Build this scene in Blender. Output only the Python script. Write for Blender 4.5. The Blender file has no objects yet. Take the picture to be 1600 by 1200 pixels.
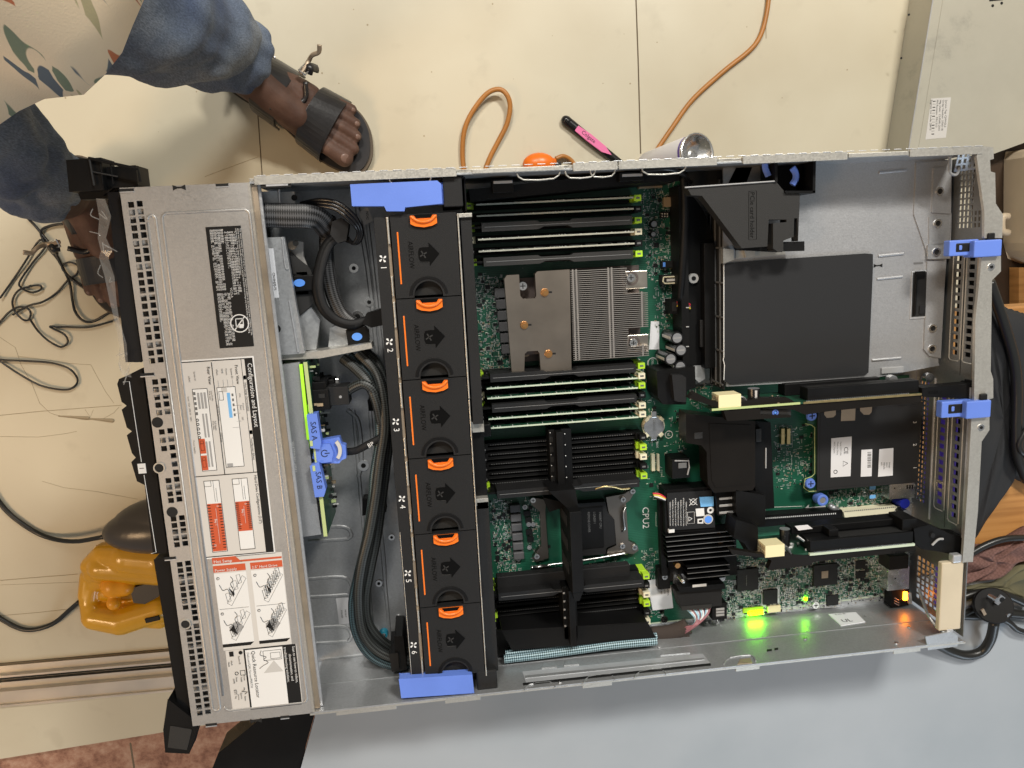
import bpy, math, random
import numpy as np
from mathutils import Matrix, Vector
random.seed(7)
D = bpy.data
SC = bpy.context.scene
COL = SC.collection

# ------------------------------------------------------------------ camera, world, lamps, exposure
CP = np.array([0.171, 0.1048, 0.0609]); CC = np.array([218.8788, 374.9238, 689.8081]); CF = 1200.0
def _rot(w):
    t = np.linalg.norm(w); k = w / t
    K = np.array([[0, -k[2], k[1]], [k[2], 0, -k[0]], [-k[1], k[0], 0]])
    return np.eye(3) + np.sin(t) * K + (1 - np.cos(t)) * K @ K
CR = _rot(CP)
def W(x, y, z):            # server millimetres (z = 0 under the case) to world metres (z = 0 on the floor)
    return ((x - 342.0) / 1000.0, (y - 217.0) / 1000.0, (z + 420.0) / 1000.0)
def ray(px, py):
    return CR.T @ np.array([(px - 800) / CF, (600 - py) / CF, -1.0])
def P(px, py, z):
    d = ray(px, py); t = (z - CC[2]) / d[2]
    return tuple(CC + t * d)
def QX(px, py, x):
    d = ray(px, py); t = (x - CC[0]) / d[0]
    return tuple(CC + t * d)
def QY(px, py, y):
    d = ray(px, py); t = (y - CC[1]) / d[1]
    return tuple(CC + t * d)

cam = D.cameras.new('camera'); cam.sensor_width = 36.0; cam.lens = 27.0
cam.clip_start = 0.01; cam.clip_end = 60.0
co = D.objects.new('camera', cam); COL.objects.link(co)
m4 = Matrix(CR.T.tolist()).to_4x4(); m4.translation = Vector(W(*CC)); co.matrix_world = m4
SC.camera = co
SC.view_settings.view_transform = 'Standard'; SC.view_settings.look = 'None'
SC.view_settings.exposure = 0.07; SC.view_settings.gamma = 1.0
w = D.worlds.new('World'); SC.world = w; w.use_nodes = True
wn = w.node_tree; bg = wn.nodes['Background']
tc = wn.nodes.new('ShaderNodeTexCoord'); sx = wn.nodes.new('ShaderNodeSeparateXYZ')
cr = wn.nodes.new('ShaderNodeValToRGB'); mr = wn.nodes.new('ShaderNodeMapRange')
wn.links.new(tc.outputs['Generated'], sx.inputs[0]); wn.links.new(sx.outputs['Y'], mr.inputs[0])
mr.inputs[1].default_value = -1; mr.inputs[2].default_value = 1
wn.links.new(mr.outputs[0], cr.inputs[0])
cr.color_ramp.elements[0].color = (0.74, 0.85, 1.0, 1); cr.color_ramp.elements[1].color = (1.0, 0.86, 0.62, 1)
wn.links.new(cr.outputs[0], bg.inputs[0]); bg.inputs[1].default_value = 0.25

def lamp(name, loc, target, size, power, color, sy=None):
    l = D.lights.new(name, 'AREA'); l.energy = power; l.color = color; l.shape = 'RECTANGLE'
    l.size = size; l.size_y = sy or size
    o = D.objects.new(name, l); COL.objects.link(o); o.location = loc
    o.rotation_euler = (Vector(target) - Vector(loc)).to_track_quat('-Z', 'Y').to_euler()
    return o
lamp('ceiling_lamp', (0.95, 1.95, 2.45), (0.0, 0.1, 0.3), 0.5, 62, (1.0, 0.96, 0.885), 0.25)
lamp('ceiling_lamp', (-0.55, 1.75, 2.5), (0.0, 0.1, 0.3), 0.6, 38, (1.0, 0.95, 0.87), 0.3)
lamp('window_light', (1.2, -2.2, 1.9), (0.1, 0.0, 0.4), 1.2, 26, (0.74, 0.87, 1.0))
lamp('wall_lamp', (-2.0, -0.6, 2.2), (-0.2, 0.0, 0.1), 0.6, 24, (1.0, 0.66, 0.36))

# ------------------------------------------------------------------ materials
MATS = {}
def mat(name, col, rough=0.5, metal=0.0, bump=0.0, bscale=800, var=0.0, vscale=12, emit=None, spec=0.5, coat=0.0, coords='Object', aniso=None):
    if name in MATS: return MATS[name]
    m = D.materials.new(name); m.use_nodes = True; nt = m.node_tree; b = nt.nodes['Principled BSDF']
    b.inputs['Base Color'].default_value = (*col, 1); b.inputs['Roughness'].default_value = rough
    b.inputs['Metallic'].default_value = metal; b.inputs['Specular IOR Level'].default_value = spec
    b.inputs['Coat Weight'].default_value = coat
    if emit:
        b.inputs['Emission Color'].default_value = (*emit[0], 1); b.inputs['Emission Strength'].default_value = emit[1]
    t = nt.nodes.new('ShaderNodeTexCoord')
    if var > 0:
        n = nt.nodes.new('ShaderNodeTexNoise'); n.inputs['Scale'].default_value = vscale; n.inputs['Detail'].default_value = 6
        nt.links.new(t.outputs[coords], n.inputs['Vector'])
        r = nt.nodes.new('ShaderNodeMapRange'); r.inputs[1].default_value = 0.3; r.inputs[2].default_value = 0.7
        r.inputs[3].default_value = 1 - var; r.inputs[4].default_value = 1 + var
        nt.links.new(n.outputs['Fac'], r.inputs[0])
        h = nt.nodes.new('ShaderNodeHueSaturation'); h.inputs['Color'].default_value = (*col, 1)
        nt.links.new(r.outputs[0], h.inputs['Value']); nt.links.new(h.outputs[0], b.inputs['Base Color'])
        r2 = nt.nodes.new('ShaderNodeMapRange'); r2.inputs[1].default_value = 0.3; r2.inputs[2].default_value = 0.7
        r2.inputs[3].default_value = max(0, rough - var * .35); r2.inputs[4].default_value = min(1, rough + var * .35)
        nt.links.new(n.outputs['Fac'], r2.inputs[0]); nt.links.new(r2.outputs[0], b.inputs['Roughness'])
    if bump > 0:
        n2 = nt.nodes.new('ShaderNodeTexNoise'); n2.inputs['Scale'].default_value = bscale; n2.inputs['Detail'].default_value = 3
        nt.links.new(t.outputs[coords], n2.inputs['Vector'])
        bp = nt.nodes.new('ShaderNodeBump'); bp.inputs['Strength'].default_value = bump; bp.inputs['Distance'].default_value = 0.0004
        nt.links.new(n2.outputs['Fac'], bp.inputs['Height']); nt.links.new(bp.outputs[0], b.inputs['Normal'])
    MATS[name] = m
    return m

def zinc(name, col, rough, scale=700, amt=0.10, grime=0.12, me=0.7):
    m = D.materials.new(name); m.use_nodes = True; nt = m.node_tree; b = nt.nodes['Principled BSDF']; L = nt.links
    b.inputs['Metallic'].default_value = me
    t = nt.nodes.new('ShaderNodeTexCoord')
    v = nt.nodes.new('ShaderNodeTexVoronoi'); v.inputs['Scale'].default_value = scale; L.new(t.outputs['Object'], v.inputs['Vector'])
    n = nt.nodes.new('ShaderNodeTexNoise'); n.inputs['Scale'].default_value = 9; n.inputs['Detail'].default_value = 7; L.new(t.outputs['Object'], n.inputs['Vector'])
    s = nt.nodes.new('ShaderNodeSeparateColor'); L.new(v.outputs['Color'], s.inputs[0])
    a = nt.nodes.new('ShaderNodeMapRange'); a.inputs[3].default_value = 1 - amt; a.inputs[4].default_value = 1 + amt; L.new(s.outputs[0], a.inputs[0])
    g = nt.nodes.new('ShaderNodeMapRange'); g.inputs[1].default_value = .3; g.inputs[2].default_value = .7; g.inputs[3].default_value = 1 - grime; g.inputs[4].default_value = 1 + grime * .6
    L.new(n.outputs['Fac'], g.inputs[0])
    mu = nt.nodes.new('ShaderNodeMath'); mu.operation = 'MULTIPLY'; L.new(a.outputs[0], mu.inputs[0]); L.new(g.outputs[0], mu.inputs[1])
    h = nt.nodes.new('ShaderNodeHueSaturation'); h.inputs['Color'].default_value = (*col, 1); L.new(mu.outputs[0], h.inputs['Value']); L.new(h.outputs[0], b.inputs['Base Color'])
    rr_ = nt.nodes.new('ShaderNodeMapRange'); rr_.inputs[3].default_value = rough - .06; rr_.inputs[4].default_value = rough + .08; L.new(s.outputs[1], rr_.inputs[0]); L.new(rr_.outputs[0], b.inputs['Roughness'])
    bp = nt.nodes.new('ShaderNodeBump'); bp.inputs['Strength'].default_value = .08; bp.inputs['Distance'].default_value = 0.0003; L.new(v.outputs['Distance'], bp.inputs['Height']); L.new(bp.outputs[0], b.inputs['Normal'])
    MATS[name] = m; return m

zinc('steel', (0.47, 0.485, 0.50), 0.40, 700, .06); zinc('steel_cover', (0.46, 0.455, 0.445), 0.46, 1300, .05); zinc('steel_plate', (0.42, 0.425, 0.435), 0.48, 1500, .08, .05)
zinc('steel_edge', (0.55, 0.535, 0.49), 0.38, 900, .05); zinc('steel_bright', (0.66, 0.67, 0.69), 0.34, 600, .04)  # steel_edge: cream tint puts the floor's reflection into the rim colour
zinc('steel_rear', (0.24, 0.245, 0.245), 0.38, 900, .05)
mat('tan_edge', (0.42, 0.33, 0.24), 0.45, 0.6, var=.15, vscale=40)
mat('black', (0.0045, 0.0045, 0.0048), 0.5, spec=.18, bump=.25, bscale=1800, var=.15, vscale=30)
mat('black_gloss', (0.008, 0.008, 0.009), 0.25)
mat('black_rough', (0.012, 0.012, 0.0127), 0.6, spec=.25, bump=.6, bscale=1500, var=.12, vscale=25)
mat('fan_black', (0.0135, 0.0137, 0.0143), 0.58, spec=.22, bump=.6, bscale=1700, var=.08, vscale=18)
mat('deboss', (0.003, 0.003, 0.003), 0.4, spec=.12)
mat('holder_grey', (0.024, 0.0235, 0.023), 0.55, spec=.3, bump=.5, bscale=1500)
mat('duct_brown', (0.009, 0.0074, 0.006), 0.34, spec=.25, var=.2, vscale=9)
mat('sheet_grey', (0.021, 0.0215, 0.023), 0.45, spec=.3, bump=.15, bscale=900)
mat('dark', (0.006, 0.006, 0.006), 0.8)
mat('blue', (0.12, 0.215, 0.66), 0.42, bump=.2, bscale=900, var=.08, vscale=20)
mat('sky_blue', (0.10, 0.29, 0.82), 0.4)
mat('orange', (0.80, 0.17, 0.012), 0.35, var=.05)
mat('lime', (0.42, 0.68, 0.03), 0.4); mat('cream', (0.72, 0.68, 0.50), 0.45); mat('ivory', (0.78, 0.70, 0.42), 0.45)
mat('white', (0.70, 0.70, 0.69), 0.5); mat('paper', (0.57, 0.55, 0.52), 0.55); mat('paper_cool', (0.68, 0.69, 0.72), 0.5)
mat('ink', (0.008, 0.008, 0.008), 0.5, spec=.3); mat('ink_grey', (0.12, 0.12, 0.12), 0.5); mat('ink_light', (0.30, 0.30, 0.30), 0.5)
mat('terracotta', (0.52, 0.085, 0.028), 0.5); mat('label_blue', (0.16, 0.42, 0.75), 0.5); mat('label_grey', (0.50, 0.49, 0.47), 0.5)
mat('copper', (0.80, 0.42, 0.16), 0.3, 1.0); mat('gold', (0.75, 0.58, 0.28), 0.35, 1.0, var=.1, vscale=300)
mat('silver', (0.80, 0.80, 0.80), 0.25, 1.0, var=.1, vscale=200); mat('solder', (0.62, 0.64, 0.62), 0.4, 0.8)
mat('bronze_dark', (0.22, 0.195, 0.17), 0.42, 1.0, bump=.08, bscale=400); mat('nickel', (0.50, 0.46, 0.40), 0.34, 1.0, var=.1, vscale=60); mat('bronze', (0.36, 0.31, 0.26), 0.36, 1.0, bump=.08, bscale=400, var=.08, vscale=25)
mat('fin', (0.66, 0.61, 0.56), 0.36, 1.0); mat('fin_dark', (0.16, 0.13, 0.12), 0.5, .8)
mat('pcb_edge', (0.42, 0.50, 0.22), 0.5); mat('pcb_pale', (0.50, 0.58, 0.45), 0.5)
mat('lit_edge', (0.35, 0.70, 0.04), 0.4, emit=((0.45, 1.0, 0.03), 0.45))  # emission puts the green light on the board edge into the material
mat('led_green', (0.1, 0.9, 0.02), 0.3, emit=((0.20, 1.0, 0.0), 34)); mat('led_green_small', (0.1, 0.9, 0.02), 0.3, emit=((0.25, 1.0, 0.0), 90))
mat('led_orange', (1.0, 0.3, 0.02), 0.3, emit=((1.0, 0.24, 0.01), 20))
mat('chip', (0.012, 0.013, 0.014), 0.45, spec=.3, bump=.2, bscale=1500); mat('choke', (0.10, 0.10, 0.105), 0.55, 0.2, bump=.4, bscale=1500)
mat('can_top', (0.33, 0.34, 0.36), 0.4, 0.6); mat('smd_tan', (0.32, 0.24, 0.15), 0.5)
mat('teal', (0.02, 0.33, 0.50), 0.3); mat('purple', (0.13, 0.08, 0.50), 0.5, emit=((0.22, 0.12, 0.9), 0.07)); mat('rail_zinc', (0.62, 0.64, 0.67), 0.36, 0.55, var=.08, vscale=40); mat('cap_blue', (0.02, 0.03, 0.35), 0.25)  # purple carries a faint emission for light behind the rear vents
mat('wire_red', (0.55, 0.03, 0.05), 0.4); mat('wire_yellow', (0.75, 0.6, 0.08), 0.4); mat('wire_blue', (0.35, 0.60, 0.75), 0.4); mat('wire_white', (0.7, 0.72, 0.74), 0.4); mat('wire_maroon', (0.30, 0.12, 0.14), 0.4)
mat('cloth_tape', (0.045, 0.032, 0.026), 0.85, bump=1, bscale=900)

def nodes(name):
    m = D.materials.new(name); m.use_nodes = True; MATS[name] = m
    return m, m.node_tree, m.node_tree.nodes['Principled BSDF'], m.node_tree.links
def N(nt, typ, **kw):
    n = nt.nodes.new('ShaderNode' + typ)
    for k, v in kw.items():
        if k.startswith('i'): n.inputs[int(k[1:])].default_value = v
        else: setattr(n, k, v)
    return n
def ramp(nt, pts):
    r = nt.nodes.new('ShaderNodeValToRGB'); e = r.color_ramp.elements
    e[0].position = pts[0][0]; e[0].color = (*pts[0][1], 1); e[1].position = pts[-1][0]; e[1].color = (*pts[-1][1], 1)
    for p, c in pts[1:-1]:
        q = e.new(p); q.color = (*c, 1)
    return r
def pcb(name, base, trace):
    m, nt, b, L = nodes(name)
    t = N(nt, 'TexCoord')
    cols = None
    v = N(nt, 'TexVoronoi', distance='CHEBYCHEV', feature='F1'); v.inputs['Scale'].default_value = 170; L.new(t.outputs['Object'], v.inputs['Vector'])
    wv = N(nt, 'TexWave'); wv.bands_direction = 'Y'; wv.inputs['Scale'].default_value = 190; wv.inputs['Distortion'].default_value = 1.2; wv.inputs['Detail'].default_value = 1
    L.new(t.outputs['Object'], wv.inputs['Vector'])
    n = N(nt, 'TexNoise'); n.inputs['Scale'].default_value = 45; L.new(t.outputs['Object'], n.inputs['Vector'])
    r1 = ramp(nt, [(.46, (0, 0, 0)), (.53, (1, 1, 1))]); L.new(n.outputs['Fac'], r1.inputs[0])
    r2 = ramp(nt, [(.62, (0, 0, 0)), (.75, (1, 1, 1))]); L.new(wv.outputs['Fac'], r2.inputs[0])
    mu = N(nt, 'Math', operation='MULTIPLY'); L.new(r1.outputs[0], mu.inputs[0]); L.new(r2.outputs[0], mu.inputs[1])
    r3 = ramp(nt, [(.0, (1, 1, 1)), (.10, (0, 0, 0))]); L.new(v.outputs['Distance'], r3.inputs[0])
    r4 = ramp(nt, [(.55, (0, 0, 0)), (.6, (1, 1, 1))]); n4 = N(nt, 'TexNoise'); n4.inputs['Scale'].default_value = 25; L.new(t.outputs['Object'], n4.inputs['Vector']); L.new(n4.outputs['Fac'], r4.inputs[0])
    m3 = N(nt, 'Math', operation='MULTIPLY'); L.new(r3.outputs[0], m3.inputs[0]); L.new(r4.outputs[0], m3.inputs[1])
    mx = N(nt, 'MixRGB'); mx.inputs[1].default_value = (*base, 1); mx.inputs[2].default_value = (*trace, 1)
    s = N(nt, 'Math', operation='MULTIPLY'); s.inputs[1].default_value = .55; L.new(mu.outputs[0], s.inputs[0]); L.new(s.outputs[0], mx.inputs[0])
    m2 = N(nt, 'MixRGB'); L.new(m3.outputs[0], m2.inputs[0]); L.new(mx.outputs[0], m2.inputs[1]); m2.inputs[2].default_value = (.30, .42, .33, 1)
    L.new(m2.outputs[0], b.inputs['Base Color']); b.inputs['Roughness'].default_value = .38
pcb('pcb', (0.009, 0.082, 0.047), (0.026, 0.16, 0.095))
mat('pcb_plain', (0.010, 0.055, 0.030), 0.4, var=.2, vscale=60)
def braid(name, c1, c2, sc=1.0, rough=.45):
    m, nt, b, L = nodes(name)
    u = N(nt, 'UVMap'); mp = N(nt, 'Mapping'); mp.inputs['Scale'].default_value = (10 * sc, 1, 1); L.new(u.outputs[0], mp.inputs[0])
    sep = N(nt, 'SeparateXYZ'); L.new(mp.outputs[0], sep.inputs[0])
    a = N(nt, 'Math', operation='ADD'); L.new(sep.outputs[0], a.inputs[0]); L.new(sep.outputs[1], a.inputs[1])
    d = N(nt, 'Math', operation='SUBTRACT'); L.new(sep.outputs[0], d.inputs[0]); L.new(sep.outputs[1], d.inputs[1])
    cb = N(nt, 'CombineXYZ'); L.new(a.outputs[0], cb.inputs[0]); L.new(d.outputs[0], cb.inputs[1])
    ck = N(nt, 'TexChecker'); ck.inputs['Scale'].default_value = 1.0; ck.inputs[1].default_value = (*c1, 1); ck.inputs[2].default_value = (*c2, 1); L.new(cb.outputs[0], ck.inputs[0])
    L.new(ck.outputs[0], b.inputs['Base Color']); b.inputs['Roughness'].default_value = rough
    bp = N(nt, 'Bump'); bp.inputs['Strength'].default_value = .8; bp.inputs['Distance'].default_value = .0006; L.new(ck.outputs['Fac'], bp.inputs['Height']); L.new(bp.outputs[0], b.inputs['Normal'])
braid('braid_black', (0.005, 0.005, 0.005), (0.075, 0.075, 0.078)); braid('braid_teal', (0.006, 0.012, 0.015), (0.085, 0.14, 0.16)); braid('braid_blue', (0.012, 0.04, 0.055), (0.36, 0.52, 0.58))
braid('braid_dark', (0.004, 0.004, 0.004), (0.05, 0.058, 0.058))

# ------------------------------------------------------------------ builders
TEXT = {}
def text_geo(s):
    if s in TEXT: return TEXT[s]
    c = D.curves.new('tmp', 'FONT'); c.body = s; c.size = 1.0; c.resolution_u = 2; c.fill_mode = 'FRONT'
    o = D.objects.new('tmp', c); COL.objects.link(o)
    dg = bpy.context.evaluated_depsgraph_get(); e = o.evaluated_get(dg); me = e.to_mesh()
    v = [(q.co.x, q.co.y) for q in me.vertices]; f = [tuple(q.vertices) for q in me.polygons]
    e.to_mesh_clear(); D.objects.remove(o); D.curves.remove(c)
    wd = max([q[0] for q in v], default=0.0)
    TEXT[s] = (v, f, wd); return TEXT[s]

class MB:
    def __init__(s): s.v = []; s.f = []; s.m = []; s.mats = []
    def add(s, vs, fs, mt):
        if mt not in s.mats: s.mats.append(mt)
        i = s.mats.index(mt); n = len(s.v); s.v += [tuple(q) for q in vs]
        for f in fs: s.f.append(tuple(n + k for k in f)); s.m.append(i)
        return s
    def box(s, x0, y0, z0, x1, y1, z1, mt):
        x0, x1 = sorted((x0, x1)); y0, y1 = sorted((y0, y1)); z0, z1 = sorted((z0, z1))
        vs = [(x, y, z) for z in (z0, z1) for y in (y0, y1) for x in (x0, x1)]
        return s.add(vs, [(0, 2, 3, 1), (4, 5, 7, 6), (0, 1, 5, 4), (2, 6, 7, 3), (0, 4, 6, 2), (1, 3, 7, 5)], mt)
    def pbox(s, px0, py0, px1, py1, z0, z1, mt):      # a box whose top face spans two photo points taken at height z1
        a = P(px0, py0, z1); b = P(px1, py1, z1)
        return s.box(a[0], a[1], z0, b[0], b[1], z1, mt)
    def obox(s, c, size, ang, mt, tilt=0.0):
        M = Matrix.Rotation(ang, 3, 'Z') @ Matrix.Rotation(tilt, 3, 'Y')
        vs = []
        for z in (-.5, .5):
            for y in (-.5, .5):
                for x in (-.5, .5):
                    vs.append(tuple(Vector(c) + M @ Vector((x * size[0], y * size[1], z * size[2]))))
        return s.add(vs, [(0, 2, 3, 1), (4, 5, 7, 6), (0, 1, 5, 4), (2, 6, 7, 3), (0, 4, 6, 2), (1, 3, 7, 5)], mt)
    def prism(s, poly, z0, z1, mt, side=None):
        n = len(poly)
        ar = sum(poly[i][0] * poly[(i + 1) % n][1] - poly[(i + 1) % n][0] * poly[i][1] for i in range(n))
        if ar < 0: poly = poly[::-1]
        vs = [(p[0], p[1], z0) for p in poly] + [(p[0], p[1], z1) for p in poly]
        s.add(vs, [tuple(range(n))[::-1], tuple(range(n, 2 * n))], mt)
        return s.add(vs, [(i, (i + 1) % n, n + (i + 1) % n, n + i) for i in range(n)], side or mt)
    def pprism(s, pts, z0, z1, mt):
        return s.prism([P(a, b, z1)[:2] for a, b in pts], z0, z1, mt)
    def cyl(s, c, r, h, mt, seg=20, axis='Z', r2=None, cap=None):
        r2 = r if r2 is None else r2; vs = []
        for k, rad in ((0, r), (h, r2)):
            for i in range(seg):
                a = 2 * math.pi * i / seg; u, v = rad * math.cos(a), rad * math.sin(a)
                if axis == 'Z': vs.append((c[0] + u, c[1] + v, c[2] + k))
                elif axis == 'X': vs.append((c[0] + k, c[1] + u, c[2] + v))
                else: vs.append((c[0] + v, c[1] + k, c[2] + u))
        s.add(vs, [(i, (i + 1) % seg, seg + (i + 1) % seg, seg + i) for i in range(seg)], mt)
        s.add(vs, [tuple(range(seg))[::-1]], mt); return s.add(vs, [tuple(range(seg, 2 * seg))], cap or mt)
    def ring(s, c, r0, r1, h, mt, seg=24, a0=0, a1=2 * math.pi):
        vs = []; closed = abs(a1 - a0 - 2 * math.pi) < 1e-6; n = seg if closed else seg + 1
        for i in range(n):
            a = a0 + (a1 - a0) * i / seg
            for r, z in ((r0, 0), (r1, 0), (r1, h), (r0, h)): vs.append((c[0] + r * math.cos(a), c[1] + r * math.sin(a), c[2] + z))
        fs = []
        for i in range(seg):
            j = (i + 1) % n
            for k in range(4): fs.append((4 * i + k, 4 * i + (k + 1) % 4, 4 * j + (k + 1) % 4, 4 * j + k))
        if not closed: fs += [(0, 3, 2, 1), (4 * seg, 4 * seg + 1, 4 * seg + 2, 4 * seg + 3)]
        return s.add(vs, [f[::-1] for f in fs], mt)
    def text(s, st, o, size, mt, u=(0, -1, 0), v=(1, 0, 0), wmax=None, center=False, sx=1.0):
        vs, fs, wd = text_geo(st)
        k = size; kx = size * sx
        if wmax and wd * kx > wmax: kx = wmax / wd
        off = -wd * kx / 2 if center else 0
        out = [tuple(o[i] + (q[0] * kx + off) * u[i] + q[1] * k * v[i] for i in range(3)) for q in vs]
        return s.add(out, fs, mt)
    def sphere(s, c, r, mt, sg=16, rg=10, sc=(1, 1, 1)):
        vs = [(c[0], c[1], c[2] - r * sc[2])]
        for j in range(1, rg):
            t = math.pi * j / rg
            for i in range(sg):
                a = 2 * math.pi * i / sg; vs.append((c[0] + r * sc[0] * math.sin(t) * math.cos(a), c[1] + r * sc[1] * math.sin(t) * math.sin(a), c[2] - r * sc[2] * math.cos(t)))
        vs.append((c[0], c[1], c[2] + r * sc[2])); fs = [(0, 1 + (i + 1) % sg, 1 + i) for i in range(sg)]
        for j in range(rg - 2):
            for i in range(sg):
                a, b = 1 + j * sg + i, 1 + j * sg + (i + 1) % sg; fs.append((a, b, b + sg, a + sg))
        L_ = len(vs) - 1; fs += [(1 + (rg - 2) * sg + i, 1 + (rg - 2) * sg + (i + 1) % sg, L_) for i in range(sg)]
        return s.add(vs, fs, mt)
    def capsule(s, a, b, ra, rb, mt, seg=14):
        a = Vector(a); b = Vector(b); s.sphere(a, ra, mt, seg, 10); s.sphere(b, rb, mt, seg, 10)
        d = (b - a)
        if d.length < 1e-6: return s
        q = d.to_track_quat('Z', 'Y'); vs = []
        for p, r in ((a, ra), (b, rb)):
            for i in range(seg):
                t = 2 * math.pi * i / seg; vs.append(tuple(p + q @ Vector((r * math.cos(t), r * math.sin(t), 0))))
        return s.add(vs, [(i, (i + 1) % seg, seg + (i + 1) % seg, seg + i) for i in range(seg)] + [tuple(range(seg))[::-1], tuple(range(seg, 2 * seg))], mt)
    def tube(s, path, r, mt, seg=8, flat=1.0, res=6, smooth=True):
        pts = curve_pts(path, res) if smooth else [Vector(p) for p in path]
        rings = sweep(pts, r, seg, flat); n = len(rings)
        vs = [tuple(p) for g in rings for p in g]
        fs = [(i * seg + k, i * seg + (k + 1) % seg, (i + 1) * seg + (k + 1) % seg, (i + 1) * seg + k) for i in range(n - 1) for k in range(seg)]
        fs += [tuple(range(seg))[::-1], tuple(range((n - 1) * seg, n * seg))]
        return s.add(vs, fs, mt)
    def holed(s, us, vs_, holes, mt, f3):             # a plate from u0..u1, v0..v1 with rectangular holes; f3(u, v) gives the point
        U = sorted(set([us[0], us[1]] + [min(max(q, us[0]), us[1]) for h in holes for q in (h[0], h[2])]))
        V = sorted(set([vs_[0], vs_[1]] + [min(max(q, vs_[0]), vs_[1]) for h in holes for q in (h[1], h[3])]))
        idx = {}; vv = []; ff = []
        def vid(i, j):
            if (i, j) not in idx: idx[(i, j)] = len(vv); vv.append(f3(U[i], V[j]))
            return idx[(i, j)]
        for i in range(len(U) - 1):
            cu = (U[i] + U[i + 1]) / 2
            hs = [h for h in holes if h[0] < cu < h[2]]
            for j in range(len(V) - 1):
                cv = (V[j] + V[j + 1]) / 2
                if any(h[1] < cv < h[3] for h in hs): continue
                ff.append((vid(i, j), vid(i + 1, j), vid(i + 1, j + 1), vid(i, j + 1)))
        return s.add(vv, ff, mt)
    def build(s, name, parent=None, bev=0, smooth=False, solid=0, remesh=0, sub=0, origin=None, label=None):
        root = parent
        while root is not None and root.parent is not None: root = root.parent
        if root is not None: off = root.get('_o', [0, 0, 0])
        elif origin is not None: off = origin
        else:
            a = np.array(s.v); off = [float((a[:, 0].min() + a[:, 0].max()) / 2), float((a[:, 1].min() + a[:, 1].max()) / 2), float(a[:, 2].min())]
        me = D.meshes.new(name)
        me.from_pydata([((q[0] - off[0]) / 1000, (q[1] - off[1]) / 1000, (q[2] - off[2]) / 1000) for q in s.v], [], s.f)
        for k in s.mats: me.materials.append(MATS[k])
        me.polygons.foreach_set('material_index', s.m)
        if smooth: me.polygons.foreach_set('use_smooth', [True] * len(s.f))
        me.update(); o = D.objects.new(name, me); COL.objects.link(o)
        if parent is not None: o.parent = parent
        else: o.location = W(*off); o['_o'] = list(off)
        if solid: q = o.modifiers.new('s', 'SOLIDIFY'); q.thickness = solid / 1000; q.offset = -1
        if remesh:
            q = o.modifiers.new('r', 'REMESH'); q.mode = 'VOXEL'; q.voxel_size = remesh / 1000; q.use_smooth_shade = True
            q = o.modifiers.new('c', 'SMOOTH'); q.iterations = 6; q.factor = .5
        if sub: q = o.modifiers.new('u', 'SUBSURF'); q.levels = sub; q.render_levels = sub
        if bev: q = o.modifiers.new('b', 'BEVEL'); q.width = bev / 1000; q.segments = 2; q.limit_method = 'ANGLE'; q.angle_limit = .6
        if label: o['label'] = label
        return o

def curve_pts(path, res=6):
    p = [Vector(q) for q in path]
    if len(p) < 3: return p
    out = []; q = [2 * p[0] - p[1]] + p + [2 * p[-1] - p[-2]]
    for i in range(1, len(q) - 2):
        for k in range(res):
            t = k / res; a, b, c, d = q[i - 1], q[i], q[i + 1], q[i + 2]
            out.append(.5 * ((2 * b) + (c - a) * t + (2 * a - 5 * b + 4 * c - d) * t * t + (3 * b - a - 3 * c + d) * t ** 3))
    out.append(p[-1]); return out
def sweep(pts, r, seg, flat):
    rings = []; n = len(pts)
    for i in range(n):
        t = (pts[min(i + 1, n - 1)] - pts[max(i - 1, 0)])
        if t.length < 1e-9: t = Vector((1, 0, 0))
        t.normalize(); up = Vector((0, 0, 1))
        if abs(t.z) > .97: up = Vector((0, 1, 0))
        sd = t.cross(up).normalized(); nn = sd.cross(t).normalized()
        rad = r(i / (n - 1)) if callable(r) else r
        rings.append([pts[i] + sd * rad * flat * math.cos(2 * math.pi * k / seg) + nn * rad * math.sin(2 * math.pi * k / seg) for k in range(seg)])
    return rings
def sleeve(name, path, r, mt, parent=None, flat=1.0, seg=14, res=8, weave=1.6, label=None):
    pts = curve_pts(path, res); rings = sweep(pts, r, seg, flat)
    root = parent
    off = root.get('_o') if root is not None else [float(path[0][0]), float(path[0][1]), float(path[0][2])]
    vs = [((p[0] - off[0]) / 1000, (p[1] - off[1]) / 1000, (p[2] - off[2]) / 1000) for g in rings for p in g]; n = len(rings)
    fs = [(i * seg + k, i * seg + (k + 1) % seg, (i + 1) * seg + (k + 1) % seg, (i + 1) * seg + k) for i in range(n - 1) for k in range(seg)]
    L_ = [0]
    for i in range(1, n): L_.append(L_[-1] + (pts[i] - pts[i - 1]).length)
    me = D.meshes.new(name); me.from_pydata(vs, [], fs); uv = me.uv_layers.new(name='UVMap'); li = 0
    for i in range(n - 1):
        for k in range(seg):
            for a, b in ((i, k), (i, k + 1), (i + 1, k + 1), (i + 1, k)):
                uv.data[li].uv = (b / seg, L_[a] / weave); li += 1
    me.materials.append(MATS[mt]); me.polygons.foreach_set('use_smooth', [True] * len(fs))
    o = D.objects.new(name, me); COL.objects.link(o)
    if parent is not None: o.parent = parent
    else: o.location = W(*off); o['_o'] = list(off)
    if label: o['label'] = label
    return o
def thing(name, label, cat, loc, group=None):
    o = D.objects.new(name, None); COL.objects.link(o); o.location = W(*loc); o['_o'] = [float(q) for q in loc]; o.empty_display_size = .01
    o['label'] = label; o['category'] = cat
    if group: o['group'] = group
    return o
def tag(o, label, cat, group=None):
    o['label'] = label; o['category'] = cat
    if group: o['group'] = group
    return o
def struct(o, kind='structure'): o['kind'] = kind; return o
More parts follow.
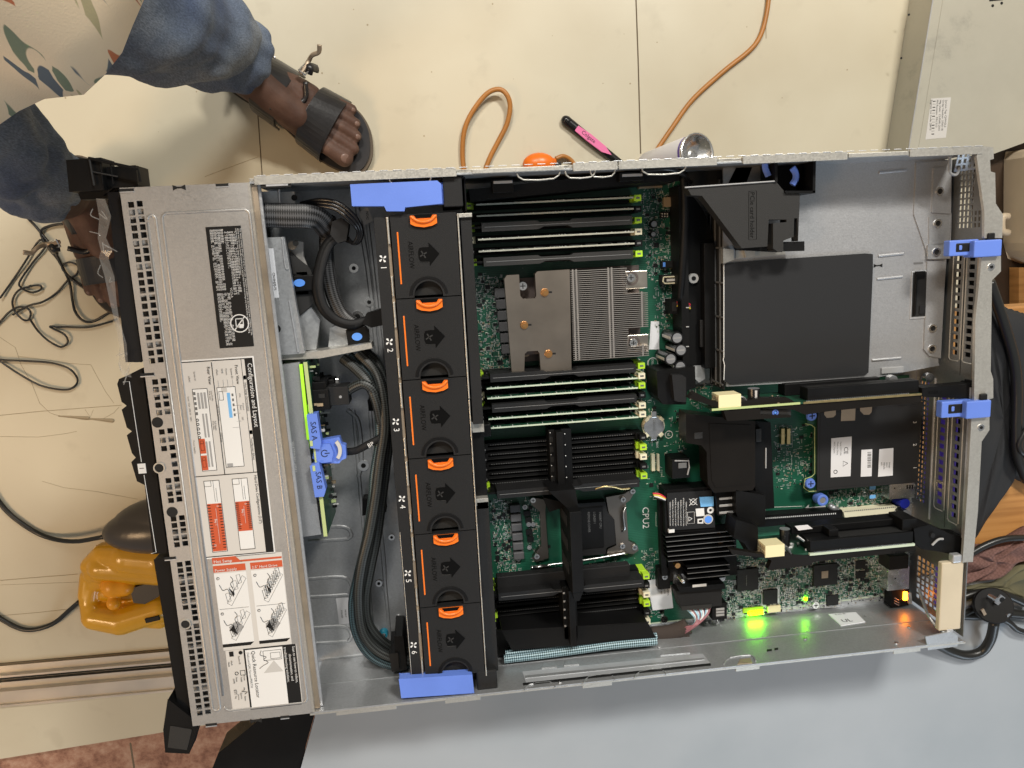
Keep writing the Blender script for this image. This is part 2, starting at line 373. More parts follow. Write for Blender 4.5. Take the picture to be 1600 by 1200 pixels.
def copy_tree(o, dx=(0, 0, 0), label=None, parent=None):
    c = o.copy(); COL.objects.link(c)
    if parent is not None: c.parent = parent
    else: c.location = o.location + Vector(dx) / 1000; c['_o'] = [a + b for a, b in zip(o['_o'], dx)]
    if label: c['label'] = label
    for ch in [q for q in D.objects if q.parent == o]: copy_tree(ch, parent=c)
    return c
def Pz(pts, z): return [P(a, b, z if not isinstance(z, (list, tuple)) else z[i]) for i, (a, b) in enumerate(pts)]

# ------------------------------------------------------------------ the server case
mat('beige_coat', (.52, .45, .33), .5, var=.06, vscale=30)
ch = thing('server_case', 'opened silver rack server case lying flat with its lid off', 'server case', (342, 217, 0))
m = MB(); m.box(0, 1, 0, 684, 433, 1.2, 'steel')
def ridge(m, pts, z, r=.9, mt='steel', closed=False):
    q = [P(a, b, z) for a, b in pts]
    m.tube(q, r, mt, seg=6, flat=1.8, res=5)
for ys in ((826, 836, 843), (905, 917, 930), (982, 992, 1003)):
    x0 = 478 if ys[0] < 900 else 478
    ridge(m, [(x0, ys[0]), (535, ys[0] - 3), (549, ys[1] - 2), (545, ys[2] - 2), (535, ys[2]), (x0 + 4, ys[2] + 3)], 1.2, 1.0)
ridge(m, [(500, 1088), (540, 1068), (570, 1050), (573, 1040), (572, 1022)], 1.2, 1.1)
ridge(m, [(500, 1030), (540, 1026), (572, 1022)], 1.2, .5)
for x0, x1 in ((566, 588), (592, 612)):
    ridge(m, [(x0 - 14, 640), (x0, 800), (x0 + 14, 960), (x0 + 18, 1010)], 1.2, 1.0)
ridge(m, [(593, 800), (602, 900), (592, 908), (603, 930), (610, 1000)], 1.2, .8)
ridge(m, [(543, 640), (560, 660), (565, 720), (560, 745)], 1.2, 1.2)
ridge(m, [(552, 290), (575, 420), (590, 560)], 1.2, 1.3)
ridge(m, [(572, 330), (585, 440), (598, 560)], 1.2, 1.0)
fl = m.build('floor_pan', ch)
m = MB()
for a, b, rad in ((533, 1085, 3.2), (612, 839, 3), (592, 911, 3.2), (623, 965, 3), (553, 419, 4), (577, 472, 4), (559, 494, 5), (568, 727, 5)):
    c = P(a, b, 1.2); m.cyl((c[0], c[1], 1), rad, 1.4, 'silver', 18); m.cyl((c[0], c[1], 2.2), rad * .45, .5, 'ink', 10)
m.build('rivets', ch)['kind'] = 'stuff'
m = MB(); c = P(600, 988, 1.2); m.cyl((c[0], c[1], 1.2), 4.5, 5, 'teal', 18, r2=3.6); m.cyl((c[0], c[1], 6.2), 2, .6, 'silver', 12); m.build('blue_screw', ch, bev=.5)
m = MB(); m.pbox(518, 1092, 545, 1098, 1.2, 4, 'steel_bright'); m.pbox(516, 1100, 540, 1103, 1.2, 2.2, 'ink'); m.build('punched_tab', ch, bev=.4)

# far long wall (beside the cream floor) with its outer rail and rim
m = MB(); m.box(92, 432.6, 0, 676, 434, 85, 'steel'); m.box(92, 434.2, 20, 676, 436.5, 84, 'steel_edge')
segs = [(96, 247, 6.2), (258, 330, 4.5), (336, 372, 6.2), (372, 452, 6.2), (472, 560, 6.2), (560, 612, 4.5), (612, 676, 6.6)]
xx = 90
for (a, b, t) in segs:
    m.box(a, 431.5 if t > 6 else 433, 84.8, b - 1.2, 431.5 + t, 86.6, 'steel_edge')
for k in range(58):                                       # the folded rim's striated edge
    m.box(98 + k * 10, 437.6, 86.6, 98 + k * 10 + 6.5, 438.2, 86.9, 'steel_bright')
for (px, w_) in ((640, 16), (840, 17), (905, 12), (940, 10), (1035, 18)):
    a = P(px, 262, 80); m.tube([(a[0] - w_, 432, 84), (a[0] - w_ * .7, 427, 83), (a[0] + w_ * .7, 427, 83), (a[0] + w_, 432, 84)], .7, 'steel_edge', 6, res=2)
for a, b in ((414, 277), (443, 270)):
    pass
m.box(100, 429, 83.5, 122, 437, 85.5, 'dark'); m.box(104, 430, 85.6, 120, 432, 86.2, 'steel_bright')
m.build('side_wall', ch, bev=.35)
# near long wall: inner face, folded lip, stamped openings
m = MB()
holes = []
m.box(95, 0, 0, 682, 1.2, 86, 'steel'); m.box(95, -1.6, 84.6, 684, 0, 86, 'steel_edge')
m.box(95, 1.2, 44, 682, 1.6, 44.5, 'steel')
def wp(px, py): return QY(px, py, 1.4)
def wall_poly(pts, mt, d=.5):
    q = [wp(a, b) for a, b in pts]; n = len(q)
    f = [(p[0], 1.2 + d, p[2]) for p in q]; g = [(p[0], 1.0, p[2]) for p in q]
    m.add(f + g, [tuple(range(n)), tuple(range(n, 2 * n))[::-1]] + [(i, n + i, n + (i + 1) % n, (i + 1) % n) for i in range(n)], mt)
wall_poly([(816, 1050), (1098, 1022), (1110, 1037), (822, 1068)], 'rail_zinc', .8)
wall_poly([(820, 1057), (1100, 1029), (1101, 1032), (821, 1061)], 'steel', 1.2)
wall_poly([(817, 1068), (1110, 1037), (1111, 1040), (818, 1071)], 'ink', .9)
for px, py in ((852, 1042), (887, 1038), (1038, 1022), (1060, 1020)):
    wall_poly([(px - 6, py + 3), (px - 3, py - 5), (px + 14, py - 7), (px + 18, py + 1)], 'steel', 1.2)
for px, py in ((832, 1072), (925, 1060), (1005, 1052), (1145, 1030)):
    q = [wp(a, b) for a, b in ((px - 14, py + 8), (px - 5, py - 2), (px + 28, py - 6), (px + 36, py + 3))]
    m.tube([(a, 1.6, c) for a, b, c in q], .7, 'steel', 6, res=2)
wall_poly([(1156, 1030), (1172, 1028), (1176, 1036), (1152, 1038)], 'tan_edge', .4)
for px, py in ((908, 1019), (875, 1066), (793, 1083), (885, 1090), (996, 1055), (1030, 1012), (1220, 1032), (1290, 1026), (1340, 1019), (1400, 1005), (1448, 1007), (1258, 998), (1420, 980)):
    q = wp(px, py)
    if q[2] > 83: continue
    m.cyl((q[0], 1.2, q[2]), 1.5, 1.0, 'silver', 12, axis='Y')
wall_poly([(1198, 1015), (1206, 1014), (1206, 1017), (1198, 1018)], 'ink'); wall_poly([(1210, 1013), (1216, 1012), (1216, 1015), (1210, 1016)], 'ink')
for px, w_ in ((520, 50), (693, 30), (910, 26), (1150, 22), (1395, 26)):
    q = P(px, 1060, 86); m.box(q[0], -4.5, 84.4, q[0] + w_, -1.4, 85.8, 'steel_edge')
m.build('side_wall', ch, bev=.3)
m = MB(); q = [wp(a, b) for a, b in ((1294, 960), (1337, 957), (1352, 972), (1314, 978))]
m.add([(a, 1.9, c) for a, b, c in q] + [(a, 1.2, c) for a, b, c in q], [(0, 1, 2, 3), (7, 6, 5, 4), (0, 4, 5, 1), (1, 5, 6, 2), (2, 6, 7, 3), (3, 7, 4, 0)], 'paper_cool')
c0 = wp(1318, 974); m.text('UL', (c0[0], 2.1, c0[2] - 1), 8, 'ink', u=(1, 0, 0), v=(0, 0, -1), sx=1.1); c0 = wp(1306, 962); m.text('E 131 8K', (c0[0], 2.1, c0[2]), 3, 'ink_grey', u=(1, 0, 0), v=(0, 0, -1)); m.text('R', (c0[0] + 25, 2.1, c0[2] + 9), 3, 'ink', u=(1, 0, 0), v=(0, 0, -1))
m.build('recognition_sticker', ch, label='white sticker with a recycled-component mark on the near side wall')

# rear wall
m = MB(); holes = []
def rq(px, py): q = QX(px, py, 683); return q[1], q[2]
def hrow(px0, py0, px1, py1, n, dy, dz, skip=()):
    a = rq(px0, py0); b = rq(px1, py1)
    for i in range(n):
        if i in skip: continue
        t = i / (n - 1); y = a[0] + (b[0] - a[0]) * t; z = a[1] + (b[1] - a[1]) * t
        holes.append((y - dy / 2, z - dz / 2, y + dy / 2, z + dz / 2))
def hgrid(y0, y1, ny, z0, z1, nz, f=.66, fz=.6, skip=lambda i, j: False):
    py_, pz_ = (y1 - y0) / ny, (z1 - z0) / nz
    for i in range(ny):
        for j in range(nz):
            if skip(i, j): continue
            y = y0 + (i + .5) * py_; z = z0 + (j + .5) * pz_
            holes.append((y - py_ * f / 2, z - pz_ * fz / 2, y + py_ * f / 2, z + pz_ * fz / 2))
hgrid(372, 428, 11, 50, 79, 6, .7, .58, lambda i, j: j > 3 and 2 < i < 10)
hgrid(10, 56, 8, 14, 60, 7, .74, .74)
hgrid(110, 236, 26, 8, 22, 3, .6, .6)
hgrid(260, 350, 13, 50.5, 57.5, 1, .6, 1.0); hgrid(260, 350, 13, 67.5, 74.5, 1, .6, 1.0)
hgrid(116, 224, 14, 39, 46, 1, .6, 1.0); hgrid(110, 222, 14, 59.5, 66.5, 1, .6, 1.0)
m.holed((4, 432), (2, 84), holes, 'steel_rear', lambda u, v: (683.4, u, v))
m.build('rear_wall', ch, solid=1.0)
m = MB()                                                   # raised ribs round the slot covers
def rib(y0, y1, z0, z1, mt='steel_rear'):
    pts = [(682.6, y0, z0 + 2), (682.6, y0 + 2, z0), (682.6, y1 - 2, z0), (682.6, y1, z0 + 2), (682.6, y1, z1 - 2), (682.6, y1 - 2, z1), (682.6, y0 + 2, z1), (682.6, y0, z1 - 2), (682.6, y0, z0 + 2)]
    m.tube(pts, .7, mt, 6, smooth=False)
rib(256, 353, 47, 61, 'steel_edge'); rib(256, 353, 64.5, 78, 'steel_edge')
rib(112, 228, 35.5, 50, 'steel_edge'); rib(106, 226, 55.5, 70, 'steel_edge')
for z in (62.5,): m.box(682.2, 244, z, 683.4, 362, z + .5, 'ink')
m.box(682.2, 98, 51.5, 683.4, 234, 52, 'ink'); m.box(681.5, 98, 29, 683.4, 236, 30.5, 'steel_bright'); m.box(680, 98, 78, 683.4, 236, 80, 'steel_bright'); m.box(680, 244, 80.5, 683.4, 362, 82.5, 'tan_edge')
for yy, z in ((244.5, 52), (244.5, 67), (101, 45), (97, 62)): m.text('∽⌁⌂DIN', (682.1, yy, z), 4, 'ink_grey', u=(0, 0, 1), v=(0, 1, 0), wmax=9)
for yy in (354.5, 228, 231):
    for k in range(3): m.box(682.2, yy, 52 + k * 4, 683.2, yy + 4, 54 + k * 4, 'steel_bright'); m.box(682.2, yy, 69 + k * 3, 683.2, yy + 4, 70.6 + k * 3, 'ink')
m.build('slot_covers', ch)
m = MB(); m.box(690, 106, 6, 691, 236, 52, 'purple'); m.box(690, 106, 53, 691, 236, 82, 'dark'); m.box(690, 8, 30, 691, 62, 62, 'purple'); m.box(690, 250, 44, 691, 358, 80, 'dark'); m.build('added_vent_panels', ch)  # added panels: emissive purple for light behind the vents, dark to hide the desk
# outward flange along the rear
m = MB()
m.pprism([(1530, 228), (1552, 230), (1553, 248), (1547, 250), (1548, 268), (1555, 270), (1556, 318), (1567, 335), (1566, 372), (1538, 372), (1538, 330), (1526, 245)], 83, 86, 'steel_edge')
m.pprism([(1534, 402), (1564, 400), (1564, 424), (1550, 438), (1548, 580), (1552, 592), (1552, 622), (1522, 632), (1524, 500)], 82.5, 85.5, 'steel_edge')
m.pprism([(1518, 652), (1546, 650), (1546, 672), (1534, 690), (1528, 800), (1520, 878), (1504, 879), (1512, 760)], 82.5, 85.5, 'steel_edge')
m.pprism([(1446, 995), (1486, 987), (1497, 993), (1496, 1010), (1450, 1016)], 84.4, 85.8, 'steel')
m.tube([P(1436, 920, 40), P(1450, 960, 70), P(1470, 985, 80), P(1484, 990, 84)], 1.5, 'steel', 6)
for a, b in ((1549, 417), (1533, 668)): 
    c = P(a, b, 86); m.cyl((c[0], c[1], 85), 3, 1.2, 'silver', 16); m.cyl((c[0], c[1], 86), 1.4, .6, 'ink', 10)
m.build('rear_flange', ch, bev=.5)
m = MB(); m.pbox(1472, 880, 1501, 983, 78, 84, 'beige_coat'); m.pbox(1490, 868, 1503, 879, 79, 86, 'steel_bright'); m.pbox(1480, 984, 1490, 990, 79, 85, 'steel_bright'); m.build('rear_handle', ch, bev=1.2, label='cream coated handle plate at the rear corner')
m = MB()                                                   # slotted metal at the far rear corner
hs = []
for i in range(5):
    for j in range(3): hs.append((.07 + i * .19, .10 + j * .3, .17 + i * .19, .30 + j * .3))
A_, B_, C_, D_ = P(1498, 236, 80), P(1537, 232, 82), P(1538, 262, 78), P(1490, 268, 66)
def bl(u, v): return tuple((1 - u) * (1 - v) * A_[i] + u * (1 - v) * B_[i] + u * v * C_[i] + (1 - u) * v * D_[i] for i in range(3))
m.holed((0, 1), (0, 1), hs, 'steel', bl); m.build('corner_gusset', ch, solid=.8)
m = MB()
for a, b in ((1528, 285), (1526, 316)):
    c = P(a, b, 66); m.cyl((c[0] - 1, c[1], 66), 4, 7, 'steel_bright', 18, axis='X')
c = P(1486, 262, 62); m.tube([P(1484, 245, 72), P(1484, 268, 72), P(1494, 273, 72), P(1500, 262, 72)], 1.2, 'steel', 6); m.build('rear_studs', ch)
for k, (q0, q1) in enumerate((((1483, 376), (1565, 400)), ((1471, 628), (1548, 652)))):
    l = MB(); l.pbox(q0[0] + 1, q0[1], q0[0] + 46, q1[1] - 2, 76, 84, 'blue'); l.pbox(q0[0] + 40, q0[1], q1[0], q1[1], 76, 90, 'blue')
    l.pbox(q0[0] + 11, q0[1] + 4, q0[0] + 40, q1[1] - 7, 78, 84.4, 'ink'); l.pbox(q0[0] + 16, q0[1] + 7, q0[0] + 21, q1[1] - 9, 78, 84.8, 'blue')
    l.pbox(q0[0] + 62, q0[1] - 12, q0[0] + 72, q0[1] + 2, 78, 88, 'ink')
    l.build('slot_latch', ch, bev=1.0)

# drive bay top cover: pierced plate
m = MB(); X0, X1T, X1B = 0.0, 92.0, 98.5
def cxf(u, v): return (u * (X1T + (X1B - X1T) * (434 - v) / 434) / 95.0, v, 86)
holes = []
rows = [(i, P(200 + (318 - 200) * ((i - 325) / (1113 - 325)), i, 86)) for i in ()]
def holerow(py0, py1, n, cols=(1, 1), single=()):
    for i in range(n):
        py = py0 + (py1 - py0) * i / (n - 1) if n > 1 else py0
        t = (py - 325) / (1113 - 325); px = 192.5 + (312 - 192.5) * t
        for c in (0, 1):
            if c == 0 and i in single: continue
            y = P(px, py - 2 + (1 - 2 * c) * .5, 86)[1]; x = 4.6 + c * 6.3 + (0.0)
            holes.append((x, y - 2.1, x + 4.3, y + 2.1))
holerow(322, 566, 21); holerow(599, 647, 5); holerow(677, 742, 6, single=(3, 4, 5)); holerow(753, 784, 4); holerow(813, 853, 5); holerow(884, 970, 10, single=(8, 9)); holerow(982, 1116, 15)
m.holed((0, 95), (0.5, 433.5), holes, 'steel_cover', cxf)
cv = m.build('drive_bay_cover', ch, solid=1.0)
m = MB(); m.box(3, 3, 4, 88, 431, 79, 'dark')  # near-black box puts the shade inside the bays into colour behind the holes
for i in range(22): m.box(2, 8 + i * 19.2, 78.8, 22, 8 + i * 19.2 + random.uniform(3, 9), 80.2, random.choice(['steel', 'tan_edge', 'ink_light']))  # paler bits stand in for parts catching light inside
m.build('drive_cage', ch)
m = MB()
def ridge2(pts, r=.6): m.tube([(a, b, 86.0) for a, b in pts], r, 'steel_cover', 6, flat=1.8, smooth=False)
def rnd(cx, cy, r, a0, a1): return [(cx + r * math.cos(math.radians(a)), cy + r * math.sin(math.radians(a))) for a in np.linspace(a0, a1, 7)]
ridge2(rnd(19.5, 410, 3, 180, 0) + rnd(20.5, 15, 3, 0, -180) + [(16.5, 408)])
ridge2([(27, 25)] + rnd(31, 410, 4, 180, 90) + rnd(86, 410, 4, 90, 0) + [(91, 300), (92.5, 160)] + rnd(90, 15, 4, 0, -90) + rnd(31, 15, 4, -90, -180))
m.build('pressed_rib', cv, smooth=True)
for a, b, w_ in ((198, 297, 20), (347, 289, 18), (230, 585, 20), (266, 872, 17), (330, 1132, 18), (445, 1120, 14)):
    m = MB(); c = P(a, b, 86); m.box(c[0] - w_ / 4, c[1] - 1.0, 85.9, c[0] + w_ / 4, c[1] + 1.0, 86.35, 'dark'); m.box(c[0] - w_ / 4, c[1] - 1.8, 86, c[0] + w_ / 4, c[1] - 1, 86.6, 'steel_bright'); m.build('punched_slot', cv)
for a, b in ((280, 293), (400, 1126)):
    m = MB(); c = P(a, b, 86); m.prism([(c[0] - 4.5, c[1] - 2), (c[0] - 1.5, c[1] - .6), (c[0] + 1.5, c[1] - .6), (c[0] + 4.5, c[1] - 2), (c[0] + 4.5, c[1] + 2), (c[0] + 1.5, c[1] + .6), (c[0] - 1.5, c[1] + .6), (c[0] - 4.5, c[1] + 2)], 85.9, 86.3, 'dark'); m.build('punched_slot', cv)
for a, b, r in ((246, 660, 4.2), (269, 800, 4.2), (249, 731, 3.4), (290, 975, 3.4)):
    m = MB(); c = P(a, b, 86); m.cyl((c[0], c[1], 85.9), r, .25, 'dark', 20)
    if r < 4: m.ring((c[0], c[1], 86), r, r + 1, .8, 'steel_edge')
    m.build('screw_hole', cv)
m = MB(); m.prism([(92.3, 432), (96.5, 432), (103, 2), (98.8, 2)], 78, 82, 'tan_edge'); m.prism([(96.5, 432), (98.5, 432), (105, 2), (103, 2)], 76, 79, 'steel_bright'); m.prism([(91, 433), (92.6, 433), (99.1, 1), (97.4, 1)], 82, 86.3, 'steel_edge')  # tan strip: a warm reflection put into the steel's colour
m.build('cover_lip', cv, bev=.3)
m = MB()
ww = P(448, 700, 74)
m.build  # noqa

# labels on the cover: u runs down the text (towards -Y), v runs across (towards +X)
class Lab:
    def __init__(s, tl, br, z=86.0):
        a = P(*tl, z); b = P(*br, z); s.x0 = a[0]; s.y0 = a[1]; s.w = b[0] - a[0]; s.h = a[1] - b[1]; s.z = z; s.m = MB(); s.k = 0
    def r(s, u0, v0, u1, v1, mt, lv=1):
        z = s.z + .10 + lv * .09
        s.m.box(s.x0 + v0 * s.w, s.y0 - u0 * s.h, s.z + .05, s.x0 + v1 * s.w, s.y0 - u1 * s.h, z, mt)
    def fr(s, u0, v0, u1, v1, mt='ink', t=.35, lv=2):
        tu, tv = t / s.h, t / s.w
        s.r(u0, v0, u1, v0 + tv, mt, lv); s.r(u0, v1 - tv, u1, v1, mt, lv); s.r(u0, v0 + tv, u0 + tu, v1 - tv, mt, lv); s.r(u1 - tu, v0 + tv, u1, v1 - tv, mt, lv)
    def t(s, st, u, v, size, mt='ink', wmax=None, lv=4, rot=False, center=False):
        o = (s.x0 + v * s.w, s.y0 - u * s.h, s.z + .12 + lv * .09)
        if rot: s.m.text(st, o, size, mt, u=(1, 0, 0), v=(0, 1, 0), wmax=wmax, center=center)
        else: s.m.text(st, o, size, mt, wmax=wmax, center=center)
    def ln(s, pts, mt='ink', r=.16, lv=3):
        s.m.tube([(s.x0 + v * s.w, s.y0 - u * s.h, s.z + .1 + lv * .09) for u, v in pts], r, mt, 4, smooth=False)
    def poly(s, pts, mt, lv=2):
        s.m.prism([(s.x0 + v * s.w, s.y0 - u * s.h) for u, v in pts], s.z + .05, s.z + .1 + lv * .09, mt)
# black warning label
b = Lab((321, 355), (397, 541)); b.r(0, 0, 1, 1, 'ink', 1)
H_ = b.h
b.t('This device complies with part 15 of the FCC rules. Operation is subject to the following two conditions: (1) this', .02, .955, 1.75, 'white', wmax=H_ * .96)
b.t('device may not cause harmful interference, and (2) this device must accept any interference received, including', .02, .895, 1.75, 'white', wmax=H_ * .96)
b.t('interference that may cause undesired operation.', .02, .835, 1.75, 'white', wmax=H_ * .45)
for i, (s_, w_) in enumerate((('この装置は、クラスA情報技術装置です。この装置', .50), ('を家庭環境で使用すると電波妨害を引き起こすことが', .52), ('あります。この場合には使用者が適切な対策を講ずる', .52), ('よう要求されることがあります。', .30))):
    b.t(s_, .04, .745 - i * .075, 2.6, 'white', wmax=H_ * w_)
b.t('VCCI-A', .50, .50, 2.3, 'white')
for i, (s_, w_) in enumerate((('警告使用者：', .12), ('這是甲類的資訊產品，在居住的環境中使用時，可能會', .50), ('造成射頻干擾，在這種情況下，使用者會被要求採取某些', .50), ('適當的對策。此为A级产品，在生活环境中，该产品可', .50))):
    b.t(s_, .02, .40 - i * .095, 2.6, 'white', wmax=H_ * w_)
for i, s_ in enumerate(('声明  此为A级产品，在生活环境', '中，该产品可能会造成无线电干扰。在', '这种情况下，可能需要用户对其干扰采', '取切实可行的措施。')):
    b.t(s_, .54, .40 - i * .095, 2.6, 'white', wmax=H_ * (.44 if i < 3 else .28))
cx_, cy_ = b.x0 + .66 * b.w, b.y0 - .80 * b.h
b.m.ring((cx_, cy_, 86.2), 6.2, 7.0, .25, 'white', 30); b.m.obox((cx_, cy_, 86.32), (13, .8, .2), math.radians(50), 'white')
for a_, c_, d_, e_ in ((-3, 3.2, 3, 3.8), (-3, -3, 3, -2.4), (-3, -3, -2.4, 3.8), (2.4, -3, 3, 3.8)): b.m.box(cx_ + a_, cy_ + c_, 86.2, cx_ + d_, cy_ + e_, 86.42, 'white')
b.m.box(cx_ - .5, cy_ - 3.6, 86.2, cx_ + 2.6, cy_ - .6, 86.44, 'white')
b.m.build('warning_label', cv, label='black label with white small print and a crossed-out hand symbol')
# configuration label
L_ = Lab((281, 566), (428, 862)); w_, h_ = L_.w, L_.h
L_.r(-.008, -.012, 1.008, 1.02, 'white', 0); L_.r(0, 0, 1, 1, 'paper', 1); L_.fr(0, 0, 1, .90, 'ink', .7)
L_.r(0, .90, 1, 1, 'ink', 2); L_.t('Configuration and Layout', .025, .925, 4.9, 'white', wmax=h_ * .47)
L_.ln([(.005, .84), (.575, .84)]); L_.r(.085, .845, .105, .885, 'terracotta'); L_.t('Hot Swap (terracotta)', .12, .85, 2.5, 'ink_grey', wmax=h_ * .2)
L_.r(.36, .845, .38, .885, 'label_blue'); L_.t('Touchpoint (blue)', .395, .85, 2.5, 'ink_grey', wmax=h_ * .16)
L_.ln([(.575, .0), (.575, .90)], r=.3); L_.ln([(.01, .43), (.575, .43)], r=.28)
L_.t('Front View', .03, .745, 3.3, 'ink'); L_.t('Rear View', .03, .36, 3.3, 'ink')
for s_, v_ in (('System ID', .68), ('Power', .61), ('NMI', .55), ('vFlash', .48)):
    L_.t(s_, .045, v_, 1.9, 'ink_grey'); L_.ln([(.10, v_ + .01), (.135, v_ + .01), (.135, v_ - .01)], 'ink_light', .12)
L_.r(.135, .46, .54, .72, 'white', 2); L_.fr(.135, .46, .54, .72, 'ink', .35, 3); L_.fr(.155, .48, .20, .54, 'ink', .3, 3); L_.r(.135, .52, .16, .60, 'label_grey', 3); L_.r(.165, .59, .29, .635, 'label_blue', 3)
for k in range(5): L_.r(.17 + k * .025, .655, .183 + k * .025, .68, 'ink_grey', 3)
L_.r(.52, .48, .54, .56, 'ink_light', 3); L_.ln([(.34, .62), (.34, .72)], 'ink_light', .12)
for s_, u_, v_ in (('VGA', .17, .76), ('Control', .22, .79), ('Panel', .23, .755), ('EST', .29, .76), ('USB NAV Buttons', .22, .435), ('DVD Drive', .36, .435)):
    L_.t(s_, u_, v_ if v_ > .5 else v_ + .0, 1.7, 'ink_grey')
for k, u_ in enumerate((.23, .27, .31)): L_.ln([(u_, .685), (u_, .75)], 'ink_light', .1)
L_.r(.135, .12, .55, .33, 'white', 2); L_.fr(.135, .12, .55, .33, 'ink', .35, 3)
for k in range(3): L_.r(.155, .18 + k * .045, .235, .21 + k * .045, 'ink_light', 3)
for k in range(2): L_.r(.26, .215 + k * .045, .38, .24 + k * .045, 'ink_light', 3); L_.r(.40, .215 + k * .045, .53, .24 + k * .045, 'ink_light', 3)
for k in range(5): L_.r(.15 + k * .025, .13, .165 + k * .025, .16, 'ink_grey', 3)
for k in range(5): L_.m.ring((L_.x0 + .14 * w_, L_.y0 - (.29 + k * .022) * h_, 86.3), .7, 1.2, .2, 'ink', 12)
for k, n_ in enumerate(('2', '1')):
    L_.r(.385 + k * .085, .125, .46 + k * .085, .21, 'terracotta', 3); L_.fr(.395 + k * .085, .14, .445 + k * .085, .19, 'ink', .25, 4); L_.t(n_, .405 + k * .085, .15, 2.4, 'ink', lv=5)
for s_, u_, v_ in (('System ID', .05, .17), ('iDRAC', .07, .09), ('Serial  VGA  USB 3.0   NDC', .17, .045), ('Low Profile', .15, .375), ('PCIe Slots', .15, .345), ('Full Height', .30, .375), ('PCIe Slots', .30, .345), ('Power Supplies', .39, .045)):
    L_.t(s_, u_, v_, 1.7, 'ink_grey')
L_.t('Hard Drive Configurations (2.5")', .59, .84, 3.0, 'ink', wmax=h_ * .30)
for v0, n_, e in ((.52, '7', .865), (.12, '15', .96)):
    L_.r(.60, v0, .97 if n_ == '7' else .975, v0 + .22, 'white', 2); L_.fr(.60, v0, .975, v0 + .22, 'ink', .35, 3)
    L_.r(.72, v0 + .01, e + .01, v0 + .21, 'terracotta', 3); L_.ln([(.60, v0 + .13), (.71, v0 + .13)], 'ink', .12); L_.ln([(.64, v0 + .16), (.71, v0 + .16)], 'ink', .12); L_.fr(.60, v0, .63, v0 + .10, 'ink', .2, 4)
    n = 16 if n_ == '15' else 14
    for k in range(n):
        u_ = .725 + (e - .72) * k / n; L_.r(u_, v0 + .01, u_ + .004, v0 + .055, 'ink', 4); L_.r(u_, v0 + .165, u_ + .004, v0 + .21, 'ink', 4)
    L_.t('0', .73, v0 + .14, 2.4, 'white', lv=5); L_.t('Bay 1', .76 if n_ == '7' else .80, v0 + .09, 2.5, 'white', lv=5); L_.t(n_, e - .03, v0 + .04, 2.4, 'white', lv=5); L_.ln([(.745, v0 + .125), (e - .03, v0 + .125)], 'white', .12, 5)
L_.m.build('layout_label', cv, label='pale label titled Configuration and Layout with bay diagrams')
# hot swap label
h = Lab((331, 872), (456, 1006)); w_, h_ = h.w, h.h
h.r(0, .0, 1, 1, 'paper', 0); h.r(.0, 0, .065, .33, 'terracotta', 1); h.poly([(.0, .33), (.065, .42), (.065, .33)], 'terracotta', 1); h.r(.045, .40, .065, .99, 'terracotta', 1)
h.t('Hot Swap', .055, .02, 3.6, 'white', rot=True)
for k, (v0, s_) in enumerate(((0.0, 'Power Supply'), (.53, '2.5" Hard Drive'))):
    h.r(.085, v0, .155, v0 + .46, 'terracotta', 1); h.t(s_, .145, v0 + .02, 3.1, 'white', rot=True, wmax=w_ * .40)
    h.r(.17, v0, .93, v0 + .46, 'white', 1); h.poly([(.93, v0), (.965, v0), (.965, v0 + .40), (.93, v0 + .46)], 'ink', 1)
    h.ln([(.55, v0 + .02), (.55, v0 + .44)], 'ink_grey', .12)
    for q, u0 in enumerate((.19, .57)):
        h.m.ring((h.x0 + (v0 + .05) * w_, h.y0 - (u0 + .03) * h_, 86.25), .9, 1.2, .2, 'ink', 14)
        h.t(str(q + 1), u0 + .02, v0 + .035, 1.6, 'ink')
        # rack of units drawn in outline
        h.ln([(u0 + .30, v0 + .14), (u0 + .02, v0 + .40), (u0 + .05, v0 + .45), (u0 + .33, v0 + .20), (u0 + .30, v0 + .14)], 'ink_grey', .13)
        for i in range(9 if k else 4):
            t = i / (9 if k else 4); a_ = u0 + .29 - t * .25; c_ = v0 + .15 + t * .24
            h.ln([(a_, c_), (a_ - .09, c_ - .02), (a_ - .10, c_ + .03), (a_ - .01, c_ + .05), (a_, c_)], 'ink', .16 if k else .12)
        hnd = [(u0 + .10, v0 + .06), (u0 + .16, v0 + .10), (u0 + .15, v0 + .17), (u0 + .21, v0 + .20), (u0 + .17, v0 + .25), (u0 + .10, v0 + .22), (u0 + .06, v0 + .26), (u0 + .02, v0 + .23)]
        h.m.tube([(h.x0 + b_ * w_, h.y0 - a_ * h_, 86.45) for a_, b_ in hnd], .2, 'ink', 4, res=4)
        if q:
            h.poly([(u0 + .18, v0 + .12), (u0 + .12, v0 + .25), (u0 + .19, v0 + .34), (u0 + .29, v0 + .20)], 'ink_light', 2); h.fr(u0 + .18, v0 + .16, u0 + .25, v0 + .24, 'ink', .2, 3)
            h.poly([(u0 + .22, v0 + .12), (u0 + .16, v0 + .19), (u0 + .19, v0 + .20), (u0 + .27, v0 + .24), (u0 + .22, v0 + .15)], 'ink', 4)
        else: h.poly([(u0 + .14, v0 + .19), (u0 + .24, v0 + .24), (u0 + .20, v0 + .26)], 'ink', 3)
h.m.build('service_label', cv, label='label with red Hot Swap headings over line drawings')
